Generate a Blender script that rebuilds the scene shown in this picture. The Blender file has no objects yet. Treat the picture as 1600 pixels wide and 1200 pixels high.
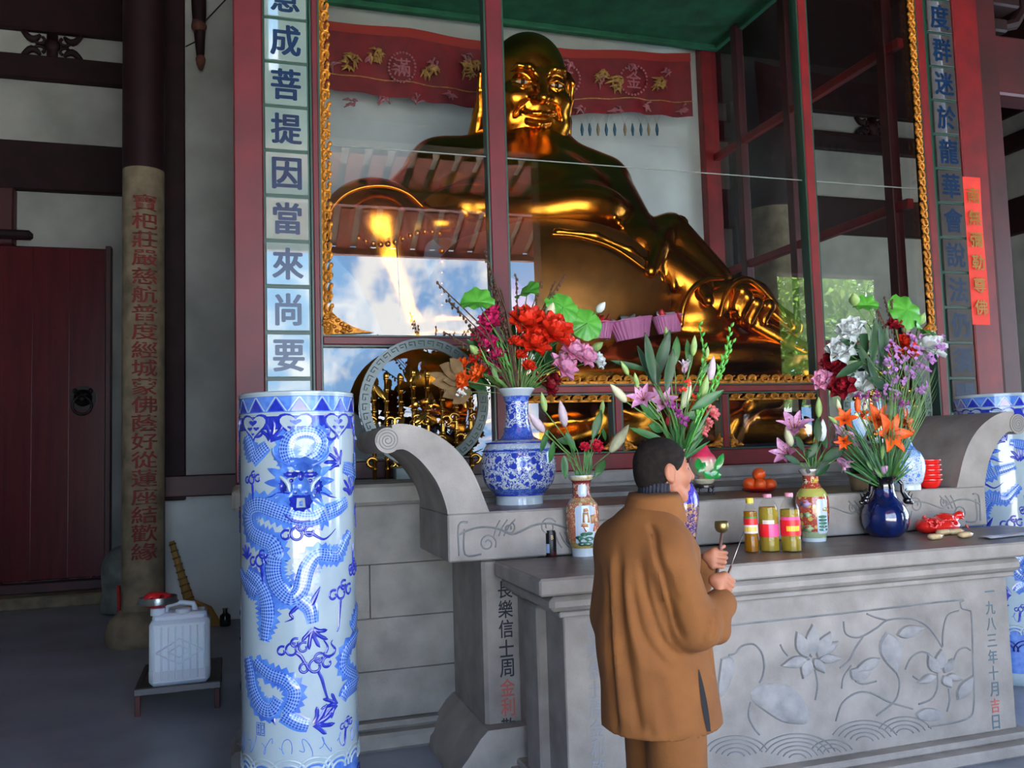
import bpy, math, random
import numpy as np
from mathutils import Vector, Matrix
random.seed(7); rng = np.random.default_rng(7)
SC = bpy.context.scene
COL = SC.collection
PI = math.pi

# ------------------------------------------------------------------ camera
YAW, PITCH, ROLL, FPX, CZ = 0.30588, 0.0741, -0.0300, 1359.7, 1.64
CAM = np.array([0, 0, CZ])
_f = np.array([math.sin(YAW)*math.cos(PITCH), math.cos(YAW)*math.cos(PITCH), math.sin(PITCH)])
_r0 = np.array([math.cos(YAW), -math.sin(YAW), 0.0]); _u0 = np.cross(_r0, _f)
_r = math.cos(ROLL)*_r0 + math.sin(ROLL)*_u0
_u = -math.sin(ROLL)*_r0 + math.cos(ROLL)*_u0
cd = bpy.data.cameras.new('camera'); cam = bpy.data.objects.new('camera', cd); COL.objects.link(cam)
cd.sensor_fit = 'HORIZONTAL'; cd.sensor_width = 36.0; cd.lens = FPX/1600*36.0
cd.clip_start = 0.05; cd.clip_end = 300
cam.matrix_world = Matrix(((_r[0], _u[0], -_f[0], 0), (_r[1], _u[1], -_f[1], 0), (_r[2], _u[2], -_f[2], CZ), (0, 0, 0, 1)))
SC.camera = cam

# ------------------------------------------------------------------ view, sky
SC.view_settings.view_transform = 'Standard'; SC.view_settings.look = 'None'
SC.view_settings.gamma = 1.0; SC.view_settings.use_curve_mapping = False
SC.view_settings.exposure = -0.12
SC.cycles.max_bounces = 8; SC.cycles.diffuse_bounces = 4; SC.cycles.glossy_bounces = 4
SC.cycles.transparent_max_bounces = 12; SC.cycles.transmission_bounces = 6
SC.cycles.sample_clamp_indirect = 6.0; SC.cycles.caustics_reflective = False; SC.cycles.caustics_refractive = False
SKY = 10.5
w = bpy.data.worlds.new('sky'); SC.world = w; w.use_nodes = True
nt = w.node_tree; nt.nodes.clear()
def nd(nt, t, **kw):
    n = nt.nodes.new(t)
    for k, v in kw.items(): setattr(n, k, v)
    return n
_o = nd(nt, 'ShaderNodeOutputWorld'); _b = nd(nt, 'ShaderNodeBackground')
_t = nd(nt, 'ShaderNodeTexCoord'); _n = nd(nt, 'ShaderNodeTexNoise'); _c = nd(nt, 'ShaderNodeValToRGB')
_n.inputs['Scale'].default_value = 13.0; _n.inputs['Detail'].default_value = 10; _n.inputs['Roughness'].default_value = .62
_c.color_ramp.elements[0].position = .45; _c.color_ramp.elements[0].color = (.22, .45, .80, 1)
_c.color_ramp.elements[1].position = .58; _c.color_ramp.elements[1].color = (1.0, 1.0, 1.0, 1)
nt.links.new(_t.outputs['Generated'], _n.inputs['Vector']); nt.links.new(_n.outputs['Fac'], _c.inputs['Fac'])
nt.links.new(_c.outputs['Color'], _b.inputs['Color']); _b.inputs['Strength'].default_value = SKY
nt.links.new(_b.outputs['Background'], _o.inputs['Surface'])

# the sun stands high over the court; the eave keeps it off the hall floor
_s = bpy.data.lights.new('sun', 'SUN'); _s.energy = 90.0; _s.angle = .01; _s.color = (1.0,.95,.86)
sun = bpy.data.objects.new('sun', _s); COL.objects.link(sun); sun.rotation_euler = (math.radians(22), math.radians(6), 0)
# ------------------------------------------------------------------ helpers
def ray(px, py): return _f + (px-800)/FPX*_r - (py-600)/FPX*_u
def at(px, py, x=None, y=None, z=None):
    """the world point that stands behind a photo pixel on the plane x=, y= or z="""
    d = ray(px, py)
    t = (y/d[1]) if y is not None else (x/d[0]) if x is not None else ((z-CZ)/d[2])
    return CAM + t*d
def dep(p): return float((np.asarray(p)-CAM) @ _f)
def lin(c):
    return tuple(((v/255)/12.92 if v/255 <= .04045 else ((v/255+.055)/1.055)**2.4) for v in c) + (1,)

class MB:
    """collects shapes into one mesh"""
    def __init__(s): s.v = []; s.f = []; s.uv = []; s.hasuv = False
    def add(s, vs, fs, uvs=None):
        b = len(s.v); s.v += [tuple(map(float, p)) for p in vs]; s.f += [tuple(i+b for i in f) for f in fs]
        if uvs is not None: s.hasuv = True; s.uv += list(uvs)
        else: s.uv += [(0, 0)]*len(vs)
        return s
    def box(s, x0, x1, y0, y1, z0, z1, b=0.0):
        c = ((x0+x1)/2, (y0+y1)/2, (z0+z1)/2)
        return s.obox(c, (1,0,0), (0,1,0), (0,0,1), abs(x1-x0)/2, abs(y1-y0)/2, abs(z1-z0)/2, b)
    def obox(s, c, ax, ay, az, hx, hy, hz, b=0.0):
        c = np.array(c, float); A = [np.array(a, float) for a in (ax, ay, az)]; H = [hx, hy, hz]
        if b <= 0:
            vs = [c+sx*hx*A[0]+sy*hy*A[1]+sz*hz*A[2] for sx in (-1,1) for sy in (-1,1) for sz in (-1,1)]
            return s.add(vs, [(0,1,3,2),(4,6,7,5),(0,4,5,1),(2,3,7,6),(0,2,6,4),(1,5,7,3)])
        b = min(b, hx*.9, hy*.9, hz*.9); vs = []; idx = {}
        for sx in (-1,1):
            for sy in (-1,1):
                for sz in (-1,1):
                    S = (sx, sy, sz)
                    for k in range(3):
                        p = c.copy()
                        for j in range(3): p = p + S[j]*(H[j]-(0 if j == k else b))*A[j]
                        idx[S+(k,)] = len(vs); vs.append(p)
        fs = []
        for k in range(3):
            i, j = (k+1) % 3, (k+2) % 3
            for sg in (-1,1):
                q = []
                for (a, d) in ((-1,-1),(1,-1),(1,1),(-1,1)):
                    S = [0,0,0]; S[k] = sg; S[i] = a; S[j] = d; q.append(idx[tuple(S)+(k,)])
                fs.append(tuple(q if sg > 0 else q[::-1]))
        for k in range(3):
            i, j = (k+1) % 3, (k+2) % 3
            for a in (-1,1):
                for d in (-1,1):
                    S0 = [0,0,0]; S1 = [0,0,0]; S0[i] = S1[i] = a; S0[j] = S1[j] = d; S0[k] = -1; S1[k] = 1
                    q = [idx[tuple(S0)+(i,)], idx[tuple(S1)+(i,)], idx[tuple(S1)+(j,)], idx[tuple(S0)+(j,)]]
                    fs.append(tuple(q[::-1] if a*d > 0 else q))
        for sx in (-1,1):
            for sy in (-1,1):
                for sz in (-1,1):
                    q = [idx[(sx,sy,sz,k)] for k in range(3)]
                    fs.append(tuple(q if sx*sy*sz > 0 else q[::-1]))
        return s.add(vs, fs)
    def tube(s, pts, r, n=8, cap=True, flat=None):
        pts = [np.array(p, float) for p in pts]; m = len(pts)
        rs = r if hasattr(r, '__len__') else [r]*m
        t = [pts[min(i+1, m-1)]-pts[max(i-1, 0)] for i in range(m)]
        t = [a/(np.linalg.norm(a)+1e-12) for a in t]
        ref = np.array([0,0,1.0]) if abs(t[0][2]) < .9 else np.array([1.0,0,0])
        nrm = np.cross(t[0], ref); nrm /= np.linalg.norm(nrm)
        vs = []; fs = []
        for i in range(m):
            nrm = nrm - (nrm@t[i])*t[i]; nrm /= np.linalg.norm(nrm)+1e-12
            bn = np.cross(t[i], nrm)
            for k in range(n):
                a = 2*PI*k/n; vs.append(pts[i]+rs[i]*(math.cos(a)*nrm+math.sin(a)*bn))
        for i in range(m-1):
            for k in range(n):
                k2 = (k+1) % n; fs.append((i*n+k, i*n+k2, (i+1)*n+k2, (i+1)*n+k))
        if cap: fs += [tuple(range(n))[::-1], tuple((m-1)*n+k for k in range(n))]
        return s.add(vs, fs)
    def lathe(s, prof, c=(0,0,0), n=48, cap0=True, cap1=True):
        vs = []; fs = []; uv = []; m = len(prof)
        for i, (r, z) in enumerate(prof):
            for k in range(n):
                a = 2*PI*k/n; vs.append((c[0]+r*math.cos(a), c[1]+r*math.sin(a), c[2]+z)); uv.append((k/n, i/max(1, m-1)))
        for i in range(m-1):
            for k in range(n):
                k2 = (k+1) % n; fs.append((i*n+k, i*n+k2, (i+1)*n+k2, (i+1)*n+k))
        if cap0: fs.append(tuple(range(n))[::-1])
        if cap1: fs.append(tuple((m-1)*n+k for k in range(n)))
        return s.add(vs, fs, uv)
    def sphere(s, c, r, nu=14, nv=8, rot=None):
        r = np.array(r if hasattr(r, '__len__') else (r, r, r), float); vs = []; fs = []; c = np.array(c, float)
        R = np.eye(3) if rot is None else np.array(rot)
        pts = [(0,0,-1)]+[(math.cos(2*PI*k/nu)*math.sin(PI*j/nv), math.sin(2*PI*k/nu)*math.sin(PI*j/nv), -math.cos(PI*j/nv)) for j in range(1, nv) for k in range(nu)]+[(0,0,1)]
        vs = [c+R@(r*np.array(p)) for p in pts]; L = len(vs)-1
        for k in range(nu): fs.append((0, 1+(k+1) % nu, 1+k)); fs.append((L, L-nu+k, L-nu+(k+1) % nu))
        for j in range(nv-2):
            for k in range(nu):
                a = 1+j*nu+k; b = 1+j*nu+(k+1) % nu; fs.append((a, b, b+nu, a+nu))
        return s.add(vs, fs)
    def prism(s, poly, fn, w0, w1):
        """extrude a 2-D outline; fn(u,v,w) -> xyz"""
        n = len(poly); vs = [fn(u, v, w0) for u, v in poly]+[fn(u, v, w1) for u, v in poly]
        fs = [tuple(range(n))[::-1], tuple(range(n, 2*n))]+[(i, (i+1) % n, n+(i+1) % n, n+i) for i in range(n)]
        return s.add(vs, fs)
    def grid(s, fn, nu, nv, closeu=False):
        """surface fn(u,v), u,v in 0..1"""
        vs = []; uv = []; fs = []
        for j in range(nv+1):
            for i in range(nu+1):
                vs.append(fn(i/nu, j/nv)); uv.append((i/nu, j/nv))
        W = nu+1
        for j in range(nv):
            for i in range(nu): fs.append((j*W+i, j*W+i+1, (j+1)*W+i+1, (j+1)*W+i))
        return s.add(vs, fs, uv)

def link(name, mb, mat, parent=None, smooth=False, kind=None, label=None, fix=True):
    """one mesh object; its vertices are given in world space"""
    if isinstance(mb, MB): v, f, uv = mb.v, mb.f, (mb.uv if mb.hasuv else None)
    else: v, f = mb; uv = None
    v = np.asarray(v, float)
    if parent is not None: org = np.array(parent.get('_org', (0,0,0)))
    else:
        lo, hi = v.min(0), v.max(0); org = np.array([(lo[0]+hi[0])/2, (lo[1]+hi[1])/2, lo[2]])
    me = bpy.data.meshes.new(name); me.from_pydata((v-org).tolist(), [], [tuple(map(int, q)) for q in f])
    if uv is not None:
        ul = me.uv_layers.new(name='UVMap'); li = np.zeros(len(me.loops), int); me.loops.foreach_get('vertex_index', li)
        ul.data.foreach_set('uv', np.array(uv, float)[li].ravel())
    if fix and not isinstance(mb, tuple):
        import bmesh
        bm = bmesh.new(); bm.from_mesh(me); bmesh.ops.recalc_face_normals(bm, faces=bm.faces); bm.to_mesh(me); bm.free()
    if smooth:
        me.polygons.foreach_set('use_smooth', [True]*len(me.polygons))
        if smooth == 'auto': me.set_sharp_from_angle(angle=math.radians(38))
    for m in (mat if isinstance(mat, (list, tuple)) else [mat]): me.materials.append(m)
    o = bpy.data.objects.new(name, me); COL.objects.link(o)
    o['_org'] = [float(a) for a in org]
    if parent is not None: o.parent = parent; o.location = (0,0,0) if parent.type == 'EMPTY' or '_org' in parent else org
    else: o.location = org
    if kind: o['kind'] = kind
    if label: o['label'] = label
    return o
def thing(name, label, cat, loc, group=None):
    o = bpy.data.objects.new(name, None); COL.objects.link(o); o.empty_display_size = .1
    o.location = loc; o['_org'] = [float(a) for a in loc]; o['label'] = label; o['category'] = cat
    if group: o['group'] = group
    return o
def tag(o, label, cat, group=None):
    o['label'] = label; o['category'] = cat
    if group: o['group'] = group
    return o
def struct(name, mb, mat, parent=None, smooth=False):
    return link(name, mb, mat, parent, smooth, kind=None if parent else 'structure')
def kids(o): return [c for c in bpy.data.objects if c.parent == o]
def copy_tree(o, delta, parent=None, mats=None, _map=None):
    """copy a thing with its parts and sub-parts, moved by delta"""
    if _map is None:
        _map = {}
        for c in bpy.data.objects:
            if c.parent: _map.setdefault(c.parent, []).append(c)
    c = o.copy(); COL.objects.link(c)
    if parent is not None: c.parent = parent
    else: c.location = o.location + Vector(delta)
    for ch in _map.get(o, []): copy_tree(ch, delta, c, mats, _map)
    return c

# ------------------------------------------------------------------ signed-distance sculpting
class SDF:
    def __init__(s, lo, hi, h):
        s.lo = np.array(lo, float); s.h = h; n = np.ceil((np.array(hi)-s.lo)/h).astype(int)+1; s.n = n
        s.ax = [s.lo[i]+h*np.arange(n[i]) for i in range(3)]; s.F = np.full(n, 9.0, np.float32)
    def _reg(s, lo, hi, k):
        m = k+3*s.h
        a = np.clip(np.floor((np.array(lo)-m-s.lo)/s.h).astype(int), 0, s.n-1); b = np.clip(np.ceil((np.array(hi)+m-s.lo)/s.h).astype(int)+1, 1, s.n)
        sl = tuple(slice(a[i], b[i]) for i in range(3))
        X = s.ax[0][sl[0]][:,None,None]; Y = s.ax[1][sl[1]][None,:,None]; Z = s.ax[2][sl[2]][None,None,:]
        return sl, X, Y, Z
    def _mix(s, sl, d, k, op):
        F = s.F[sl]
        if F.size == 0: return
        if op == 'sub': d = -d
        if k <= 0: s.F[sl] = np.minimum(F, d) if op == 'add' else np.maximum(F, d); return
        if op == 'add':
            h = np.clip(.5+.5*(d-F)/k, 0, 1); s.F[sl] = d*(1-h)+F*h-k*h*(1-h)
        else:
            h = np.clip(.5-.5*(d-F)/k, 0, 1); s.F[sl] = d*(1-h)+F*h+k*h*(1-h)
    def ell(s, c, r, k=.05, op='add', rot=None):
        c = np.array(c, float); r = np.array(r if hasattr(r, '__len__') else (r,)*3, float); R = r.max() if rot is not None else r
        sl, X, Y, Z = s._reg(c-R, c+R, k); x, y, z = X-c[0], Y-c[1], Z-c[2]
        if rot is not None:
            M = np.array(rot).T; x, y, z = M[0,0]*x+M[0,1]*y+M[0,2]*z, M[1,0]*x+M[1,1]*y+M[1,2]*z, M[2,0]*x+M[2,1]*y+M[2,2]*z
        k0 = np.sqrt((x/r[0])**2+(y/r[1])**2+(z/r[2])**2); k1 = np.sqrt((x/r[0]**2)**2+(y/r[1]**2)**2+(z/r[2]**2)**2)+1e-9
        s._mix(sl, (k0*(k0-1)/k1).astype(np.float32), k, op); return s
    def cap(s, a, b, ra, rb=None, k=.05, op='add', sq=(1,1,1)):
        rb = ra if rb is None else rb; a = np.array(a, float); b = np.array(b, float); R = max(ra, rb)/min(sq)
        sl, X, Y, Z = s._reg(np.minimum(a, b)-R, np.maximum(a, b)+R, k); d = b-a
        t = np.clip(((X-a[0])*d[0]+(Y-a[1])*d[1]+(Z-a[2])*d[2])/(d@d+1e-12), 0, 1)
        q = np.sqrt((sq[0]*(X-a[0]-t*d[0]))**2+(sq[1]*(Y-a[1]-t*d[1]))**2+(sq[2]*(Z-a[2]-t*d[2]))**2)-(ra+(rb-ra)*t)
        s._mix(sl, q.astype(np.float32), k, op); return s
    def poly(s, pts, r, k=.05, op='add'):
        rs = r if hasattr(r, '__len__') else [r]*len(pts)
        for i in range(len(pts)-1): s.cap(pts[i], pts[i+1], rs[i], rs[i+1], k, op)
        return s
    def cut(s, axis, val, keep):
        sh = [1,1,1]; sh[axis] = -1; A = s.ax[axis].reshape(sh)-val
        s.F = np.maximum(s.F, (A if keep < 0 else -A).astype(np.float32)); return s
    def mesh(s):
        F = s.F.copy(); F[0] = F[-1] = 9; F[:,0] = F[:,-1] = 9; F[:,:,0] = F[:,:,-1] = 9
        S = F < 0
        corners = [(i,j,k) for i in (0,1) for j in (0,1) for k in (0,1)]
        n = F.shape; cnt = np.zeros((n[0]-1, n[1]-1, n[2]-1), np.int8)
        for (i,j,k) in corners: cnt += S[i:n[0]-1+i, j:n[1]-1+j, k:n[2]-1+k]
        act = np.argwhere((cnt > 0) & (cnt < 8)); ids = -np.ones(cnt.shape, int); ids[tuple(act.T)] = np.arange(len(act))
        vals = {c: F[act[:,0]+c[0], act[:,1]+c[1], act[:,2]+c[2]] for c in corners}
        P = np.zeros((len(act), 3)); N = np.zeros(len(act))
        for c in corners:
            for axx in range(3):
                if c[axx] == 1: continue
                e = list(c); e[axx] = 1; e = tuple(e); va, vb = vals[c], vals[e]; m = (va < 0) != (vb < 0)
                t = va[m]/(va[m]-vb[m]+1e-12); q = np.tile(np.array(c, float), (m.sum(), 1)); q[:,axx] += t
                P[m] += q; N[m] += 1
        V = s.lo+s.h*(act+P/N[:,None]); faces = []
        for axx in range(3):
            sl0 = [slice(None)]*3; sl1 = [slice(None)]*3; sl0[axx] = slice(0,-1); sl1[axx] = slice(1,None)
            A = S[tuple(sl0)]; B = S[tuple(sl1)]
            u, v = (axx+1) % 3, (axx+2) % 3
            E = np.argwhere(A != B)
            E = E[(E[:,u] > 0) & (E[:,v] > 0) & (E[:,u] < n[u]-1) & (E[:,v] < n[v]-1)]
            if not len(E): continue
            flip = A[tuple(E.T)]
            q = []
            for (du, dv) in ((-1,-1),(0,-1),(0,0),(-1,0)):
                g = E.copy(); g[:,u] += du; g[:,v] += dv; q.append(ids[tuple(g.T)])
            q = np.stack(q, 1); q[~flip] = q[~flip][:,::-1]; faces.append(q)
        Fc = np.concatenate(faces); Fc = Fc[(Fc >= 0).all(1)]
        return V, Fc

# ------------------------------------------------------------------ materials
_mats = {}
def mat(name, c, rough=.6, metal=0.0, c2=None, vs=6.0, bump=0.0, bs=60.0, coat=0.0, spec=.5, detail=4.0, lo=.35, hi=.7, sub=0.0, aniso=None):
    """principled surface; c, c2 are sRGB 0-255 mixed by object-space noise; bump is fine relief"""
    if name in _mats: return _mats[name]
    m = bpy.data.materials.new(name); m.use_nodes = True; nt = m.node_tree; p = nt.nodes['Principled BSDF']
    p.inputs['Roughness'].default_value = rough; p.inputs['Metallic'].default_value = metal
    p.inputs['Coat Weight'].default_value = coat; p.inputs['Coat Roughness'].default_value = .05; p.inputs['Specular IOR Level'].default_value = spec
    if sub: p.inputs['Subsurface Weight'].default_value = sub; p.inputs['Subsurface Radius'].default_value = (.01,.005,.003)
    p.inputs['Base Color'].default_value = lin(c)
    if c2 is not None or bump:
        tc = nd(nt, 'ShaderNodeTexCoord'); mp = nd(nt, 'ShaderNodeMapping'); nt.links.new(tc.outputs['Object'], mp.inputs['Vector'])
        if aniso: mp.inputs['Scale'].default_value = aniso
    if c2 is not None:
        n = nd(nt, 'ShaderNodeTexNoise'); n.inputs['Scale'].default_value = vs; n.inputs['Detail'].default_value = detail
        r = nd(nt, 'ShaderNodeValToRGB'); r.color_ramp.elements[0].position = lo; r.color_ramp.elements[1].position = hi
        r.color_ramp.elements[0].color = lin(c); r.color_ramp.elements[1].color = lin(c2)
        nt.links.new(mp.outputs['Vector'], n.inputs['Vector']); nt.links.new(n.outputs['Fac'], r.inputs['Fac']); nt.links.new(r.outputs['Color'], p.inputs['Base Color'])
    if bump:
        n = nd(nt, 'ShaderNodeTexNoise'); n.inputs['Scale'].default_value = bs; n.inputs['Detail'].default_value = 5
        b = nd(nt, 'ShaderNodeBump'); b.inputs['Strength'].default_value = bump; b.inputs['Distance'].default_value = .01
        nt.links.new(mp.outputs['Vector'], n.inputs['Vector']); nt.links.new(n.outputs['Fac'], b.inputs['Height']); nt.links.new(b.outputs['Normal'], p.inputs['Normal'])
    _mats[name] = m; return m
def glass_mat(name, tint=(1,1,1,1), ior=1.5, rough=0.0, solid=False):
    """thin clear sheet: Fresnel reflection over straight transmission"""
    if name in _mats: return _mats[name]
    m = bpy.data.materials.new(name); m.use_nodes = True; nt = m.node_tree; nt.nodes.clear()
    o = nd(nt, 'ShaderNodeOutputMaterial'); t = nd(nt, 'ShaderNodeBsdfTransparent'); g = nd(nt, 'ShaderNodeBsdfGlossy')
    t.inputs['Color'].default_value = tint; g.inputs['Roughness'].default_value = rough
    fr = nd(nt, 'ShaderNodeFresnel'); fr.inputs['IOR'].default_value = ior; mx = nd(nt, 'ShaderNodeMixShader')
    gm = nd(nt, 'ShaderNodeNewGeometry'); sb = nd(nt, 'ShaderNodeMath'); sb.operation = 'SUBTRACT'; sb.inputs[0].default_value = 1.0; nt.links.new(gm.outputs['Backfacing'], sb.inputs[1])
    ml = nd(nt, 'ShaderNodeMath'); ml.operation = 'MULTIPLY'; nt.links.new(fr.outputs['Fac'], ml.inputs[0]); nt.links.new(sb.outputs[0], ml.inputs[1])
    if solid: nt.links.new(ml.outputs[0], mx.inputs['Fac'])
    else: nt.links.new(fr.outputs['Fac'], mx.inputs['Fac'])
    nt.links.new(t.outputs['BSDF'], mx.inputs[1]); nt.links.new(g.outputs['BSDF'], mx.inputs[2])
    nt.links.new(mx.outputs['Shader'], o.inputs['Surface']); _mats[name] = m; return m

# ------------------------------------------------------------------ lettering
_gl = {}
def glyph(ch):
    if ch not in _gl:
        c = bpy.data.curves.new('glyph', 'FONT'); c.body = ch; c.resolution_u = 3
        o = bpy.data.objects.new('glyph', c); COL.objects.link(o)
        dg = bpy.context.evaluated_depsgraph_get(); dg.update()
        me = bpy.data.meshes.new_from_object(o.evaluated_get(dg))
        v = np.array([tuple(p.co)[:2] for p in me.vertices]); f = [tuple(p.vertices) for p in me.polygons]
        bpy.data.objects.remove(o); bpy.data.curves.remove(c); bpy.data.meshes.remove(me)
        lo, hi = v.min(0), v.max(0); v = v-(lo+hi)/2; _gl[ch] = (v, f, (hi-lo))
    return _gl[ch]
def put_glyph(mb, ch, fn, sx, sy, bold=.012, th=.003, fit=True):
    """flat raised lettering, strokes fattened by bold; fn(u,v,w) -> xyz, u,v centred metres"""
    v, f, e = glyph(ch); e = np.maximum(e, .12*e.max()); s = 1.0/(max(e)+2*bold) if fit else 1.0
    n = len(v); ed = {}
    for q in f:
        for i in range(len(q)): ed[(q[i], q[(i+1) % len(q)])] = 1
    side = [(a, b) for (a, b) in ed if (b, a) not in ed]
    offs = [(0,0)] if bold <= 0 else [(bold*math.cos(t)*1.15, bold*math.sin(t)*.7) for t in (0.5,1.6,2.7,3.7,4.7,5.8)]
    for k, (ox, oy) in enumerate(offs):
        t = th*(1+.04*k)
        top = [fn((p[0]+ox)*s*sx, (p[1]+oy)*s*sy, t) for p in v]
        if k < 2:
            bot = [fn((p[0]+ox)*s*sx, (p[1]+oy)*s*sy, -th*.2) for p in v]
            mb.add(top+bot, [tuple(q) for q in f]+[(b, a_, a_+n, b+n) for a_, b in side])
        else: mb.add(top, [tuple(q) for q in f])
    return mb
# ------------------------------------------------------------------ shared levels (metres)
FL, YB, YC, YH, YG, Y2 = -0.10, 10.0, 9.15, 12.3, 6.4, 4.587
ZT, ZB, ZD = 1.035, 1.30, 1.45          # altar table top, tier top, dais top
YD = 5.35                               # dais front
# ------------------------------------------------------------------ surfaces
m_floor = mat('worn_floor', (150,156,170), .36, c2=(104,108,118), vs=1.3, bump=.25, bs=9, detail=8, lo=.3, hi=.75)
m_court = mat('court_paving', (188,184,176), .8, c2=(166,162,154), vs=3)
m_plaster = mat('aged_plaster', (212,218,215), .9, c2=(188,194,191), vs=1.6, bump=.12, bs=30, detail=7)
m_greypl = mat('grey_dimmed_plaster', (158,161,158), .9, c2=(130,133,131), vs=1.4, bump=.12, bs=30, detail=7)  # grey plaster; its darker tone also paints in dimmer light on the shrine panel
m_darkred = mat('dark_red_paint', (66,16,22), .5, c2=(46,12,17), vs=3, bump=.06, bs=25)
m_black = mat('black_brown_wood', (34,12,17), .65, c2=(22,8,12), vs=4, bump=.08, bs=20, spec=.25)
m_doorred = mat('door_lacquer', (80,18,24), .24, c2=(64,14,20), vs=2.2, bump=.05, bs=12, coat=.25, aniso=(6,6,.5))
m_red = mat('post_red', (116,10,18), .5, c2=(90,9,15), vs=5, bump=.08, bs=22)
m_redpale = mat('worn_red', (96,14,26), .5, c2=(76,10,20), vs=3, bump=.1, bs=18)
m_green = mat('green_edging', (22,62,50), .4)
m_canopy = mat('green_canopy', (30,104,72), .8, c2=(22,80,56), vs=4, bump=.1, bs=12)
m_stone = mat('altar_stone', (158,152,146), .6, c2=(122,117,112), vs=5.5, bump=.22, bs=90, detail=9, lo=.3, hi=.75)
m_stonedk = mat('altar_stone_worn_top', (116,104,98), .36, c2=(86,76,71), vs=7, bump=.16, bs=70, detail=8)
m_block = mat('dais_stone', (146,143,137), .75, c2=(112,110,105), vs=4, bump=.25, bs=60, detail=8)
m_colstone = mat('column_stone', (128,116,94), .85, c2=(86,78,62), vs=5, bump=.35, bs=40, detail=9)
m_inkred = mat('red_lettering', (118,36,30), .75, c2=(84,28,24), vs=20)
m_inkdark = mat('dark_lettering', (34,44,54), .7)
m_gold = mat('gilt', (206,142,46), .28, 1.0, c2=(170,108,36), vs=9, bump=.1, bs=40)
m_roof = mat('roof_timber', (46,26,24), .8, c2=(30,18,17), vs=3)
m_eave = mat('eave_red', (140,36,36), .6, c2=(112,26,28), vs=4)
m_white = mat('white_infill', (244,236,222), .8)
m_leafout = mat('tree_leaves', (120,160,96), .6, c2=(60,96,60), vs=3)
m_bark = mat('tree_bark', (92,80,66), .9, c2=(66,56,48), vs=10)

_nt = m_leafout.node_tree; _p = _nt.nodes['Principled BSDF']; _tl = nd(_nt,'ShaderNodeBsdfTranslucent'); _tl.inputs['Color'].default_value = lin((150,190,90)); _mx = nd(_nt,'ShaderNodeMixShader'); _mx.inputs['Fac'].default_value = .5
_nt.links.new(_p.outputs[0], _mx.inputs[1]); _nt.links.new(_tl.outputs[0], _mx.inputs[2]); _nt.links.new(_mx.outputs[0], _nt.nodes['Material Output'].inputs['Surface'])
# ------------------------------------------------------------------ hall shell
struct('floor', MB().box(-6,13.5,-1.5,YH+.3,FL-.3,FL), m_floor)
struct('courtyard', MB().box(-30,40,-45,-1.5,FL-.45,FL-.15), m_court)
struct('ceiling', MB().box(-6,13.5,-1.9,YH+.3,10.6,10.8), m_roof)
bk = struct('wall_back', MB().box(-6,13.5,YH,YH+.25,FL,10.6), m_greypl)
struct('wall_left', MB().box(-6.2,-6,-1.9,YH+.3,FL,10.6), m_greypl)
wr = struct('wall_right', MB().box(13.1,13.35,8.2,YH+.3,FL,10.6).box(13.1,13.35,-.34,8.2,5.0,10.6).box(13.1,13.35,-.34,0.9,FL,5.0).box(13.1,13.35,7.2,8.2,FL,5.0).box(13.1,13.35,-.60,-.34,FL,6.9).box(13.1,13.35,-1.9,-.60,FL,10.6), m_greypl)  # side opening added out of view to light the shrine wall
# front wall behind the photographer: timber wall with two bays open to the court
fw = MB()
fw.box(-6,-1.3,-1.9,-1.5,FL,7.6); fw.box(5.15,10.0,-1.9,-1.5,FL,7.6); fw.box(12.6,13.5,-1.9,-1.5,FL,7.6)
fw.box(-6,13.5,-1.9,-1.5,6.9,7.9)
for a, b in ((-6,.51),(.68,13.5)): fw.box(a,b,-1.9,-1.5,7.9,10.6)
fw.box(10.0,12.6,-1.9,-1.5,4.9,6.9)
struct('wall_front', fw, m_roof)
def zh(y, px=100): return at(px, y, y=YH)[2]
zz = [zh(v) for v in (57,95,132,228,303,390,903)]
def beams(parent, mk):
    for z0, z1 in ((zz[4], zz[3]), (zz[2], zz[1]), (zz[0], 10.6)): link('beam', mk(z0, z1), m_black, parent)
beams(bk, lambda a, b: MB().box(-6,13.1,YH-.12,YH,a,b,.02))
beams(wr, lambda a, b: MB().box(12.98,13.1,8.3,YH-.12,a,b,.02))
# carved struts between the two upper beams
def strut(x):
    mb = MB(); zm = (zz[0]+zz[1])/2; h = (zz[0]-zz[1])/2; y0, y1 = YH-.09, YH
    mb.box(x-.06,x+.06,y0,y1,zm-h,zm+h)
    mb.sphere((x,YH-.06,zm),(.1,.06,.1),12,8)
    for sx in (-1,1):
        for sz in (-1,1):
            pts = [(x+sx*(.06+.20*math.sin(t*2.4)*(1-.25*t)), YH-.05, zm+sz*(h-.01-.16*t-.06*math.sin(t*4))) for t in np.linspace(0,1,9)]
            mb.tube([(x+sx*.34,YH-.05,zm+sz*h)]+[(x+sx*(.34-.2*t), YH-.05, zm+sz*(h-.10*math.sin(t*PI*.9))) for t in np.linspace(.2,1,6)], [.035,.04,.045,.05,.045,.035,.02], 8)
            mb.tube([(x+sx*(.15-.06*math.cos(a)),YH-.05,zm+sz*(h-.10-.05*math.sin(a))) for a in np.linspace(-1,4,9)], .022, 6)
    return mb
for px, y in ((83,80),(1360,200)): link('carved_strut', strut(at(px,y,y=YH)[0]), m_black, bk, True)
for X in (-1.1, 4.5, 7.9, 13.0): link('wall_post', MB().box(X-.16,X+.16,YH-.16,YH,FL,zz[0],.02), m_black, bk)
for Y in (8.4,): link('wall_post', MB().box(12.92,13.1,Y-.16,Y+.16,FL,zz[0],.02), m_black, wr)
struct('trim_1', MB().box(13.0-.2,13.1,YH-.3,YH,FL,10.6,.03), m_darkred)
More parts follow.
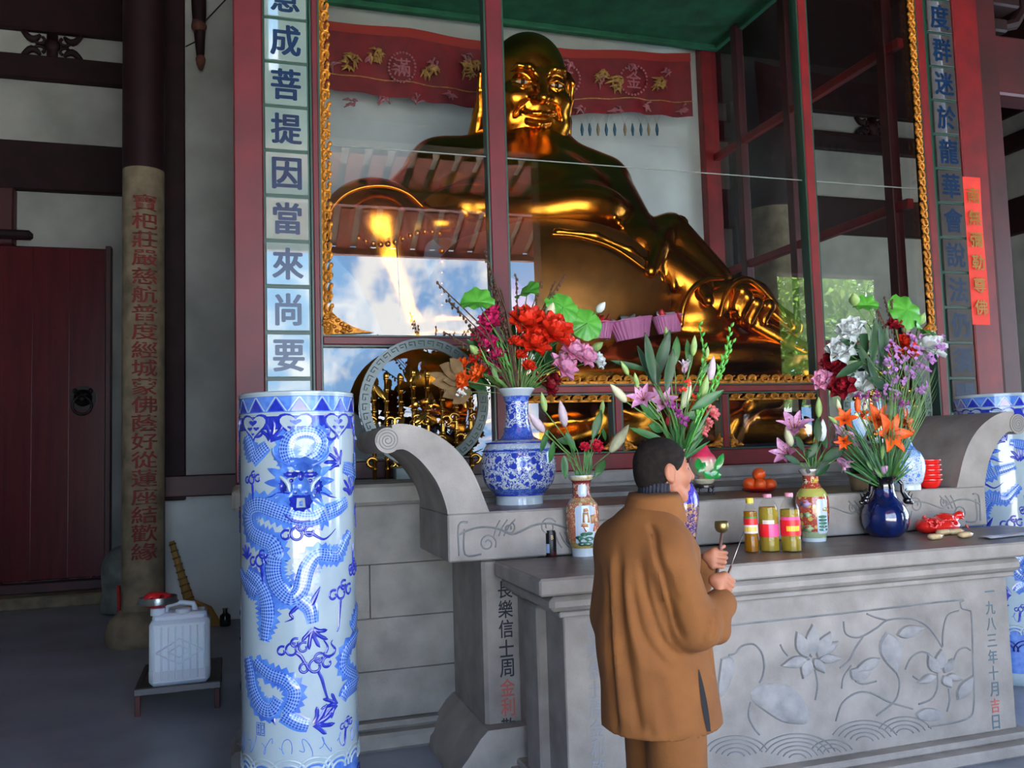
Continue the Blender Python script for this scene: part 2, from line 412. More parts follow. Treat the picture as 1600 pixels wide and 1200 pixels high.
# door with its frame, sill and knocker
xd = at(172,600,y=YH)[0]; xl = at(27,340,y=YH)[0]; zd0, zd1 = zz[6], zz[5]
dr = struct('door_1', MB().box(xd-2.6,xd,YH-.13,YH-.02,zd0,zd1,.01), m_doorred)
for i in range(6): link('plank', MB().box(xd-.04-.42*(i+1)+.0015,xd-.04-.42*i-.0015,YH-.142,YH-.128,zd0+.02,zd1-.02,.002), m_doorred, dr)
link('stile', MB().box(xd-.04,xd+.03,YH-.17,YH-.02,zd0-.03,zd1+.03,.008), m_darkred, dr)
kx, _, kz = at(130,622,y=YH-.15)
mb = MB(); n = 8
mb.prism([(kx+.165*math.cos(PI/8+2*PI*k/n), kz+.165*math.sin(PI/8+2*PI*k/n)) for k in range(n)], lambda u,v,w_: (u,w_,v), YH-.165, YH-.14)
mb.sphere((kx,YH-.17,kz),(.11,.09,.11),14,10); mb.sphere((kx,YH-.25,kz-.02),(.05,.05,.045),10,8)
for sx in (-1,1): mb.sphere((kx+sx*.05,YH-.235,kz+.045),(.025,.03,.025),8,6); mb.sphere((kx+sx*.09,YH-.19,kz+.09),(.03,.03,.035),8,6)
m_iron = mat('black_iron', (32,28,28), .4, .7)
kn = link('door_knocker', mb, m_iron, dr, 'auto')
link('ring', MB().tube([(kx+.11*math.sin(a),YH-.24+.03*math.cos(a)*0,kz-.10-.11*math.cos(a)) for a in np.linspace(0,2*PI,25)],.016,8,False), m_iron, kn, True)
struct('trim_2', MB().box(xd-2.6,xd+.06,YH-.2,YH,zd0-.14,zd0-.02,.01), m_darkred)
struct('trim_3', MB().box(xd-2.7,xd+.4,YH-.55,YH,FL,zd0-.14,.02), m_colstone)
struct('trim_4', MB().box(xl-.5,xl,YH-.2,YH,zd1,zz[4],.02), m_darkred)
struct('trim_5', MB().box(xl-.5,at(50,372,y=YH-.25)[0],YH-.3,YH-.15,zd1+.06,zd1+.17,.03), m_black)
# stone column with red upper shaft
cxL, cxR = at(190,500,y=YC)[0], at(258,500,y=YC)[0]; cx = (cxL+cxR)/2; cr = (cxR-cxL)/2*.985
zc = at(225,256,y=YC-cr)[2]
col = link('column', MB().lathe([(cr,FL+.2),(cr*1.0,zc)],(cx,YC,0),40), m_colstone, None, 'auto'); col['kind'] = 'structure'
link('painted_shaft', MB().lathe([(cr*1.01,zc-.02),(cr*1.01,10.5)],(cx,YC,0),40), m_black, col, 'auto')
link('base', MB().lathe([(cr*1.62,FL),(cr*1.72,FL+.06),(cr*1.72,FL+.14),(cr*1.5,FL+.24),(cr*1.15,FL+.30),(cr,FL+.32)],(cx,YC,0),40), m_colstone, col, 'auto')
txt = '寶杷莊嚴慈航普度經城蒙佛蔭好從蓮座結歡緣'
a0 = math.atan2(0-YC, 0-cx)+.055
for i, ch in enumerate(txt):
    zc_ = at(221, 316+i*28.75, y=YC-cr)[2]; mb = MB()
    put_glyph(mb, ch, lambda u,v,w_: (cx+(cr+.004+w_)*math.cos(a0+u/cr), YC+(cr+.004+w_)*math.sin(a0+u/cr), zc_+v), .235, .165, .014, .004, True)
    link('character', mb, m_inkred, col)
# dark beam and bracket set high on the right
zb0, zb1 = at(1560,150,y=YG+.2)[2], at(1560,58,y=YG+.2)[2]
tb = struct('trim_7', MB().box(6.9,13.1,YG+.15,YG+.45,zb0,zb1,.02), m_darkred)
for i in range(5):
    x = 7.25+i*.95; mb = MB()
    for j in range(3): mb.box(x-.14-.12*j,x+.14+.12*j,YG+.12-.05*j,YG+.45,zb1+.02+.24*j,zb1+.16+.24*j,.02)
    for sx in (-1,1): mb.tube([(x+sx*.1,YG+.2,zb1+.1),(x+sx*.3,YG+.2,zb1+.16),(x+sx*.42,YG+.2,zb1+.32),(x+sx*.40,YG+.2,zb1+.5)],[.05,.06,.06,.04],8)
    bo = link('bracket', mb, m_black, tb, 'auto', kind='stuff')
    for j in range(4): link('gilt_boss', MB().sphere((x-.3+.2*j,YG+.02,zb1+.34+.02*(j%2)),(.03,.03,.03),8,6), m_gold, bo, True)
# stone column seen through the side of the case
g = at(1204,300,y=11.4)
c2_ = link('column', MB().lathe([(.42,FL),(.40,.3),(.40,5.2)],(g[0],11.4,0),32), m_colstone, None, 'auto'); c2_['kind'] = 'structure'
link('painted_shaft', MB().lathe([(.405,5.18),(.405,10.5)],(g[0],11.4,0),32), m_black, c2_, 'auto')

# ------------------------------------------------------------------ shrine wall behind the statue
xs0, xs1 = at(258,400,y=YB)[0], at(290,400,y=YB)[0]; xs2 = at(366,400,y=YB)[0]
zs1, zs0 = at(330,741,y=YB)[2], at(330,774,y=YB)[2]
XR = 6.02                                  # right side of the glass case
sh = struct('wall_shrine', MB().box(xs0,XR,YB,YB+.2,FL,7.4), m_plaster)
link('upper_panel', MB().box(xs1,xs2,YB-.012,YB,zs1,7.4), m_greypl, sh)  # same shrine wall; dimmer light painted in as a greyer tone
link('post', MB().box(xs0,xs1,YB-.1,YB,FL+1.3,7.4,.01), m_black, sh)
link('post', MB().box(xs2,xs2+.3,YB-.1,YB,FL+1.3,7.4,.01), m_darkred, sh)
link('sill', MB().box(xs0,xs2+.3,YB-.12,YB,zs0,zs1,.012), m_darkred, sh)
xa, xb = at(1096,300,y=YB)[0], at(1120,300,y=YB)[0]
link('post', MB().box(xa,xb,YB-.14,YB,ZD,7.4,.01), m_red, sh)

# ------------------------------------------------------------------ stone dais, laid in courses
XD0, XD1 = at(377,900,y=YD)[0], 6.7
da = struct('dais', MB().box(XD0+.04,XD1-.04,YD+.04,YB,FL,ZD-.12).box(1.3,5.0,6.26,6.4,FL,ZD-.02), m_block)
bounds = [at(560,v,y=YD)[2] for v in (1128,1052,969,884,790)]; bounds[0] = max(bounds[0], FL+.1)
for r in range(4):
    x = XD0; k = 0
    while x < 1.9:
        L = (.62,.9,.74)[(k+r) % 3]*(.7 if (k == 0 and r % 2) else 1)
        link('block', MB().box(x+.0018,x+L-.0018,YD+random.uniform(-.002,.003),YD+.12,bounds[r]+.0015,bounds[r+1]-.0015,.004), m_block, da); x += L; k += 1
link('capping', MB().box(XD0-.05,1.35,YD-.06,YD+.9,bounds[4],ZD,.02), m_block, da)
link('capping', MB().box(1.35,5.0,6.25,6.6,ZD-.1,ZD,.015), m_stone, da)
for i in range(4): link('plinth_stone', MB().box(1.3+i*.93+.003,1.3+(i+1)*.93-.003,6.25,6.5,ZB-.05,ZD-.1,.008), m_stone, da)
link('base_moulding', MB().box(XD0-.06,1.9,YD-.14,YD+.2,FL,FL+.1,.02).box(XD0-.03,1.9,YD-.07,YD+.2,FL+.1,bounds[0]-.004,.02), m_block, da)

# ------------------------------------------------------------------ outside, behind the photographer: eave, trees, a house across the court
ev = MB(); ev.box(-14,26,-4.45,-4.30,5.58,5.72); ev.box(-14,26,-3.3,-3.1,6.24,6.57)
eave = struct('eave', ev, mat('eave_purlin',(186,140,150),.7))
def slope(y0, z0, y1, z1, name, m, hx, th, xs):
    d = np.array([0,y1-y0,z1-z0]); L = np.linalg.norm(d); d /= L; nn = np.array([0,-d[2],d[1]]); c = np.array([0,(y0+y1)/2,(z0+z1)/2])
    for x in xs: link(name, MB().obox(c+np.array([x,0,0]), (1,0,0), d, nn, hx, L/2, th), m, eave)
slope(-4.4,5.78,-3.2,6.38,'soffit',m_white,20,.02,[6]); slope(-3.2,6.66,-1.9,6.95,'soffit',m_white,20,.02,[6])
slope(-4.7,5.95,-1.5,7.3,'roof_tiles',m_roof,20,.08,[6])
slope(-4.4,5.70,-3.3,6.25,'rafter',m_eave,.13,.05,[-4+i*.4 for i in range(52)]); slope(-3.1,6.60,-1.95,6.86,'rafter',m_eave,.13,.05,[-4+i*.4 for i in range(52)])
def tree(x, y, h, r, n, label, seed):
    rs = np.random.default_rng(seed); t = thing('courtyard_tree', label, 'tree', (x,y,FL-.15), 'trees in the court behind the viewer')
    mb = MB(); mb.tube([(x,y,FL-.2),(x+.1,y,h*.4),(x-.1,y+.1,h*.7)],[.22,.16,.08],8)
    for k in range(9):
        a = k*2.4; mb.tube([(x,y,h*(.35+.04*k)),(x+r*.5*math.cos(a),y+r*.5*math.sin(a),h*(.5+.04*k))],[.07,.02],6)
    link('trunk', mb, m_bark, t, True)
    lf = MB(); c = np.clip(rs.normal(size=(n,3)),-1.7,1.7)*np.array([r*.5,r*.5,h*.2])+np.array([x,y,h*.72])
    d = rs.normal(size=(n,3)); d /= np.linalg.norm(d, axis=1)[:,None]; e = rs.normal(size=(n,3)); s_ = rs.uniform(.1,.22,n)
    for i in range(n):
        u = d[i]; v = np.cross(u, e[i]); v /= np.linalg.norm(v)+1e-9
        lf.add([c[i]-u*s_[i], c[i]+v*s_[i]*.45, c[i]+u*s_[i], c[i]-v*s_[i]*.45], [(0,1,2,3)])
    link('foliage', lf, m_leafout, t, kind='stuff', fix=False)

tree(13.8,-8.0,7.0,2.6,4600,'broad leafy tree in the court nearest the right bay',3)
tree(19.6,-12.5,8.0,2.8,4600,'broad leafy tree in the court furthest right',4)
# ------------------------------------------------------------------ glass case round the statue
m_glass = glass_mat('case_glass', (.95,.97,.96,1), 1.95)
m_glass2 = glass_mat('side_glass', (.95,.97,.96,1), 1.12)
cs = thing('glass_shrine_case', 'tall red framed glass case enclosing the golden seated statue on the stone dais', 'display case', (3.3,YG,ZD))
def fx(px, y=300): return at(px, y, y=YG)[0]
def fz(py, px=640): return at(px, py, y=YG)[2]
TOP = 6.15
xg0, xg1 = .584, 6.05
M1 = (1.885, 2.02); M2 = (4.80, 4.89)
zt1 = (fz(540), fz(527)); zt2 = (fz(613,1060), fz(602,1060)); zbt = (ZD, fz(708,950))
def bar(name, x0, x1, z0, z1, m=m_red, d=.10, parent=cs):
    o = link(name, MB().box(x0,x1,YG-.02,YG+d,z0,z1,.008), m, parent)
    return o
def edged(name, x0, x1, z0, z1, vert, m):
    o = bar(name, x0, x1, z0, z1, m)
    e = MB()
    if vert:
        for a, b in ((x0-.014,x0),(x1,x1+.014)): e.box(a,b,YG-.012,YG+.09,z0,z1)
    else:
        for a, b in ((z0-.013,z0),(z1,z1+.013)): e.box(x0,x1,YG-.012,YG+.09,a,b)
    link('green_edge', e, m_green, o, label='dark green edging strip')
edged('mullion', *M1, ZD, TOP, True, m_redpale); edged('mullion', *M2, ZD, TOP, True, m_red)
edged('corner_post', .532, .578, ZD, TOP, True, m_redpale); edged('corner_post', 6.115, 6.2, ZD, TOP, True, m_red)
edged('transom', .59, M1[0]-.015, *zt1, False, m_redpale); edged('transom', M1[1]+.015, M2[0]-.015, *zt2, False, m_red)
edged('transom', M2[1]+.015, 6.10, *zt1, False, m_red)
edged('bottom_rail', .59, M1[0]-.015, *zbt, False, m_darkred); edged('bottom_rail', M1[1]+.015, M2[0]-.015, *zbt, False, m_red); edged('bottom_rail', M2[1]+.015, 6.10, *zbt, False, m_red)
lm = [at(965,650,y=YG)[0], at(1132,650,y=YG)[0]]
for x in lm: edged('lower_mullion', x-.03, x+.03, zbt[1]+.014, zt2[0]-.014, True, m_red)
bar('top_rail', .53, 6.2, TOP, TOP+.3, m_darkred)
zj = at(940,256,y=YG)[2]
def pane(x0, x1, z0, z1, name='glass_pane', y=YG+.035):
    link(name, MB().add([(x0,y,z0),(x1,y,z0),(x1,y,z1),(x0,y,z1)],[(0,1,2,3)]), m_glass, cs, fix=False)
for (a, b, z0) in ((.575,M1[0],zt1[1]),(M1[1],M2[0],zt2[1]),(M2[1],6.115,zt1[1])):
    pane(a, b, z0, zj-.004); pane(a, b, zj+.004, TOP)
    link('pane_joint', MB().box(a,b,YG+.031,YG+.037,zj-.004,zj+.004), mat('glass_edge',(120,130,126),.3), cs)
pane(.575, M1[0], zbt[1], zt1[0]); pane(M2[1], 6.115, zbt[1], zt1[0])
for a, b in ((M1[1],lm[0]-.03),(lm[0]+.03,lm[1]-.03),(lm[1]+.03,M2[0])): pane(a, b, zbt[1], zt2[0])
# right side screen: posts, sloping-in-view rails, glass
sy = [at(1162,300,x=XR)[1], at(1240,300,x=XR)[1], at(1395,300,x=XR)[1]]
for y in sy: link('side_post', MB().box(XR-.05,XR+.06,y-.06,y+.06,ZD,7.6,.008), m_darkred, cs)
for px, py in ((1137,235),(1140,424)):
    z = at(px,py,x=XR)[2]; link('side_rail', MB().box(XR-.035,XR+.04,YG+.1,YB-.14,z-.045,z+.045,.006), m_red, cs)
zr = at(1410,297,x=XR)[2]
for y0, y1 in zip([YG+.1]+sorted(sy), sorted(sy)+[YB-.14]):
    link('side_pane', MB().add([(XR,y0,ZD),(XR,y1,ZD),(XR,y1,7.6),(XR,y0,7.6)],[(0,1,2,3)]), m_glass2, cs, fix=False)
link('left_screen', MB().box(.53,.57,YG+.13,YB-.1,ZD,7.2), m_plaster, cs)
link('case_floor', MB().box(.56,XR-.06,YG+.1,YB-.01,ZD-.12,ZD+.02), m_darkred, cs)
# gilded carved trims
m_trim = mat('carved_gilt', (196,128,34), .45, .55, c2=(140,84,22), vs=30, bump=.5, bs=60)
def carve_v(x0, x1, z0, z1, seed):
    mb = MB(); rs = random.Random(seed); w_ = x1-x0; n = int((z1-z0)/.075)
    mb.box(x0, x0+w_*.45, YG-.005, YG+.02, z0, z1)
    for i in range(n):
        z = z0+(i+.5)*(z1-z0)/n; s = 1 if i % 2 else -1
        mb.tube([(x0+w_*(.5+.30*math.cos(a)), YG-.012, z+s*.034*math.sin(a)) for a in np.linspace(-.6,4.6,8)], [.012,.014,.015,.015,.014,.013,.012,.008], 6)
        mb.sphere((x0+w_*(.82+.12*rs.random()), YG-.01, z+.02), (.016,.014,.02), 8, 5)
        mb.tube([(x0+w_*.4,YG-.008,z-.03),(x0+w_*.95,YG-.008,z+.03*s)], [.013,.007], 6)
    return mb
def carve_h(x0, x1, z0, z1):
    mb = MB(); h = z1-z0; n = int((x1-x0)/.11)
    mb.box(x0, x1, YG-.005, YG+.02, z0, z0+h*.3)
    for i in range(n):
        x = x0+(i+.5)*(x1-x0)/n; s = 1 if i % 2 else -1
        mb.tube([(x+s*.038*math.cos(a)*(1-.1*a), YG-.012, z0+h*.5+h*.38*math.sin(a)) for a in np.linspace(-.4,4.8,9)], [.010,.012,.013,.013,.013,.012,.011,.009,.006], 6)
        mb.tube([(x-.06,YG-.01,z0+h*.35),(x,YG-.014,z0+h*.55),(x+.06,YG-.01,z0+h*.9)], [.008,.012,.005], 6)
    return mb
def corner(x0, z0, s, L, H):
    mb = MB(); pts = [(x0,z0)]+[(x0+s*(L*(1-t)**1.6+.0), z0+.02+H*t**1.5) for t in np.linspace(0,1,8)]
    mb.prism(pts, lambda u,v,w_: (u,w_,v), YG-.008, YG+.02)
    for k in range(22):
        t = random.random(); q = random.random()**.5
        mb.sphere((x0+s*(L*(1-t)**1.6)*q*.95, YG-.014, z0+.02+H*t**1.5*q*.9), (.018,.014,.014), 8, 5)
    return mb
for nm, mb in (('carved_trim', carve_v(.592,.665,zt1[1]+.015,TOP,1)), ('carved_trim', carve_v(6.105,6.03,zt1[1]+.015,TOP,2)),
               ('carved_trim', carve_h(M1[1]+.02,M2[0]-.02,zt2[1]+.014,zt2[1]+.085)),
               ('carved_corner', corner(.6,zt1[1]+.014,1,.36,.26)), ('carved_corner', corner(6.1,zt1[1]+.014,-1,.36,.26))):
    link(nm, mb, m_trim, cs, 'auto')
for a, b in ((M1[1]+.02,lm[0]-.05),(lm[0]+.05,lm[1]-.05),(lm[1]+.05,M2[0]-.02)):
    for x, s in ((a,1),(b,-1)): link('carved_corner', corner(x,zbt[1]+.014,s,.13,.10), m_trim, cs, 'auto')
    link('carved_trim', carve_h(a,b,zt2[0]-.07,zt2[0]-.016), m_trim, cs, 'auto')

# green canopy above the statue
cn = MB(); zc0 = at(1090,80,y=YB)[2]
cn.box(.56, xb, YG+.16, YB-.02, zc0-.0, zc0+.06); 
can = link('canopy', cn, m_canopy); tag(can, 'dark green canopy stretched flat across the top of the glass case', 'canopy')
link('canopy_edge', MB().box(.56,xb,YB-.24,YB-.16,zc0-.07,zc0-.002,.01), m_canopy, can)
link('canopy_edge', MB().box(xb-.08,xb,YG+.16,YB-.25,zc0-.07,zc0-.002,.01), m_canopy, can)

# ------------------------------------------------------------------ couplet boards of glazed tiles
def tile_mat(name, c, c2):
    m = mat(name, c, .03, c2=c2, vs=3, coat=1.0, spec=.5); m.node_tree.nodes['Principled BSDF'].inputs['Coat Roughness'].default_value = .015; return m
m_tile = tile_mat('glazed_tile', (128,146,141), (114,134,130)); m_tiledk = tile_mat('dimmed_tile', (70,66,66), (56,54,56))  # right board: same tiles, their dark reflections painted into the colour
m_ink = mat('blue_black_ink', (16,44,78), .25, c2=(10,34,64), vs=14)
def couplet(label, x0, x1, zs, chars, mt, redx, yf):
    t = thing('couplet_board', label, 'sign board', ((x0+x1)/2,YG,zs[-1]), 'couplet boards beside the case')
    link('backing', MB().box(x0-.01,x1+.009,YG-.001,YG+.02,zs[-1]-.1,zs[0]+.4,.006), m_green, t)
    link('side_board', MB().box(redx[0],redx[1],YG-.01,YG+.12,ZD,7.3,.01), m_redpale if x0 < 2 else m_red, t)
    for i in range(len(zs)-1):
        a = random.uniform(-.006,.006)
        tl = link('tile', MB().box(x0+.008,x1-.008,YG-.022,YG-.001,zs[i+1]+.012,zs[i]-.012,.004), mt, t)
        ch = chars[i] if i < len(chars) else None
        if ch:
            mb = MB(); xm, zm = (x0+x1)/2, (zs[i]+zs[i+1])/2
            put_glyph(mb, ch, lambda u,v,w_: (xm+u, YG-.0225-w_, zm+v), .22, .24, .03, .0015, True)
            link('character', mb, m_ink, tl)
    return t
zsL = [5.179+.333]+[5.179-.3327*i for i in range(12)]
couplet('left couplet board of pale glazed tiles lettered in blue beside the case', .19, .507, zsL, [None,'意','成','菩','提','因','當','來','尚','要'], m_tile, (-.02,.185), YG)
zsR = [5.778-.3285*i for i in range(14)]
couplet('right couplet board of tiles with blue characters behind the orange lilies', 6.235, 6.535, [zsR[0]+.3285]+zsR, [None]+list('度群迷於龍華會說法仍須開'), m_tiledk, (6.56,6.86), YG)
# red paper strip
zp0, zp1 = at(1535,508,y=YG)[2], at(1520,278,y=YG)[2]; xp0, xp1 = at(1512,400,y=YG-.02)[0]+.005, at(1540,400,y=YG-.02)[0]
pp = thing('red_paper_strip', 'orange red paper strip with gold characters pasted right of the right couplet', 'paper strip', ((xp0+xp1)/2,YG-.02,zp0))
pp_m = MB().grid(lambda u,v: (xp0+(xp1-xp0)*u, YG-.014-.006*math.sin(v*7)*u-.003, zp0+(zp1-zp0)*v), 4, 16)
link('paper', pp_m, mat('red_paper',(226,58,40),.7,c2=(206,46,34),vs=6), pp, True)
m_goldink = mat('gold_ink', (150,110,40), .4, .4)
for i, ch in enumerate('南無彌勒尊佛'):
    zq = zp1-.18-(zp1-zp0-.3)*i/5.2; mb = MB(); put_glyph(mb, ch, lambda u,v,w_: ((xp0+xp1)/2+u, YG-.028-w_, zq+v), .15, .15, .014, .002, True); link('character', mb, m_goldink, pp)
# dark red outer post right of the board
struct('trim_6', MB().box(6.87,7.1,YG,YG+.3,FL,8,.02), m_darkred)
# ------------------------------------------------------------------ stone altar
m_carve = mat('carved_line', (128,129,130), .7, c2=(102,104,106), vs=9, bump=.2, bs=60)
m_petal = mat('carved_relief', (152,150,149), .6, c2=(126,126,127), vs=14, bump=.2, bs=80)
XM = 2.885
al = thing('stone_altar', 'pale carved stone altar with scrolled arms and lotus panel behind the monk', 'altar', (XM,Y2,FL))
x0, x1 = 1.065, 2*XM-1.065
link('tier', MB().box(x0,x1,Y2,6.25,ZT+.008,ZB,.008), m_stone, al)
link('tier_top', MB().box(x0+.24,x1-.24,Y2+.012,6.249,ZB-.004,ZB+.002), m_stonedk, al)
outer = [(765,800),(757,780),(745,750),(728,720),(705,695),(680,678),(655,667),(628,662),(612,664)]
inner = [(621,703),(629,702),(641,707),(660,723),(680,749),(692,775),(700,802)]
def a2(p): q = at(p[0], p[1], y=Y2); return (q[0], q[2])
sc = a2((606,688)); sr = .068
def smooth(pts, n=4):
    P = [np.array(p) for p in pts]; out = []
    for i in range(len(P)-1):
        p0, p1, p2, p3 = P[max(i-1,0)], P[i], P[i+1], P[min(i+2,len(P)-1)]
        for t in np.linspace(0,1,n,endpoint=False):
            out.append(tuple(.5*((2*p1)+(-p0+p2)*t+(2*p0-5*p1+4*p2-p3)*t*t+(-p0+3*p1-3*p2+p3)*t**3)))
    return out+[tuple(P[-1])]
def arm(mir):
    f = (lambda x: 2*XM-x) if mir else (lambda x: x)
    op = smooth([a2(p) for p in outer], 4); ip = smooth([a2(p) for p in inner], 4)
    mb = MB(); poly = [(x0+.2335,ZB)]+op[1:]+ip[:-1]+[(x0,ZB)]
    mb.prism([(f(u),v) for u,v in poly], lambda u,v,w_: (u,w_,v), Y2+.001, 5.34)
    o = link('scroll_arm', mb, m_stone, al, 'auto')
    c = MB(); n = 32
    c.prism([(f(sc[0])+sr*math.cos(2*PI*k/n), sc[1]+sr*math.sin(2*PI*k/n)) for k in range(n)], lambda u,v,w_: (u,w_,v), Y2-.004, 5.34)
    link('scroll_roll', c, m_stone, o, 'auto')
    s_ = MB(); s_.tube([(f(sc[0]+(.008+.0025*a)*math.cos(a+1.2)), Y2-.005, sc[1]+(.008+.0025*a)*math.sin(a+1.2)) for a in np.linspace(0,21,90)], .0032, 5)
    link('spiral_groove', s_, m_carve, o)
arm(False); arm(True)
px0 = at(756,1000,y=Y2+.06)[0]
for mir in (0,1):
    f = (lambda x: 2*XM-x) if mir else (lambda x: x)
    pr = link('pier', MB().box(f(px0),f(1.60),Y2+.06,5.4,FL+.1,ZT+.01,.02), m_stone, al)
    b = MB(); fn = lambda u,v,w_: (f(u),w_,v)
    b.prism([(px0-.20,FL),(px0-.19,FL+.06),(px0-.12,FL+.14),(px0-.06,FL+.22),(px0-.015,FL+.26),(1.6,FL+.26),(1.6,FL)], fn, Y2-.04, 5.45)
    link('pier_base', b, m_stone, al, 'auto')
PX = (1.462, 4.14); PYP = 3.934
link('panel', MB().box(PX[0],PX[1],PYP,4.9,FL+.1,.842,.006), m_stone, al)
link('side_post', MB().box(PX[0]-.05,PX[0]+.1,PYP+.25,4.4,FL+.1,.85,.01), m_stone, al)
link('moulding', MB().box(1.43,4.165,PYP-.035,4.7,.84,.868,.006), m_stone, al)
link('moulding', MB().box(1.375,4.19,PYP-.07,4.7,.874,.945,.022), m_stone, al)
link('table_slab', MB().box(1.315,4.84,PYP-.10,Y2-.002,.955,ZT,.010), m_stone, al)
link('table_top', MB().box(1.325,4.83,PYP-.09,Y2-.002,ZT-.004,ZT+.002), m_stonedk, al)
link('plinth', MB().box(1.36,4.28,PYP-.14,4.6,FL,FL+.062,.01).box(1.40,4.2,PYP-.07,4.6,FL+.062,FL+.1,.01), m_stone, al)
# carved lotus panel, traced on the panel plane
def pp_(c): q = at(1120+c[0]/3.3333, 860+c[1]/3.3333, y=PYP); return (q[0], PYP, q[2])
def line(mb, pts, r=.0055):
    P = smooth([(pp_(p)[0], pp_(p)[2]) for p in pts], 4); mb.tube([(u, PYP-.001, v) for u, v in P], r, 5); return mb
cl = MB()
for pts in ([(60,390),(700,322),(1240,260),(1266,272),(1276,302),(1310,312),(1326,345),(1334,600),(1338,800),(1300,878),(1100,918)],
    [(60,545),(95,535),(130,497),(190,488),(232,532),(246,600),(236,660),(220,690)], [(175,790),(165,860),(190,920),(222,960)],
    [(510,620),(524,700),(512,780)], [(660,370),(672,435),(740,452),(830,405),(890,362),(1010,356),(1090,392),(1140,450),(1172,505)],
    [(780,330),(830,350),(880,362)], [(640,612),(690,570),(720,510),(760,450)], [(620,890),(650,800),(720,745),(800,742),(900,790),(1020,825)],
    [(930,630),(950,680),(945,740),(920,790),(830,860)], [(980,620),(1010,560),(1060,528),(1110,545),(1140,600),(1150,700),(1120,770),(1050,800)],
    [(1175,500),(1178,420),(1200,340),(1260,315)], [(1220,610),(1250,530),(1290,505),(1320,520)], [(1205,720),(1212,780),(1198,840)],
    [(700,600),(660,660),(650,720)], [(330,490),(345,520),(368,548)], [(1020,655),(1060,680),(1090,680)], [(720,680),(760,695),(830,680)]): line(cl, pts)
for (cx_, cy_, n) in ((100,1080,5),(420,1090,6),(770,1000,5),(980,960,4),(600,1060,3)):
    for k in range(n):
        r_ = 38+26*k; line(cl, [(cx_+r_*1.25*math.cos(a), cy_-r_*.8*math.sin(a)) for a in np.linspace(.35,PI-.35,7)], .004)
link('carved_lines', cl, m_carve, al, 'auto', kind='stuff')
def relief(poly, h=.022, rib=True):
    P = smooth([(pp_(p)[0], pp_(p)[2]) for p in poly+[poly[0]]], 3)[:-1]; c = np.mean(P, 0); mb = MB(); n = len(P); vs = []
    for s_, d in ((1.0,.0),(.9,.6),(.6,.9),(.25,1.0)): vs += [(c[0]+(u-c[0])*s_, PYP-.001-h*d, c[1]+(v-c[1])*s_) for u, v in P]
    fs = [(j*n+i, j*n+(i+1) % n, (j+1)*n+(i+1) % n, (j+1)*n+i) for j in range(3) for i in range(n)]+[tuple(3*n+i for i in range(n))]
    return mb.add(vs, fs)
def leafpoly(a, b, wd, sk=0):
    a = np.array(a, float); b = np.array(b, float); d = b-a; nn = np.array([-d[1], d[0]])
    return [tuple(a+d*t+nn*wd*s_*math.sin(PI*t**.8)) for s_, ts in ((1,(0,.2,.45,.7,.9,1.0)),(-1,(.9,.7,.45,.2))) for t in ts]
for a, b, wd in (((490,560),(495,380),.22),((470,560),(412,420),.26),((520,560),(590,420),.26),((470,565),(330,600),.22),((520,565),(650,560),.2),((480,560),(445,670),.28),((500,560),(560,640),.26),((540,540),(630,470),.2),
                 ((1160,620),(1165,510),.3),((1150,640),(1095,540),.28),((1180,640),(1225,560),.28),((1190,650),(1280,670),.22),((1140,650),(1040,690),.22),((1175,650),(1215,715),.35),
                 ((880,420),(930,640),.26),((930,440),(1080,400),.22),((850,560),(700,640),.18),((1250,780),(1330,650),.22)):
    link('relief_petal', relief(leafpoly(a,b,wd)), m_petal, al, 'auto')
for poly in ([(175,740),(220,700),(290,690),(370,700),(440,760),(480,850),(470,900),(400,905),(330,890),(250,840),(190,790)], [(20,560),(70,550),(92,600),(70,680),(30,760),(0,740)], [(1030,850),(1080,820),(1150,830),(1180,870),(1120,890),(1050,880)], [(690,620),(760,600),(800,630),(760,680),(700,670)]):
    link('relief_leaf', relief(poly,.018), m_petal, al, 'auto')
# scroll carving along the tier front
tc_ = MB()
def tl(pts, r=.006):
    P = smooth(pts, 4); tc_.tube([(u, Y2-.001, v) for u, v in P], r, 5)
def spiral(cx_, cz_, r0, turns, s, ph):
    tl([(cx_+s*r0*(1-.75*t)*math.cos(ph+turns*2*PI*t), cz_+r0*(1-.75*t)*math.sin(ph+turns*2*PI*t)) for t in np.linspace(0,1,14)], .0048)
zmid = (ZT+ZB)/2
for sgn, xa_, xb_ in ((1,x0+.06,XM-.35),(-1,x1-.06,XM+.35)):
    n = 4; L = (xb_-xa_)/n
    tl([(xa_+.0,zmid-.09),(xa_,zmid+.07),(xa_+sgn*.05,zmid+.085)]); tl([(xa_+sgn*.03,zmid+.05),(xa_+sgn*.03,zmid-.085),(xa_+sgn*.12,zmid-.09)])
    tl([(xa_+L*(i/6), zmid+.055*math.sin(i/6*PI*1.0+.4)*(1 if (i//6) % 2 == 0 else -1)) for i in range(0,n*6)], .006)
    for i in range(n):
        s = 1 if i % 2 else -1
        spiral(xa_+L*(i+.45), zmid+s*.035, .05, 1.5, sgn, .5*s); spiral(xa_+L*(i+.8), zmid-s*.04, .035, 1.3, -sgn, 2.0)
        for k in range(3): tl([(xa_+L*(i+.55+.08*k), zmid), (xa_+L*(i+.6+.1*k), zmid-s*.05), (xa_+L*(i+.66+.12*k), zmid-s*.085)], .004)
link('scroll_carving', tc_, m_carve, al, 'auto', kind='stuff')
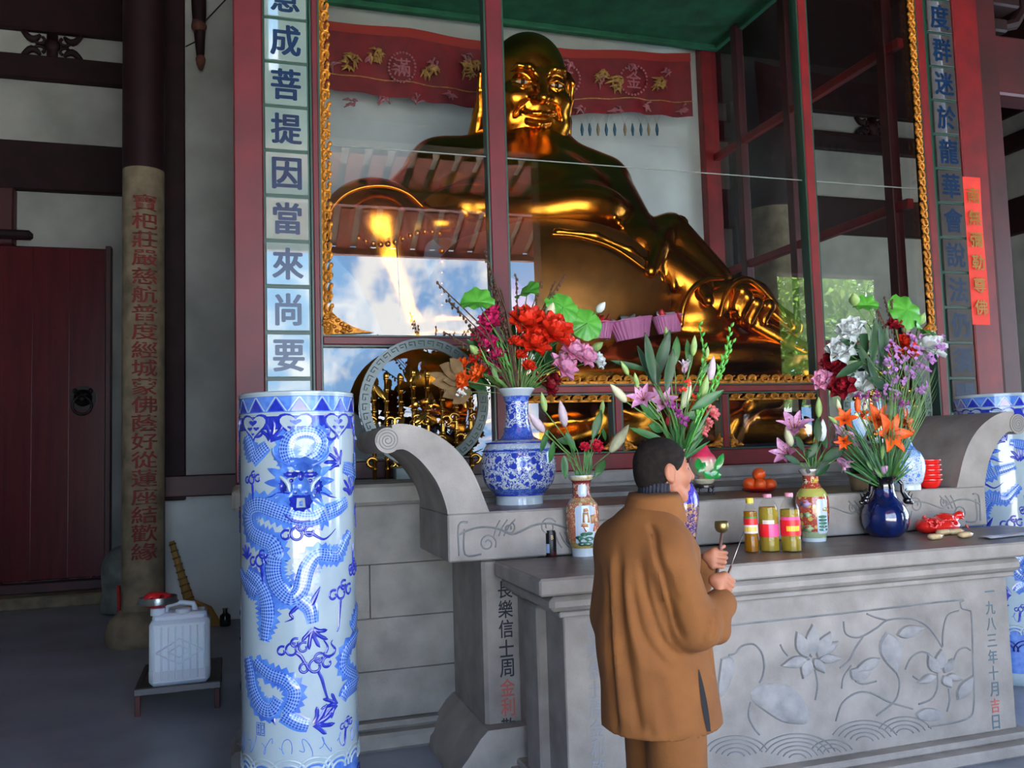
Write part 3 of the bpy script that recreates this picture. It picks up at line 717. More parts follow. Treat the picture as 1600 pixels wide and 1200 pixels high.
# inscriptions
def column_text(s, p0, p1, yp, size, mats, parent, jit=0):
    for i, ch in enumerate(s):
        t = i/(len(s)-1); q = at(p0[0]+(p1[0]-p0[0])*t, p0[1]+(p1[1]-p0[1])*t, y=yp); mb = MB()
        put_glyph(mb, ch, lambda u,v,w_: (q[0]+u, yp-.0005-w_, q[2]+v), size*.85, size, .012, .0015)
        link('character', mb, mats(i), parent)
m_inkblack = mat('black_lettering', (26,34,46), .6); m_inkpale = mat('red_faded_lettering', (176,92,84), .7); m_inkfaint = mat('faint_lettering', (138,140,146), .75); m_inkgrey = mat('grey_lettering', (88,104,114), .75)
column_text('長樂信士周金利敬叩', (789,921), (795,1166), Y2+.06, .098, lambda i: m_inkpale if i in (5,6) else m_inkblack, al)
column_text('昌樂信士周金利敬叩', (927,985), (936,1230), PYP, .085, lambda i: m_inkfaint, al)
column_text('一九八三年十月吉日', (1546,924), (1556,1128), PYP, .078, lambda i: m_inkpale if i == 7 else m_inkgrey, al)
# ------------------------------------------------------------------ blue and white floor jars
m_porc = mat('porcelain_glaze', (168,184,190), .10, c2=(156,174,184), vs=6, coat=.6, bump=.04, bs=90)
m_blue = mat('cobalt', (26,36,150), .14, c2=(40,58,176), vs=40, coat=.6)
m_midblue = mat('mid_cobalt', (84,130,206), .14, c2=(60,100,190), vs=30, coat=.6)
m_wash = mat('cobalt_wash', (84,134,212), .14, c2=(52,88,186), vs=18, coat=.6)
def scale_mat():
    m = bpy.data.materials.new('dragon_scales'); m.use_nodes = True; nt = m.node_tree; p = nt.nodes['Principled BSDF']
    p.inputs['Roughness'].default_value = .14; p.inputs['Coat Weight'].default_value = .6
    uv = nd(nt,'ShaderNodeUVMap'); sp = nd(nt,'ShaderNodeSeparateXYZ'); nt.links.new(uv.outputs['UV'], sp.inputs[0])
    def mth(op, a, b=None):
        n = nd(nt,'ShaderNodeMath'); n.operation = op
        for i, q in enumerate((a, b)):
            if q is None: continue
            if isinstance(q, (int,float)): n.inputs[i].default_value = q
            else: nt.links.new(q, n.inputs[i])
        return n.outputs[0]
    a = mth('ADD', sp.outputs[0], sp.outputs[1]); b = mth('SUBTRACT', sp.outputs[0], sp.outputs[1])
    g = mth('MULTIPLY', mth('SINE', mth('MULTIPLY', a, PI)), mth('SINE', mth('MULTIPLY', b, PI)))
    r = nd(nt,'ShaderNodeValToRGB'); r.color_ramp.elements[0].position = -.0; r.color_ramp.elements[1].position = .14
    r.color_ramp.elements[0].color = lin((122,160,216)); r.color_ramp.elements[1].color = lin((40,72,172))
    nt.links.new(g, r.inputs['Fac']); nt.links.new(r.outputs['Color'], p.inputs['Base Color']); return m
m_scale = scale_mat()
JR, JH = .262, 2.09
jD = 3.93; jc = at(471.5,800,z=FL); 
q0 = at(472,1306,z=FL); jc = (q0[0], q0[1]+.0, FL)
def at_cyl(px, py, c, r):
    d = ray(px, py); A = d[0]**2+d[1]**2; B = -2*(d[0]*c[0]+d[1]*c[1]); Cc = c[0]**2+c[1]**2-r*r; D = B*B-4*A*Cc
    if D < 0:
        t = -B/(2*A)
    else: t = (-B-math.sqrt(D))/(2*A)
    p = CAM+t*d; return math.atan2(p[1]-c[1], p[0]-c[0]), p[2]
def J4(c): return at_cyl(360+c[0]/3.529, 560+c[1]/3.529, jc, JR)
def J5(c): return at_cyl(360+c[0]/3.529, 860+c[1]/3.529, jc, JR)
def JW(a, z, d): return (jc[0]+(JR+d)*math.cos(a), jc[1]+(JR+d)*math.sin(a), z)
AF = math.atan2(-jc[1], -jc[0])                     # direction facing the viewer
jar = thing('dragon_floor_jar', 'tall blue and white porcelain jar with dragons standing at the left front', 'jar', jc, 'dragon floor jars')
ztop = at_cyl(472,612,jc,JR)[1]; H = ztop-FL
link('body', MB().lathe([(JR*.9,0),(JR*.97,.02),(JR,.07),(JR,H-.035),(JR*1.0,H-.01),(JR*.985,H),(JR*.93,H),(JR*.90,H-.03),(JR*.9,H-.3),(0.01,H-.32)], jc, 72, True, False), m_porc, jar, 'auto')
def ring(name, z0, z1, d, m, parent, n=72): 
    return link(name, MB().lathe([(JR,z0-FL),(JR+d,z0-FL+.001),(JR+d,z1-FL-.001),(JR,z1-FL)], jc, n, False, False), m, parent, 'auto')
def patch(mb, pts, d0=.0005, d=.003):
    """closed outline (angle, z) laid on the wall of the jar as raised glaze"""
    n = len(pts); mb.add([JW(a,z,d) for a,z in pts]+[JW(a,z,d0) for a,z in pts], [tuple(range(n))]+[(i,(i+1)%n,n+(i+1)%n,n+i) for i in range(n)])
def ribbon(mb, P, wd, d, sub=5, vscale=None, spike=0, seed=0):
    """band along a centre line (angle,z); wd half-width in metres (scalar or per-point)"""
    W = list(wd) if hasattr(wd,'__len__') else [wd]*len(P)
    Q = smooth([(a*JR, z, w_) for (a,z), w_ in zip(P, W)], sub); vs = []; uv = []; fs = []; L = 0; rs = random.Random(seed)
    K = 4
    for i, q in enumerate(Q):
        t = np.array(Q[min(i+1,len(Q)-1)][:2])-np.array(Q[max(i-1,0)][:2]); t = t/(np.linalg.norm(t)+1e-9); nn = np.array([-t[1], t[0]])
        if i: L += math.hypot(q[0]-Q[i-1][0], q[1]-Q[i-1][1])
        for k in range(K+1):
            s = -1+2*k/K; e = q[2]*s
            if spike and abs(s) == 1: e *= (1+spike*(i % 2))
            p = np.array(q[:2])+nn*e; vs.append(JW(p[0]/JR, p[1], d*(1-.75*s*s)+.0004)); uv.append((L/.014, e/.011))
    for i in range(len(Q)-1):
        for k in range(K): b = i*(K+1)+k; fs.append((b, b+1, b+K+2, b+K+1))
    mb.add(vs, fs, uv)
# rim bands
def zpx(y, x=472): return at_cyl(x, y, jc, JR)[1]
link('rim', MB().lathe([(JR*1.0,H-.012),(JR*1.012,H-.008),(JR*1.012,H+.002),(JR*.99,H+.006),(JR*.93,H+.004)], jc, 72, False, False), m_porc, jar, 'auto')
zA0, zA1 = zpx(643), zpx(618); zB0, zB1 = zpx(670), zpx(649)
bd = ring('triangle_band', zA0, zA1, .0015, m_midblue, jar); b2 = ring('blue_band', zB0, zB1, .0015, m_blue, jar)
for z in (zA0-.004, zA1+.004): ring('white_line', z-.004, z+.004, .003, m_porc, jar)
tri = MB(); wl = MB(); ru = MB(); rd = MB(); n = 16
for i in range(n):
    a = AF+2*PI*(i+.1)/n; h = zA1-zA0; da = PI/n
    patch(tri, [(a-da*.72,zA0+.004),(a+da*.72,zA0+.004),(a,zA1-.012)], .001, .004)
    for s in (-1,1):
        P = [(a+s*da*.98,zA0+.004),(a+s*da*.86,zA0+.004),(a-s*da*.02,zA1-.004),(a+s*da*.1,zA1-.004)]
        patch(wl, P, .001, .0035)
for i in range(8):
    a = AF+2*PI*(i-.03)/8; zc_ = (zB0+zB1)/2-.012
    hs = [(math.sin(t)**3*.085, (.8*math.cos(t)-.34*math.cos(2*t)-.12*math.cos(3*t)-.04*math.cos(4*t))*.068+.004) for t in np.linspace(0,2*PI,26,endpoint=False)]
    patch(ru, [(a+u/JR,zc_+v) for u,v in hs], .001, .004); patch(rd, [(a+u*.82/JR,zc_+v*.82) for u,v in hs], .002, .0055)
    for s in (-1,1): patch(tri, [(a+(s*.02+u*.2)/JR, zc_-.012+v*.14) for u,v in hs], .004, .0065)
    patch(tri, [(a+u*.3/JR, zc_+.014+v*.22) for u,v in hs], .004, .0065); patch(tri, [(a+u*.1/JR, zc_-.036+v*.1) for u,v in hs], .004, .0065)
link('triangles', tri, m_blue, jar, kind='stuff'); link('white_zigzag', wl, m_porc, jar, kind='stuff'); link('ruyi_outline', ru, m_blue, jar, kind='stuff'); link('ruyi_head', rd, m_porc, jar, kind='stuff')
# the dragons
outl = MB(); fin = MB(); body = MB(); dark = MB(); pale = MB(); fine = MB()
def dragon(P, wd, spike=.45, d=.007):
    ribbon(dark, P, [x*1.26 for x in (wd if hasattr(wd,'__len__') else [wd]*len(P))], d*.7)
    ribbon(fin, P, [x*1.62 for x in (wd if hasattr(wd,'__len__') else [wd]*len(P))], d*.45, 5, None, spike)
    ribbon(body, P, [x*1.16 for x in (wd if hasattr(wd,'__len__') else [wd]*len(P))], d)
def claw(c, ang, s=.05):
    s *= 1.45
    a0_, z0_ = c
    for k in range(5):
        t = ang+(-1.15+.58*k); L = s*(1.15 if k in (1,2,3) else .9)
        p = [(a0_+r_*math.cos(t+.25*r_/s)/JR, z0_+r_*math.sin(t+.25*r_/s)) for r_ in (0,L*.45,L*.8,L)]
        ribbon(dark, p, [s*.22,s*.12,s*.12,s*.02], .005, 3)
W1 = .030
arch = [J4(p) for p in ((330,575),(308,500),(335,430),(400,402),(470,414),(505,460),(478,520),(425,552))]
dragon(arch, [.026,.028,.028,.028,.028,.026,.02,.012], .5)
neck = [J4(p) for p in ((520,850),(440,885),(340,870),(250,838),(160,808),(108,830),(98,885),(118,955),(175,995),(228,1020),(252,1080))]+[J5(p) for p in ((242,40),(235,120),(262,200),(330,258),(385,225),(408,140))]+[J4(p) for p in ((428,1145),(475,1085),(540,1085),(590,1085),(622,1030),(655,960))]
dragon(neck, [.030]*15+[.03,.03,.03,.026,.024,.022,.018,.013], .4)
for P, c, ang in (([J4(p) for p in ((530,850),(590,825),(640,790))], J4((657,742)), 1.4), ([J5(p) for p in ((390,270),(440,320),(455,400))], J5((456,440)), -1.5),
                  ([J4(p) for p in ((120,560),(160,520),(205,480))], J4((222,445)), 1.1), ([J4(p) for p in ((710,640),(660,615),(620,600))], J4((595,580)), 2.2)):
    dragon(P, [.024,.022,.016], 0, .006); claw(c, ang)
dragon([J5(p) for p in ((95,120),(150,175),(192,260),(205,350),(196,430),(188,500))], [.02,.026,.028,.028,.022,.012], .5)
dragon([J5(p) for p in ((95,590),(108,660),(122,760),(165,855),(225,880),(268,820))], [.02,.024,.026,.028,.026,.016], .3)
dragon([J5(p) for p in ((135,610),(215,680),(300,715),(352,775),(338,850),(300,905))], [.018,.022,.022,.024,.022,.018], .5)
dragon([J5(p) for p in ((290,905),(370,950),(430,965))], [.022,.022,.018], 0); claw(J5((470,955)), .1, .055)
dragon([J5(p) for p in ((700,440),(650,530),(622,610),(640,660),(690,690))], [.014,.02,.022,.022,.018], .5)
dragon([J5(p) for p in ((702,700),(650,760),(615,820))], [.024,.024,.018], 0); claw(J5((580,850)), 2.9, .045)
dragon([J5(p) for p in ((100,200),(60,120))], [.02,.02], 0); claw(J5((92,40)), 1.5, .035)
# a second dragon's shoulder and a third one's flank wrapping round the sides
dragon([J4(p) for p in ((88,430),(110,500),(128,560))], [.02,.026,.02], .4); dragon([J4(p) for p in ((716,520),(700,580),(706,660))], [.018,.024,.02], .4)
dragon([J5(p) for p in ((88,170),(120,210),(150,240))], [.022,.026,.02], .3); dragon([J5(p) for p in ((712,300),(690,370),(668,440))], [.02,.026,.02], .5)
# head: mane, brow, eyes, snout, jaws
def blob(mb, c, rx, rz, d0, d, lob=0, ph=0, f=J4):
    a_, z_ = f(c); n_ = 28; patch(mb, [(a_+rx*(1+lob*math.cos(9*t+ph))*math.cos(t)/JR, z_+rz*(1+lob*math.cos(9*t+ph))*math.sin(t)) for t in np.linspace(0,2*PI,n_,endpoint=False)], d0, d)
blob(fin, (385,690), .105, .092, .001, .006, .16); blob(fin, (385,600), .085, .045, .001, .008, .12, 1)
wash = MB()
for s in (-1,1):
    for k in range(6):
        t = .9-.42*k; a_, z_ = J4((385,690)); p = [(a_+s*r_*math.cos(t-.2*r_)/JR, z_+r_*math.sin(t)*.95) for r_ in (.05,.10,.135,.16)]
        ribbon(fin, p, [.022,.02,.013,.002], .005, 3)
    cx_ = 388+s*48; blob(dark, (cx_,640), .035, .014, .006, .0105, .1); blob(pale, (cx_+s*4,672), .017, .013, .006, .011); blob(dark, (cx_+s*2,674), .009, .009, .010, .0135)
    ribbon(pale, [J4((385+s*110,650)), J4((385+s*70,690)), J4((385+s*58,735))], [.006,.012,.004], .012, 4)
    blob(wash, (388+s*26,735), .018, .016, .006, .013); blob(dark, (388+s*30,742), .007, .005, .012, .0155)
    p = [J4((388+s*60,745)), J4((388+s*120,740)), J4((388+s*160,760)), J4((388+s*195,768))]; ribbon(dark, p, [.006,.005,.004,.001], .006, 4)
    p = [J4((388+s*60,590)), J4((388+s*120,560)), J4((388+s*150,520)), J4((388+s*148,490))]; ribbon(fin, p, [.010,.009,.007,.001], .010, 4)
    blob(dark, (388+s*95,705), .018, .03, .006, .0085, .2); blob(pale, (388+s*50,620), .012, .006, .008, .0105)
blob(wash, (388,700), .034, .044, .006, .012); blob(dark, (388,648), .012, .022, .010, .0145); blob(dark, (388,790), .048, .042, .006, .0085, .1)

def rect(mb, c, w_, h_, d0, d):
    a_, z_ = J4(c); patch(mb, [(a_-w_/JR,z_-h_),(a_+w_/JR,z_-h_),(a_+w_*.85/JR,z_+h_),(a_-w_*.85/JR,z_+h_)], d0, d)
rect(pale, (388,795), .019, .021, .008, .0125); rect(wash, (384,800), .004, .010, .0125, .0138); rect(wash, (393,798), .003, .012, .0125, .0138)
ribbon(dark, [J4(p) for p in ((300,860),(345,895),(390,900),(440,893))], .007, .0085, 5)
# clouds, flames and the seal
def cloud(f, c, s=1.0, tail=(1,-.3)):
    s *= 1.35
    a_, z_ = f(c)
    for ox, oz, r_ in ((0,0,.026),(.040,.006,.020),(-.036,-.002,.018),(.012,.024,.018)):
        ribbon(dark, [(a_+s*(ox+r_*(1-.5*t)*math.cos(5.8*t+1))/JR, z_+s*(oz+r_*(1-.5*t)*math.sin(5.8*t+1))) for t in np.linspace(0,1,9)], .0042*s, .004, 3)
    ribbon(dark, [(a_+s*t*.12*tail[0]/JR, z_+s*(t*.12*tail[1]-.014+.016*math.sin(t*7))) for t in np.linspace(.15,1,6)], [.007,.008,.006,.005,.003,.001], .004, 3)
    blob(fin, (0,0), .0, .0, 0, .0) if False else None
for f, c, s, tl_ in ((J4,(370,970),1,(1.1,.1)),(J4,(165,1120),.9,(.2,-.9)),(J4,(680,400),.8,(-.1,-1)),(J4,(690,840),.7,(.1,-.6)),(J4,(120,670),.7,(.1,-1)),(J5,(340,550),.9,(.8,-.6)),(J5,(470,640),1,(.5,-1)),(J5,(612,235),1,(-.2,-1)),(J5,(680,110),.8,(-.2,.9)),(J4,(675,1150),.7,(0,1)),(J5,(640,960),.6,(-.3,-.8))): cloud(f, c, s, tl_)
def flame(f, c, s=1.0):
    a_, z_ = f(c)
    for k, (ox, h_) in enumerate(((-.018,.07),(.02,.05))):
        ribbon(dark, [(a_+s*(ox+.010*math.sin(5*t+k))/JR, z_+s*h_*t) for t in np.linspace(0,1,6)], [.007*s,.006*s,.005*s,.004*s,.003*s,.001], .004, 3)
    ribbon(dark, [(a_+s*.03*math.cos(t)/JR, z_+s*(.004+.022*math.sin(t))) for t in np.linspace(PI,2*PI,6)], .006*s, .004, 3)
flame(J4,(555,425)); flame(J4,(150,410)); flame(J5,(545,560))
for P in ([(445,300),(470,250),(495,200)],[(370,310),(330,350),(345,375),(300,395)],[(235,930),(250,960)]): ribbon(dark, [J5(p) for p in P], [.014,.010,.002] if len(P) == 3 else ([.010,.007,.005,.001] if len(P) == 4 else [.012,.002]), .005, 4)
def seal():
    a_, z_ = J5((167,985)); q = .024
    for u0,u1,v0,v1 in ((-1,1,.9,1),(-1,1,-1,-.9),(-1,-.9,-1,1),(.9,1,-1,1),(-.05,.05,-1,1),(-.8,-.2,.5,.62),(-.8,-.2,.1,.22),(-.56,-.44,-.8,.8),(-.8,-.2,-.7,-.58),(.2,.8,.6,.72),(.2,.3,-.7,.7),(.7,.8,-.7,.7),(.2,.8,-.1,.02),(.2,.8,-.7,-.58)):
        patch(fin, [(a_+u*q/JR, z_+v*q*1.15) for u,v in ((u0,v0),(u1,v0),(u1,v1),(u0,v1))], .0005, .002)
seal()
# wave border at the foot
wv = MB(); wz = zpx(1186)
ring('wave_ground', FL+.09, wz-.03, .001, m_midblue, jar)
nw = 14
for i in range(nw):
    a = AF+2*PI*(i+.5)/nw
    for k, r_ in enumerate((.085,.062,.038)):
        ribbon(wv, [(a+r_*math.cos(t)/JR, wz-.075+r_*.85*math.sin(t)) for t in np.linspace(0,PI,10)], .006, .0035+.001*k, 2)
    for r_ in (.075,.05): ribbon(dark, [(a+(2*PI/nw)*.5+r_*math.cos(t)/JR, wz-.19+r_*math.sin(t)) for t in np.linspace(0,PI,9)], .005, .0045, 2)
for i in range(9):
    a_ = AF-1.35+i*.33; z_ = wz+.05
    ribbon(fine, [(a_+(.012*math.sin(9*t)+.05*t)/JR*1.0, z_+.045*math.sin(7*t+i)*(.4+.6*t)) for t in np.linspace(0,1,14)], .0016, .002, 3)
link('waves', wv, m_porc, jar, True, kind='stuff')
n2 = [(fin,'dragon_fins',m_wash),(body,'dragon_body',m_scale),(dark,'dark_brushwork',m_blue),(wash,'dragon_face',m_midblue),(pale,'dragon_eyes',m_porc),(fine,'fine_lines',m_wash)]
for mb, nm, mm in n2:
    # the far half carries the same dragons once more
    k = len(mb.v); V = np.array(mb.v); R_ = np.array([[-1,0,0],[0,-1,0],[0,0,1]]); cc = np.array([jc[0],jc[1],0])
    mb.add((V-cc)@R_.T+cc, list(mb.f), list(mb.uv) if mb.hasuv else None)
    link(nm, mb, mm, jar, True, kind='stuff', fix=False)
# the second jar: a copy turned about its axis, behind the right arm
xr = at(1533,600,y=5.15)[0]
j2 = copy_tree(jar, (0,0,0)); j2.location = (5.28, 5.02, FL); j2.rotation_euler = (0,0,math.radians(-75))
j2['label'] = 'tall blue and white porcelain jar half hidden behind the right scroll arm of the altar'
# ------------------------------------------------------------------ the golden seated statue
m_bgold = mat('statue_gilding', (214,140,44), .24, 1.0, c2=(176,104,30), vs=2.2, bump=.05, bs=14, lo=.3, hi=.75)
m_bbelly = mat('dull_dimmed_gilding', (132,88,40), .5, .85, c2=(98,66,32), vs=3, bump=.06, bs=20)  # belly gilding darkened to paint in the dark wall it reflects
m_eyew = mat('eye_white', (226,214,190), .2); m_eyed = mat('eye_dark', (24,18,16), .15)
st = thing('golden_seated_statue', 'huge gilded laughing bald figure seated inside the glass case', 'statue', (3.1,8.0,ZD+.02))
def V(px, py, y): return at(px, py, y=y)
B = SDF((.62,6.55,ZD+.02), (6.0,9.75,5.0), .03)
# torso
B.ell(V(818,330,8.15), (1.05,.72,.62), .1)
B.cap(V(822,205,8.35), V(818,290,8.25), .40, .55, .15)
B.cap(V(800,258,8.35), V(690,272,8.4), .36, .34, .2); B.cap(V(850,262,8.35), V(935,290,8.35), .36, .33, .2)
B.ell(V(905,330,7.60), (.50,.36,.27), .10); B.ell(V(742,334,7.60), (.52,.36,.27), .12); B.ell(V(830,336,7.62), (.4,.3,.22), .15); B.poly([V(694,288,7.9),V(698,310,7.62),V(703,338,7.5)], .014, .05, 'sub'); B.ell(V(757,338,7.28), .05, .02)
B.poly([V(868,362,7.1),V(930,368,7.05),V(985,392,7.05),V(1030,428,7.1)], .035, .04)
B.ell(V(966,348,7.32), .045, .02)
# right-hand (viewer) arm and sleeve
B.cap(V(940,300,8.25), V(996,392,7.45), .33, .265, .09); B.cap(V(996,392,7.45), V(1085,455,7.2), .25, .20, .08)
B.poly([V(1048,348,7.6),V(1030,385,7.2),V(1016,424,6.98)], [.10,.085,.07], .04)
B.cap(V(1042,375,7.6), V(1108,445,7.35), .26, .24, .05)
B.poly([V(1035,352,7.8),V(1060,352,7.8),V(1068,378,7.75)], [.06,.10,.03], .03)
for k in range(4): B.poly([V(1030+k*17,360+k*20,7.35),V(1024+k*20,400+k*15,7.15),V(1035+k*18,440+k*9,7.1)], .03, .03)
# left-hand (viewer) arm, raised knee under the robe, shin and foot
B.cap(V(690,275,8.4), V(610,345,7.9), .34, .26, .15); B.ell(V(585,352,7.45), (.46,.45,.40), .15)
B.cap(V(585,360,7.4), V(640,500,7.35), .34, .26, .15); B.cap(V(640,500,7.3), V(735,500,7.2), .16, .12, .08)
B.cap(V(600,350,7.35), V(700,350,7.3), .16, .12, .1)
# lap, knees and robe spread over the dais
B.ell(V(1120,566,7.45), (1.02,.62,.30), .06); B.ell(V(850,600,7.75), (1.9,1.0,.42), .15); B.ell(V(1000,560,7.35), (.9,.45,.22), .08)
B.ell(V(1072,505,7.5), (.5,.5,.34), .1); B.cap(V(1200,535,7.2), V(1262,590,7.1), .10, .16, .06); B.cap(V(660,575,7.5), V(900,600,7.3), .34, .30, .15)
B.ell(V(690,600,7.6), (.95,.7,.42), .15)
for pts, r in (([(858,640),(905,632),(945,655),(1010,668),(1090,672)],.075),([(880,690),(930,675),(985,690),(1050,700),(1110,690)],.07),([(985,632),(1020,650),(1080,660),(1110,640)],.08),
               ([(1140,690),(1150,655),(1175,635),(1215,628)],.06),([(660,650),(720,670),(770,655)],.08),([(870,615),(990,622),(1110,615),(1230,612)],.07)):
    B.poly([V(a,b,7.0) for a, b in pts], r, .09)
B.ell(V(1000,680,7.45), (2.0,.5,.36), .1)
v, f = B.mesh(); link('body', (v,f), m_bgold, st, True)
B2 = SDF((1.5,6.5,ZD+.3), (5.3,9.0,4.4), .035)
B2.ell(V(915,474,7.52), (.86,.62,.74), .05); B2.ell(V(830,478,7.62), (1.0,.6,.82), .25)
v, f = B2.mesh(); link('belly', (v,f), m_bbelly, st, True, label='gilded belly, dulled and darkened for the dark wall it reflects')
# cloth edge lines
e = MB()
for pts, yy, r in (([(503,372),(514,335),(534,308),(566,293),(604,291),(638,303),(662,325)],6.98,.016),([(860,366),(905,370),(960,388),(1012,424)],6.90,.022),([(1064,512),(1068,478),(1084,450),(1108,436),(1132,436)],7.0,.030),
                   ([(1124,498),(1134,462),(1150,442),(1172,438),(1200,462),(1226,496),(1238,512)],6.98,.034)):
    P = smooth([tuple(V(a,b,yy)) for a, b in pts], 1) if False else [V(a,b,yy) for a, b in pts]
    S3 = [np.array(p) for p in P]; Q = []
    for i in range(len(S3)-1):
        p0, p1, p2, p3 = S3[max(i-1,0)], S3[i], S3[i+1], S3[min(i+2,len(S3)-1)]
        for t in np.linspace(0,1,5,endpoint=False): Q.append(.5*((2*p1)+(-p0+p2)*t+(2*p0-5*p1+4*p2-p3)*t*t+(-p0+3*p1-3*p2+p3)*t**3))
    Q.append(S3[-1]); e.tube(Q, [r*(.35+.65*math.sin(PI*min(1,max(0,(i+1)/(len(Q)+1))))**.5) for i in range(len(Q))], 8)
link('robe_edge', e, m_bgold, st, True)
# hand closed on the neck of a cloth sack
Hn = SDF(tuple(V(1060,530,6.9)-np.array([.1,.2,.15])), tuple(V(1275,425,7.6)+np.array([.25,.3,.1])), .014)
Hn.ell(V(1120,478,7.25), (.36,.28,.27), .05); Hn.cap(V(1150,445,7.25), V(1235,512,7.1), .10, .12, .08); Hn.ell(V(1168,468,7.2), (.24,.22,.20), .08)
Hn.cap(V(1172,505,7.05), V(1258,552,6.95), .085, .10, .05)
for (a, b, c, d) in ((1150,455,1147,481),(1160,462,1153,492),(1175,470,1168,503),(1192,478,1190,502)):
    p0, p2 = V(a,b,7.08), V(c,d,6.98); p1 = (p0+p2)/2+np.array([0,-.10,.05]); Hn.poly([p0,p1,p2], [.072,.070,.056], .018)
    Hn.ell(p2+np.array([.0,-.045,-.012]), (.032,.02,.034), .008)
Hn.poly([V(1092,448,7.2),V(1098,458,7.02),V(1106,470,6.95)], [.08,.075,.06], .03)
v, f = Hn.mesh(); link('hand', (v,f), m_bgold, st, True)
# head, tipped forward over the chest
hc = V(822,152,8.2); HX, HY, HZ = hc; TILT = .33
h = SDF((HX-.72,HY-.75,HZ-.95), (HX+.72,HY+.6,HZ+.75), .0125)
L = lambda x, y, z: (HX+x, HY+y, HZ+z)
h.ell(L(0,.03,.17), (.40,.46,.46), .05); h.ell(L(0,-.03,-.14), (.415,.425,.40), .14); h.ell(L(0,.0,-.36), (.40,.39,.26), .12)
for s in (-1,1):
    h.ell(L(s*.23,-.27,-.26), (.17,.15,.17), .10); h.ell(L(s*.22,-.335,-.05), (.15,.12,.12), .09)
    h.poly([L(s*.05,-.43,.17),L(s*.13,-.45,.245),L(s*.23,-.41,.25),L(s*.29,-.35,.20)], [.016,.022,.020,.010], .06)
    h.ell(L(s*.175,-.425,.135), (.095,.04,.045), .05, 'sub'); h.ell(L(s*.175,-.352,.12), (.088,.062,.058), .02)
    h.poly([L(s*.085,-.415,.115),L(s*.175,-.432,.146),L(s*.27,-.385,.118)], [.008,.014,.008], .012)
    h.poly([L(s*.095,-.415,.09),L(s*.18,-.430,.068),L(s*.265,-.385,.088)], [.010,.016,.010], .015)
    h.ell(L(s*.44,.06,.10), (.055,.12,.20), .03); h.ell(L(s*.475,.03,.12), (.03,.06,.11), .02, 'sub')
    h.poly([L(s*.45,.06,-.02),L(s*.475,.06,-.22),L(s*.49,.10,-.46)], [.062,.062,.085], .03)
    h.poly([L(s*.455,.03,.26),L(s*.50,.0,.18),L(s*.50,.0,.02),L(s*.485,.02,-.12)], .024, .02)
h.ell(L(0,-.16,-.50), (.36,.29,.18), .12); h.ell(L(0,-.38,-.40), (.16,.12,.10), .08)
h.poly([L(-.28,-.20,-.47),L(0,-.36,-.52),L(.28,-.20,-.47)], [.09,.11,.09], .07); h.poly([L(-.34,-.10,-.58),L(0,-.29,-.64),L(.34,-.10,-.58)], [.10,.11,.10], .05)
h.poly([L(0,-.43,.18),L(0,-.48,.07),L(0,-.545,-.035)], [.042,.045,.062], .06); h.ell(L(0,-.545,-.035), (.072,.065,.055), .03)
for s in (-1,1):
    h.ell(L(s*.072,-.475,-.035), (.05,.05,.042), .03)
    h.poly([L(s*.09,-.47,-.05),L(s*.175,-.455,-.12),L(s*.235,-.40,-.22)], [.008,.014,.008], .04, 'sub')
h.poly([L(-.16,-.44,-.165),L(-.07,-.485,-.185),L(0,-.495,-.18),L(.07,-.485,-.185),L(.16,-.44,-.165)], [.012,.026,.028,.026,.012], .025)
h.poly([L(-.11,-.45,-.255),L(0,-.485,-.28),L(.11,-.45,-.255)], [.016,.032,.016], .03)
h.poly([L(-.21,-.42,-.175),L(-.10,-.485,-.215),L(0,-.505,-.225),L(.10,-.485,-.215),L(.21,-.42,-.175)], [.010,.018,.020,.018,.010], .015, 'sub')
h.poly([L(-.16,-.40,-.335),L(0,-.47,-.33),L(.16,-.40,-.335)], .008, .03, 'sub')
def tip(P):
    P = np.array(P, float)-hc; c, s = math.cos(TILT), math.sin(TILT)
    return np.stack([P[:,0], c*P[:,1]-s*P[:,2], s*P[:,1]+c*P[:,2]], 1)+hc
v, f = h.mesh(); hd = link('head', (tip(v),f), m_bgold, st, True)
for s in (-1,1):
    a = MB(); a.sphere(L(s*.176,-.388,.105), (.07,.035,.022), 14, 8); a.v = [tuple(p) for p in tip(a.v)]; ey = link('eye', a, m_eyew, hd, True, label='painted white eye')
    a = MB(); a.sphere(L(s*.176,-.412,.105), (.026,.016,.021), 10, 6); a.v = [tuple(p) for p in tip(a.v)]; link('pupil', a, m_eyed, ey, True)
# string of beads
pts = [V(560+i*11.5, 372+10*math.sin(i*.5), 6.92) for i in range(12)]+[V(690, 392+i*17, 6.95) for i in range(6)]
for p in pts: link('bead', MB().sphere(p, .026, 10, 7), m_bgold, st, True)
# painted band at the back of the lower panes
link('seat_panel', MB().box(4.0,5.6,7.2,7.5,ZD+.03,ZD+.36,.02), m_red, st); link('seat_base', MB().box(3.95,5.6,6.95,7.19,ZD+.02,ZD+.17,.02), mat('navy_paint',(26,36,60),.4), st)
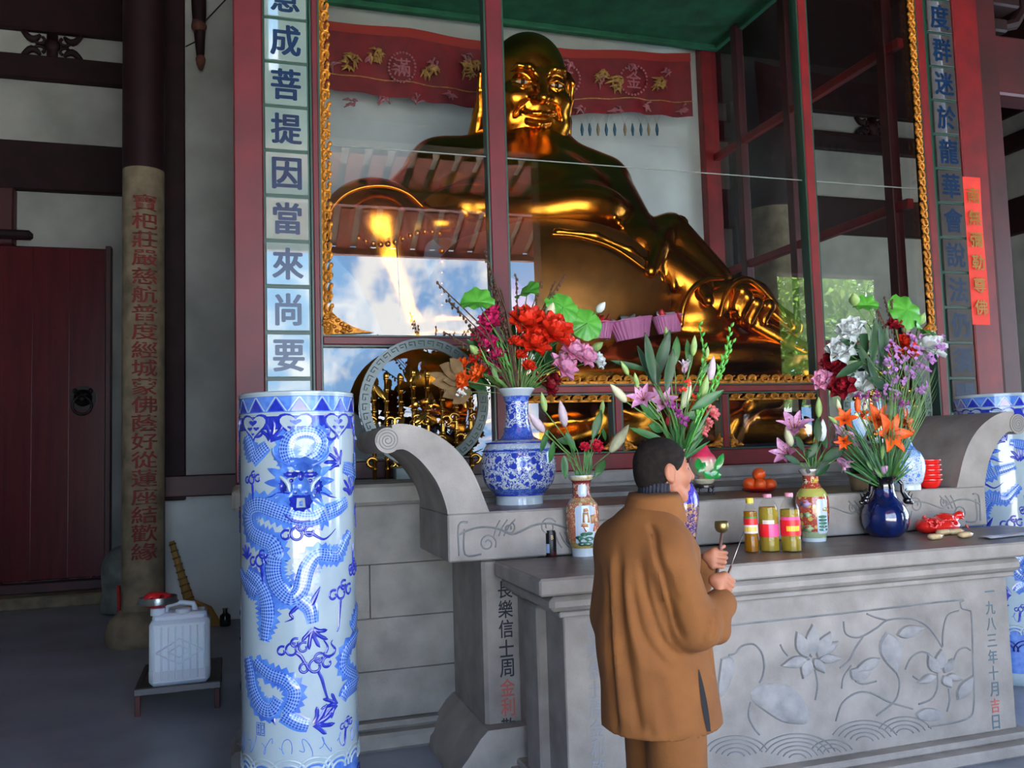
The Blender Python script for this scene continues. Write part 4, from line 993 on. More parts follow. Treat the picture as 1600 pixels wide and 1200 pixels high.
# ------------------------------------------------------------------ embroidered valance behind the statue
def V2(px, py, y): return at(px, py, y=y)
YV = 9.6
tp = [(504,36),(640,50),(750,68),(890,80),(1000,85),(1077,88)]; bt = [(504,136),(640,156),(750,168),(890,178),(1000,177),(1080,184)]
Tp = [at(a,b,y=YV) for a,b in tp]; Bt = [at(a,b,y=YV) for a,b in bt]
def ip(P, u):
    k = u*(len(P)-1); i = min(int(k), len(P)-2); return P[i]*(1-(k-i))+P[i+1]*(k-i)
def vfn(u, v):
    p = ip(Tp,u)*(1-v)+ip(Bt,u)*v; return (p[0], YV+.03*math.sin(u*55)*v+.02*math.sin(u*23), p[2])
va = thing('embroidered_valance', 'dark red embroidered banner hung across the white wall behind the statue head', 'banner', (3.3,YV,ip(Bt,.5)[2]))
m_val = mat('red_silk', (116,12,26), .6, c2=(92,8,20), vs=5, bump=.1, bs=40); m_thread = mat('gold_thread', (176,138,70), .55, .3, c2=(128,92,50), vs=20); m_pinkth = mat('pink_thread', (150,90,100), .7)
link('cloth', MB().grid(vfn, 60, 6), m_val, va, True)
link('top_band', MB().grid(lambda u,v: tuple(np.array(vfn(u,-.04+.14*v))+np.array([0,-.012,0])), 60, 1), mat('orange_red_silk',(140,34,28),.6), va, True)
link('gold_line', MB().tube([tuple(np.array(vfn(u,.76))+np.array([0,-.01,0])) for u in np.linspace(0,1,50)], .007, 5), m_thread, va)
def emb(px, py, s, m, n, seed, name):
    rs = random.Random(seed); mb = MB()
    for k in range(n):
        a = rs.uniform(0,2*PI); r_ = s*math.sqrt(rs.random()); p = at(px+r_*math.cos(a), py+r_*math.sin(a)*.9, y=YV-.045)
        d = rs.uniform(0,PI); L_ = rs.uniform(.03,.08)
        mb.tube([p-np.array([L_*math.cos(d),0,L_*math.sin(d)]), p+np.array([.01,-.01,.012]), p+np.array([L_*math.cos(d),0,L_*math.sin(d)*.4])], [.006,.018,.004], 5)
    link(name, mb, m, va, True, kind='stuff')
for i, (x, y, s, n) in enumerate(((546,96,13,22),(585,86,12,18),(672,112,12,20),(735,108,16,26),(938,118,10,18),(962,130,11,22),(1030,130,10,18))): emb(x,y,s,m_thread,n,i,'embroidered_figure')
for i, (x, y) in enumerate(((628,105),(885,124),(990,125))):
    mb = MB()
    for k in range(26):
        a = 2*PI*k/26; p = at(x+21*math.cos(a), y+23*math.sin(a), y=YV-.045); mb.sphere(p, (.016,.008,.016), 6, 4)
    link('dotted_roundel', mb, m_pinkth, va, True, kind='stuff')
    q = at(x,y,y=YV-.05); mb = MB(); put_glyph(mb, '滿玉金'[i], lambda u,v,w_: (q[0]+u, YV-.05-w_, q[2]+v), .20, .22, .01, .003); link('character', mb, m_pinkth, va)
for i in range(22): emb(520+i*26, (60+i*1.2)+ (74+random.uniform(0,24) if i % 2 else 20+random.uniform(0,30)), 8, m_pinkth, 5, 50+i, 'embroidered_spray')
m_cord = mat('white_cord',(190,190,180),.8); m_tb = mat('blue_tassel',(40,84,104),.6); m_tt = mat('tan_tassel',(140,120,90),.6)
for i, x in enumerate((909,921,934,947,960,976,988,1001,1013,1026)):
    a, b, c = at(x-5,181,y=YV-.02), at(x,193,y=YV-.02), at(x+1,212,y=YV-.02); d = at(x+6,181,y=YV-.02)
    o = link('tassel', MB().tube([b,(b+c)/2,c],[.008,.022,.010],6), m_tb if i % 3 != 2 else m_tt, va, True)
    link('cord', MB().tube([a,b,d],.004,4), m_cord, o)

# ------------------------------------------------------------------ vases
def zone_mat(name, zones, zmax, pat=None, rough=.12):
    """glaze painted in horizontal zones (object z / height); pat = zones carrying a scrolling flower pattern"""
    m = bpy.data.materials.new(name); m.use_nodes = True; nt = m.node_tree; p = nt.nodes['Principled BSDF']
    p.inputs['Roughness'].default_value = rough; p.inputs['Coat Weight'].default_value = .5
    tc = nd(nt,'ShaderNodeTexCoord'); sp = nd(nt,'ShaderNodeSeparateXYZ'); nt.links.new(tc.outputs['Object'], sp.inputs[0])
    dv = nd(nt,'ShaderNodeMath'); dv.operation = 'DIVIDE'; nt.links.new(sp.outputs[2], dv.inputs[0]); dv.inputs[1].default_value = zmax
    def ramp(cols):
        r = nd(nt,'ShaderNodeValToRGB'); r.color_ramp.interpolation = 'CONSTANT'; e = r.color_ramp.elements
        while len(e) < len(cols): e.new(.5)
        for i, (q, c) in enumerate(cols): e[i].position = q; e[i].color = lin(c)
        nt.links.new(dv.outputs[0], r.inputs['Fac']); return r
    base = ramp([(a,b) for a,b,_ in zones]); fig = ramp([(a,c) for a,_,c in zones])
    vo = nd(nt,'ShaderNodeTexVoronoi'); vo.inputs['Scale'].default_value = pat[0]; nz = nd(nt,'ShaderNodeTexNoise'); nz.inputs['Scale'].default_value = pat[0]*2.2; nz.inputs['Detail'].default_value = 2; nz.inputs['Distortion'].default_value = 2.5
    nt.links.new(tc.outputs['Object'], vo.inputs['Vector']); nt.links.new(tc.outputs['Object'], nz.inputs['Vector'])
    lt = nd(nt,'ShaderNodeMath'); lt.operation = 'LESS_THAN'; nt.links.new(vo.outputs['Distance'], lt.inputs[0]); lt.inputs[1].default_value = pat[1]
    gt = nd(nt,'ShaderNodeMath'); gt.operation = 'GREATER_THAN'; nt.links.new(nz.outputs['Fac'], gt.inputs[0]); gt.inputs[1].default_value = pat[2]
    mx = nd(nt,'ShaderNodeMath'); mx.operation = 'MAXIMUM'; nt.links.new(lt.outputs[0], mx.inputs[0]); nt.links.new(gt.outputs[0], mx.inputs[1])
    mc = nd(nt,'ShaderNodeMix'); mc.data_type = 'RGBA'; nt.links.new(mx.outputs[0], mc.inputs[0]); nt.links.new(base.outputs[0], mc.inputs[6]); nt.links.new(fig.outputs[0], mc.inputs[7])
    nt.links.new(mc.outputs[2], p.inputs['Base Color']); return m
def vase(name, label, px, py, z, prof_px, m, group=None, lip=None):
    """prof_px: (radius, y) rows in photo pixels from the foot up"""
    c = at(px, py, z=z); k = dep(c)/FPX; h = [( r*k, (py-y)*k) for r, y in prof_px]
    t = thing(name, label, 'vase', tuple(c), group)
    P = [(h[0][0]*.9,0)]+smooth(h, 4); top = P[-1]; body = P+[(top[0]*.86,top[1]),(top[0]*.7,top[1]-.03),(max(.012,min(r for r,_ in h)*.8),top[1]-.08),(.005,top[1]-.09)]
    o = link('body', MB().lathe(body, c, 48, True, True), m, t, 'auto')
    return t, c, k
W_ = (206,218,222); Bl = (40,64,176); Bm = (70,104,196)
m_v1 = zone_mat('blue_scroll_glaze', [(0,W_,W_),(.075,(96,130,200),(56,84,180)),(.135,W_,Bl),(.44,(70,104,196),(150,180,220)),(.475,W_,(170,190,220)),(.55,(76,110,200),(48,76,180)),(.66,W_,Bl),(.885,(60,90,190),(110,140,210)),(.93,W_,W_)], .70, (17,.36,.515))
prof1 = [(37,787),(37,774),(42,768),(53,755),(58,738),(58.5,722),(54,702),(47,692),(31,686),(24,680),(20,662),(18,645),(18.5,630),(21,620),(28,610),(29,607)]
v1, c1, k1 = vase('blue_white_vase', 'large blue and white vase holding red and pink flowers left of the ship vase', 812, 787, ZB+.002, prof1, m_v1)
m_v1.node_tree.nodes['Math'].inputs[1].default_value = 180*k1
rg = MB()
for z_, r_ in ((692,50),(704,57),(772,41)): rg.lathe([(r_*k1+.001,(787-z_)*k1-.004),(r_*k1+.004,(787-z_)*k1),(r_*k1+.001,(787-z_)*k1+.004)], c1, 48, False, False)
link('painted_line', rg, m_blue, v1, True)
def on_vase(c, r, px, py):
    a, z = at_cyl(px, py, c, r); return a, z
m_v2 = zone_mat('ship_vase_glaze', [(0,W_,W_),(.10,(190,160,90),(120,130,90)),(.19,(178,100,74),(214,196,150)),(.66,(170,130,90),(196,180,140)),(.72,(140,60,52),(206,180,150)),(.90,(110,40,40),(110,40,40)),(.935,(206,196,160),(176,140,90)),(.99,W_,W_)], .45, (26,.28,.60))
prof2 = [(18,868),(18,858),(21,850),(24.5,838),(26,815),(26,800),(24,788),(17,779),(14,770),(14,760),(15,753),(19,748),(19.5,743)]
v2, c2, k2 = vase('ship_vase', 'small patterned porcelain vase painted with a sailing ship beside the drink can', 912, 868, ZT+.003, prof2, m_v2)
m_v2.node_tree.nodes['Math'].inputs[1].default_value = 125*k2
def vpatch(mb, c, k, foot, prof, pts, d):
    P = smooth(prof, 4); 
    def rad(y):
        for (r0,y0),(r1,y1) in zip(P[:-1],P[1:]):
            if (y0-y)*(y1-y) <= 0 and y0 != y1: return r0+(r1-r0)*(y-y0)/(y1-y0)
        return P[-1][0]
    vf = math.atan2(-c[1],-c[0]); n = len(pts); vs = []
    for q in (d, .0006):
        for x, y in pts:
            r_ = rad(y); a = vf+math.asin(max(-.98,min(.98,(x-foot[0])/r_))); vs.append((c[0]+(r_*k+q)*math.cos(a), c[1]+(r_*k+q)*math.sin(a), c[2]+(foot[1]-y)*k))
    mb.add(vs, [tuple(range(n))]+[(i,(i+1)%n,n+(i+1)%n,n+i) for i in range(n)])
def vgrid(mb, c, k, foot, prof, x0, x1, y0, y1, d, nx=10, ny=16):
    P = smooth(prof, 4); vf = math.atan2(-c[1],-c[0])
    def rad(y):
        for (r0,ya),(r1,yb) in zip(P[:-1],P[1:]):
            if (ya-y)*(yb-y) <= 0 and ya != yb: return r0+(r1-r0)*(y-ya)/(yb-ya)
        return P[-1][0]
    def fn(u, w_):
        y = y0+(y1-y0)*w_; ins = 1-.5*max(0,(abs(w_-.5)-.42)/.08)**2*.5; xm_ = (x0+x1)/2; x = xm_+(x0-xm_+(x1-x0)*u)*ins; r_ = rad(y); a = vf+math.asin(max(-.98,min(.98,(x-foot[0])/r_)))
        return (c[0]+(r_*k+d)*math.cos(a), c[1]+(r_*k+d)*math.sin(a), c[2]+(foot[1]-y)*k)
    mb.grid(fn, nx, ny)
pn = MB()
cols = lambda x0,x1,ys: [(x0,y) for y in ys]+[(x1,y) for y in ys[::-1]]
vgrid(pn, c2, k2, (912,868), prof2, 901, 930, 849, 789, .0016); vgrid(pn, c2, k2, (912,868), prof2, 907, 920, 776, 757, .0016, 6, 6)
link('picture_panel', pn, mat('panel_white',(196,210,226),.15,coat=.5), v2, True)
sg = MB(); sr_ = MB(); so = MB()
for x, y, r_ in ((907,838,6),(913,842,8),(921,840,7),(911,848,7),(919,848,7),(914,833,6),(922,832,5)): vpatch(sg, c2, k2, (912,868), prof2, [(x+r_*math.cos(t),y+r_*.5*math.sin(t)) for t in np.linspace(0,2*PI,12,endpoint=False)], .0034)
for pts in ([(913,800),(921,799),(923,815),(912,815)],[(914,794),(920,793),(922,798),(914,799)],[(924,804),(931,803),(931,816),(925,817)],[(911,816),(920,817),(920,822),(910,821)]): vpatch(sr_, c2, k2, (912,868), prof2, pts, .0036)
vpatch(so, c2, k2, (912,868), prof2, [(912,820),(931,818),(929,829),(916,829)], .004)
link('painted_rocks', sg, mat('painted_green',(84,140,110),.2,c2=(50,104,80),vs=30), v2, True); link('painted_sails', sr_, mat('painted_sail',(206,150,100),.2), v2, True); link('painted_hull', so, mat('painted_hull',(206,90,50),.2), v2, True)
m_v3 = zone_mat('cloisonne_glaze', [(0,(40,30,90),(130,60,60)),(.25,(60,40,110),(170,130,90)),(.6,(52,40,150),(90,80,190)),(.9,(40,30,100),(170,140,100))], .5, (30,.33,.55))
prof3 = [(24,876),(25,864),(28,845),(32,820),(36,795),(35,775),(27,758),(17,745),(14,730),(15,715),(21,702)]
v3, c3, k3 = vase('purple_vase', 'deep purple patterned vase mostly hidden behind the monk head', 1060, 876, ZT+.003, prof3, m_v3)
m_v3.node_tree.nodes['Math'].inputs[1].default_value = 150*k3
m_v4 = zone_mat('red_vase_glaze', [(0,W_,W_),(.05,(150,170,130),(190,180,150)),(.14,(160,62,50),(196,170,90)),(.62,(176,176,90),(150,160,80)),(.73,(160,62,50),(210,190,120)),(.91,(200,196,190),(90,84,90))], .5, (22,.30,.64))
prof4 = [(18,845),(19,838),(23,820),(25,800),(25,782),(22,770),(16,762),(12,755),(12,748),(13,742),(17.5,737),(18,733)]
v4, c4, k4 = vase('red_floral_vase', 'red and green flower patterned vase with pink lilies beside the oil bottles', 1272, 845, ZT+.003, prof4, m_v4)
m_v4.node_tree.nodes['Math'].inputs[1].default_value = 112*k4
for (x, y, r_, cc) in ((1262,786,8,(176,150,186)),(1264,803,6,(150,176,130)),(1264,824,8,(196,160,70)),(1290,795,4,(196,180,90)),(1263,752,5,(190,180,150)),(1278,751,5,(206,176,70))):
    mb = MB(); vpatch(mb, c4, k4, (1272,845), prof4, [(x+r_*(1+.2*math.cos(5*t))*math.cos(t), y+r_*.7*(1+.2*math.cos(5*t))*math.sin(t)) for t in np.linspace(0,2*PI,20,endpoint=False)], .003); link('painted_flower', mb, mat('pf%d'%x,cc,.2), v4, True)
mb = MB(); vgrid(mb, c4, k4, (1272,845), prof4, 1278, 1293, 832, 779, .002); pl_ = link('picture_panel', mb, _mats['panel_white'], v4, True)
for i in range(5): 
    mb = MB(); vpatch(mb, c4, k4, (1272,845), prof4, [(1286+6*math.cos(t), 806+5*i+2.2*math.sin(t)) for t in np.linspace(0,2*PI,10,endpoint=False)], .004); link('painted_rock', mb, _mats['painted_green'], v4, True)
m_v5 = mat('midnight_glaze', (14,34,92), .10, c2=(10,18,50), vs=9, coat=.8)
prof5 = [(20,838),(24,835),(32,825),(35,812),(34,800),(28,788),(20,778),(16,766),(15,756),(17,750),(22,746)]
v5, c5, k5 = vase('dark_blue_vase', 'dark blue glazed vase with black dragon handles and orange lilies', 1385, 838, ZT+.003, prof5, m_v5)
m_blk = mat('black_glaze', (12,12,18), .12, coat=.8)
link('black_neck', MB().lathe([(22.6*k5,(838-745)*k5),(17.5*k5,(838-751)*k5),(15.6*k5,(838-757)*k5),(16.6*k5,(838-764)*k5)], c5, 40, False, False), m_blk, v5, True)
for s in (-1,1):
    f = lambda x, y, d=0: at(1385+s*x, y, y=c5[1]+d)
    mb = MB(); mb.tube([f(16,748),f(24,756),f(25,768),f(30,776),f(34,780)], [.010,.013,.014,.018,.020], 8); mb.sphere(f(33,782), (.030,.026,.024), 10, 7)
    mb.tube([f(36,784),f(40,786),f(42,783)], [.016,.012,.005], 6)
    for q in ((28,770),(34,774),(38,778)): mb.tube([f(q[0],q[1]),f(q[0]+3,q[1]-7)], [.007,.002], 5)
    link('dragon_handle', mb, m_blk, v5, True)
prof6 = [(20,765),(20,757),(23,752),(27,738),(28,724),(24,710),(16,702),(11,694),(8,678),(8,660),(10,645),(15,634)]
m_v6 = zone_mat('pale_blue_scroll_glaze', [(0,W_,W_),(.08,W_,(84,130,204)),(.40,(160,190,220),(84,130,204)),(.48,(70,110,196),(130,160,220)),(.62,W_,(60,96,190))], .5, (24,.30,.57))
v6, c6, k6 = vase('blue_white_bottle_vase', 'slender necked blue and white vase behind the dark blue vase', 1418, 766, ZB+.002, prof6, m_v6)
m_v6.node_tree.nodes['Math'].inputs[1].default_value = 131*k6
# ------------------------------------------------------------------ flowers
F_ = {}
def fm(name, c, c2, rough=.5): return mat('petal_'+name, c, rough, c2=c2, vs=40, sub=0.0)
m_stem = mat('stem_green', (96,134,62), .5, c2=(70,110,50), vs=20); m_leafg = mat('leaf_green', (48,104,42), .42, c2=(30,76,34), vs=12); m_lotus = mat('lotus_leaf_green', (92,170,60), .38, c2=(60,136,46), vs=9)
m_dkleaf = mat('dark_leaf_green', (30,72,32), .5, c2=(20,52,26), vs=10); m_bud = mat('bud_green', (160,184,110), .45, c2=(120,156,84), vs=20); m_twig = mat('twig_brown', (92,64,44), .8, c2=(60,42,32), vs=20)
m_dry = mat('dried_leaf', (120,96,60), .8, c2=(84,64,40), vs=12); m_anther = mat('anther', (150,84,40), .6); m_yel = mat('flower_eye', (240,190,50), .5)
PC = {'red': fm('red',(226,52,20),(206,34,14)), 'orange': fm('orange',(240,104,28),(226,74,16)), 'magenta': fm('magenta',(206,40,104),(180,24,84)), 'pink': fm('pink',(250,190,214),(240,150,192)),
      'white': fm('white',(246,248,242),(236,240,234)), 'dkred': fm('dark_red',(150,16,34),(120,10,26)), 'lilypink': fm('lily_pink',(222,172,206),(196,116,166)), 'palepink': fm('pale_pink',(222,200,206),(206,176,188)),
      'cream': fm('cream',(222,220,180),(206,206,160)), 'lilac': fm('lilac',(178,124,184),(150,96,160)), 'purple': fm('purple',(140,50,120),(110,36,96)), 'coral': fm('coral',(236,140,140),(220,110,116)), 'rose': fm('rose',(214,36,66),(190,20,50))}
def frame(d):
    d = np.array(d, float); d /= np.linalg.norm(d); a = np.array([0,0,1.]) if abs(d[2]) < .9 else np.array([1.,0,0]); x = np.cross(a, d); x /= np.linalg.norm(x); return np.stack([x, np.cross(d, x), d], 1)
def petal(mb, c, Rm, az, tilt, L, wd, curl, cup, n=(4,5), shape=.75):
    """one petal: grows from c, az round the axis, tilt from the axis"""
    def fn(u, v):
        s = (u-.5)*2; w_ = wd*math.sin(PI*min(1,(v*.93+.05))**shape)**.8
        th = tilt+curl*v*v; r_ = L*v*math.sin(tilt+curl*v*.5); z = L*v*math.cos(tilt+curl*v*.5)
        x = r_-cup*s*s*wd*math.cos(th); zz_ = z+cup*s*s*wd*math.sin(th); y = s*w_
        q = np.array([x*math.cos(az)-y*math.sin(az), x*math.sin(az)+y*math.cos(az), zz_]); return c+Rm@q
    mb.grid(fn, n[0], n[1])
def peony(c, d, r, rs):
    mb = MB(); Rm = frame(d)
    for k, (n, t, L, w_) in enumerate(((5,.25,.62,.42),(7,.65,.85,.42),(8,1.05,1.0,.42),(7,1.45,1.0,.40))):
        for i in range(n): petal(mb, c, Rm, 2*PI*(i+.5*(k % 2)+rs.uniform(-.15,.15))/n, t+rs.uniform(-.1,.1), r*L, r*w_, -.7+.25*k, .5)
    return mb
def lily(c, d, r, rs, open_=1.0):
    mb = MB(); Rm = frame(d)
    for i in range(6): petal(mb, c, Rm, 2*PI*i/6+rs.uniform(-.1,.1), .25*open_, r*1.25, r*(.24 if i % 2 else .32), 1.35*open_+rs.uniform(-.15,.25), .25, (4,7), .8)
    st_ = MB()
    for i in range(6):
        a = 2*PI*i/6+.5; q = np.array([.28*r*math.cos(a),.28*r*math.sin(a),.85*r]); p = c+Rm@q; st_.tube([c,(c+p)/2+Rm@np.array([0,0,.05*r]),p], r*.018, 4); st_.sphere(p, (r*.06,r*.03,r*.03), 6, 4)
    return mb, st_
def budmesh(c, d, L, r): 
    d = np.array(d,float); d /= np.linalg.norm(d); return MB().tube([c+d*L*t for t in (-.5,-.42,-.25,0,.2,.38,.5)], [r*.25,r*.62,r*.95,r,r*.75,r*.38,r*.05], 8)
def lotusleaf(c, d, r, rs, fold=0):
    Rm = frame(d); ph = rs.uniform(0,6)
    def fn(u, v):
        a = 2*PI*u; rr = r*v*(1+.05*math.sin(9*a+ph)*v); z = .10*r*math.sin(8*a)*v*v-.20*r*v*v+fold*abs(math.sin(a))*rr*.9
        return c+Rm@np.array([rr*math.cos(a), rr*math.sin(a), z])
    return MB().grid(fn, 32, 5)
def blade(p0, p1, wd, bend, rs, n=8):
    p0, p1 = np.array(p0), np.array(p1); d = p1-p0; L = np.linalg.norm(d); d /= L; sd = np.cross(d, np.array([.25*rs.uniform(-1,1),-1,.2])); sd /= np.linalg.norm(sd); up_ = np.cross(sd, d)
    return MB().grid(lambda u,v: p0+d*L*v+up_*bend*L*math.sin(PI*v*.5)**2*.6+sd*wd*(2*u-1)*math.sin(PI*min(1,v*.95+.04))**.8+up_*abs(2*u-1)*wd*.3, 2, n)
def stemtube(mb, a, b, r, sag=.0):
    a, b = np.array(a), np.array(b); m = a*.45+b*.55+np.array([0,0,.04*np.linalg.norm(b-a)]); m[:2] = a[:2]*.62+b[:2]*.38; mb.tube([a, a*.6+m*.4, m, m*.4+b*.6, b], r, 6)
class Bouquet:
    def __init__(s, c, k, mouth, seed, group, lean=0.0): s.lean = lean; s.c = c; s.k = k; s.m = at(mouth[0], mouth[1]+4, y=c[1]); s.rs = random.Random(seed); s.g = group; s.n = 0
    def pos(s, px, py, dy=0):
        return at(px, py, y=s.c[1]+dy+s.lean)
    def dirv(s, p, f=.9):
        d = p-s.m; d = d/(np.linalg.norm(d)+1e-9); return d+np.array([-.30,-1,.10])*f
    def base(s): a = s.rs.uniform(0,6.28); return s.m+np.array([.018*math.cos(a),.018*math.sin(a),-.05])
    def flower(s, kind, px, py, r, col, label, dy=None, d=None, cat='flower', stem=True, leaves=0, open_=1.0, name=None):
        rs = s.rs; dy = rs.uniform(-.07,.05) if dy is None else dy; p = s.pos(px,py,dy); k = dep(p)/FPX; r = r*k*(1.22 if kind in ('peony','blossom') else 1.08); d = s.dirv(p) if d is None else np.array(d, float)
        t = thing(name or kind, label, cat, tuple(p)); s.n += 1
        dd = d/np.linalg.norm(d); bs = p-dd*r*.1
        if kind in ('peony','blossom'):
            link('petals', peony(p-dd*r*.35, d, r, rs), PC[col], t, True, fix=False); link('flower_eye', MB().sphere(p+dd*r*.02, (r*.16,)*3, 8, 6), m_yel, t, True)
        elif kind == 'lily':
            a, b = lily(p-dd*r*.45, d, r, rs, open_); link('petals', a, PC[col], t, True, fix=False); link('stamens', b, m_anther, t, True); bs = p-dd*r*.5
        elif kind in ('lily_bud','flower_bud'):
            L_ = r*2; link('bud', budmesh(p, d, L_, r*(.34 if kind == 'lily_bud' else .62)), PC.get(col, m_bud), t, True); bs = p-dd*L_*.48
        elif kind == 'lotus_leaf':
            link('leaf', lotusleaf(p, d, r, rs, .55 if open_ < 1 else 0), m_lotus, t, True, fix=False); bs = p
        if stem:
            mb = MB(); stemtube(mb, s.base(), bs, .0035); link('stem', mb, m_stem, t, True)
        for i in range(leaves):
            q = s.m*(.75-.2*i)+bs*(.25+.2*i); e = q+np.array([rs.uniform(-.16,.16),rs.uniform(-.1,.05),rs.uniform(-.05,.12)]); link('leaf', blade(q, e, .020, rs.uniform(-.2,.2), rs), m_leafg, t, True, fix=False)
        return t
    def leaf(s, p0, p1, wd, m=None, label=None, bend=.1, dy=-.03, group='loose leaves'):
        a, b = s.pos(*p0, dy), s.pos(*p1, dy-.02); o = link('leaf_blade', blade(a, b, wd*dep(a)/FPX, bend, s.rs, 10), m or m_leafg, None, True, fix=False)
        return o
    def leaves(s, label, cat, blades, m=None, grp=None):
        """one leafy stem: several blades that belong together"""
        t = thing('leafy_stem', label, cat, tuple(s.m))
        for (x0,y0,x1,y1,w_) in blades:
            dy = s.rs.uniform(-.08,.04); a, b = s.pos(x0,y0,dy), s.pos(x1,y1,dy-.03); link('leaf', blade(a,b,w_*dep(a)/FPX,s.rs.uniform(-.15,.15),s.rs,8), m or m_leafg, t, True, fix=False)
            mb = MB(); stemtube(mb, s.base(), a, .003); link('stem', mb, m_stem, t, True)
        return t
    def twigs(s, label, ends, m=None, beads=True, bm=None):
        t = thing('budded_twig', label, 'twig', tuple(s.m))
        for (x, y) in ends:
            p = s.pos(x, y, s.rs.uniform(-.05,.05)); mb = MB(); b = s.base(); stemtube(mb, b, p, .0042); link('twig', mb, m_twig, t, True)
            if beads:
                q = MB()
                for i in range(16):
                    u = .45+.55*i/15; c = b*(1-u)+p*u; m_ = b*.45+p*.55; c[:2] = c[:2]+(b[:2]*.62+p[:2]*.38-(b[:2]*.5+p[:2]*.5))*4*u*(1-u)*.5
                    q.sphere(c+np.array([s.rs.uniform(-.009,.009),s.rs.uniform(-.006,.006),0]), (.0085,.0085,.012), 6, 4)
                link('catkins', q, bm or m_twig, t, True, kind='stuff')
        return t
    def filler(s, label, x0, x1, y0, y1, n, wd=.012, m=None, ln=.14, grass=False, back=0.0):
        mb = MB(); rs = s.rs
        for i in range(n):
            x, y = rs.uniform(x0,x1), rs.uniform(y0,y1); p = s.pos(x,y,rs.uniform(-.10,.08)+back); d = p-s.m; d = d/np.linalg.norm(d)+np.array([rs.uniform(-.4,.4),rs.uniform(-.4,.2),rs.uniform(-.2,.5)])
            a = s.base() if grass else p-d*ln*.5
            mb2 = blade(a, p+d*ln*.5*rs.uniform(.5,1), wd*rs.uniform(.6,1.2), rs.uniform(-.2,.2), rs, 6); mb.add(mb2.v, mb2.f)
        o = link('foliage', mb, m or m_leafg, None, True, kind='stuff', fix=False); return tag(o, label, 'foliage')
    def spray(s, label, ends, col, n=16, r=5.0, spread=9):
        t = thing('flower_spray', label, 'flower', tuple(s.m)); rs = s.rs
        for (x, y) in ends:
            p = s.pos(x,y,rs.uniform(-.08,.03)); mb = MB(); stemtube(mb, s.base(), p, .0025); link('stem', mb, m_stem, t, True); q = MB(); k = dep(p)/FPX
            for i in range(n):
                c = p+np.array([rs.gauss(0,spread*k*.7),rs.gauss(0,spread*k*.5),rs.gauss(0,spread*k*.55)]); R0 = frame((rs.uniform(-.6,.6),-1,rs.uniform(-.2,1)))
                for j in range(4): petal(q, c, R0, j*PI/2, 1.1, r*k*.62, r*k*.36, .3, .1, (2,2))
            link('florets', q, PC[col], t, True, kind='stuff', fix=False)
        return t
# --- big bouquet in the blue and white vase
b = Bouquet(c1, k1, (810,607), 11, 'big bouquet', .12)
for i, (x, y, r, dy, lb) in enumerate(((824,497,29,-.08,'large red orange silk peony at the top of the big bouquet'),(866,513,32,-.14,'largest red orange silk peony, right of the top one'),(836,532,24,-.16,'red orange silk peony below and between two larger ones'),(814,553,10,-.12,'small red blossom low in the middle of the big bouquet'),(827,570,11,-.15,'small round red blossom just above the vase mouth'),(805,531,10,-.12,'small orange red blossom left of the lower peony'))): b.flower('peony',x,y,r,'red',lb,dy)
for x, y, r, lb in ((719,572,14,'orange blossom at the far left of the big bouquet, upper of two'),(721,594,14,'orange blossom at the far left of the big bouquet, lower of two'),(745,582,16,'orange silk blossom hanging left over the vase'),(743,557,12,'deep orange blossom under the green bud at left')): b.flower('blossom',x,y,r,'orange' if y != 557 else 'red',lb)
for x, y, r, lb in ((765,500,20,'magenta blossom under the folded lotus leaf at left'),(750,520,16,'magenta blossom at the left edge of the big bouquet'),(762,535,16,'brightest magenta blossom in the left half of the bouquet'),(789,566,12,'magenta blossom in the middle above the vase'),(786,588,15,'magenta star blossom drooping by the vase mouth'),(757,570,14,'dark magenta blossom between the orange ones'),(775,552,13,'magenta blossom at the centre left of the big bouquet'),(800,548,10,'small magenta blossom near the middle stems'),(772,578,11,'magenta blossom low beside the orange one'),(770,484,14,'small magenta blossom highest at left')): b.flower('blossom',x,y,r,'magenta',lb)
for x, y, r, lb in ((897,545,21,'pink silk peony with yellow eye at the right of the big bouquet'),(884,570,23,'pale pink silk peony drooping lowest at right'),(917,554,19,'lilac pink peony furthest right of the three')): b.flower('peony',x,y,r,'pink',lb,-.14)
for x, y, r, c, lb in ((936,562,14,'white','white blossom beneath the green bud at far right'),(859,600,18,'dkred','dark red blossom hanging right of the vase mouth'),(868,590,12,'dkred','dark red blossom tucked behind the hanging one'),(838,590,9,'dkred','small dark red blossom beside the vase lip')): b.flower('blossom',x,y,r,c,lb)
for x, y, r, c, lb in ((860,485,13,'cream','plump cream bud above the largest red peony'),(939,480,10,'white','white tipped bud at the top right of the big bouquet'),(934,541,10,'g','round green bud at the right of the pink peonies'),(740,546,10,'g','round green bud on a bent stalk at left')): b.flower('flower_bud',x,y,r,c,lb,name='flower_bud')
for x, y, r, d, o, lb in ((746,472,25,(-.2,-.75,.75),.5,'folded green lotus leaf at the left top of the big bouquet'),(824,457,20,(-.7,-.35,.9),.5,'lotus leaf seen edge on at the very top'),(880,480,26,(.1,-1,.35),1,'round lotus leaf right of the cream bud'),(917,505,25,(.0,-1,.25),1,'round lotus leaf at the far right of the big bouquet'),(866,472,14,(.1,-1,.6),1,'small lotus leaf behind the cream bud')): b.flower('lotus_leaf',x,y,r,None,lb,-.06,d,cat='leaf',open_=o)
b.twigs('tall budded brown twigs rising above the big bouquet', [(756,392),(764,412),(771,440),(776,470),(762,430),(782,452),(790,490)]); b.twigs('pale catkin twigs right of the case post', [(845,442),(880,432),(868,440),(806,430)]); b.twigs('thin dark twigs leaning left over the glass', [(683,442),(700,470),(696,520)])
b.filler('mixed green leaves filling the low middle of the big bouquet', 735,866,515,604,110,.026,back=.13); b.filler('small bright leaves low in the front of the big bouquet', 765,850,572,604,26,.016,m_stem,.10); b.filler('fine grassy leaves in the big bouquet', 755,800,540,570,16,.006,m_lotus,.18)
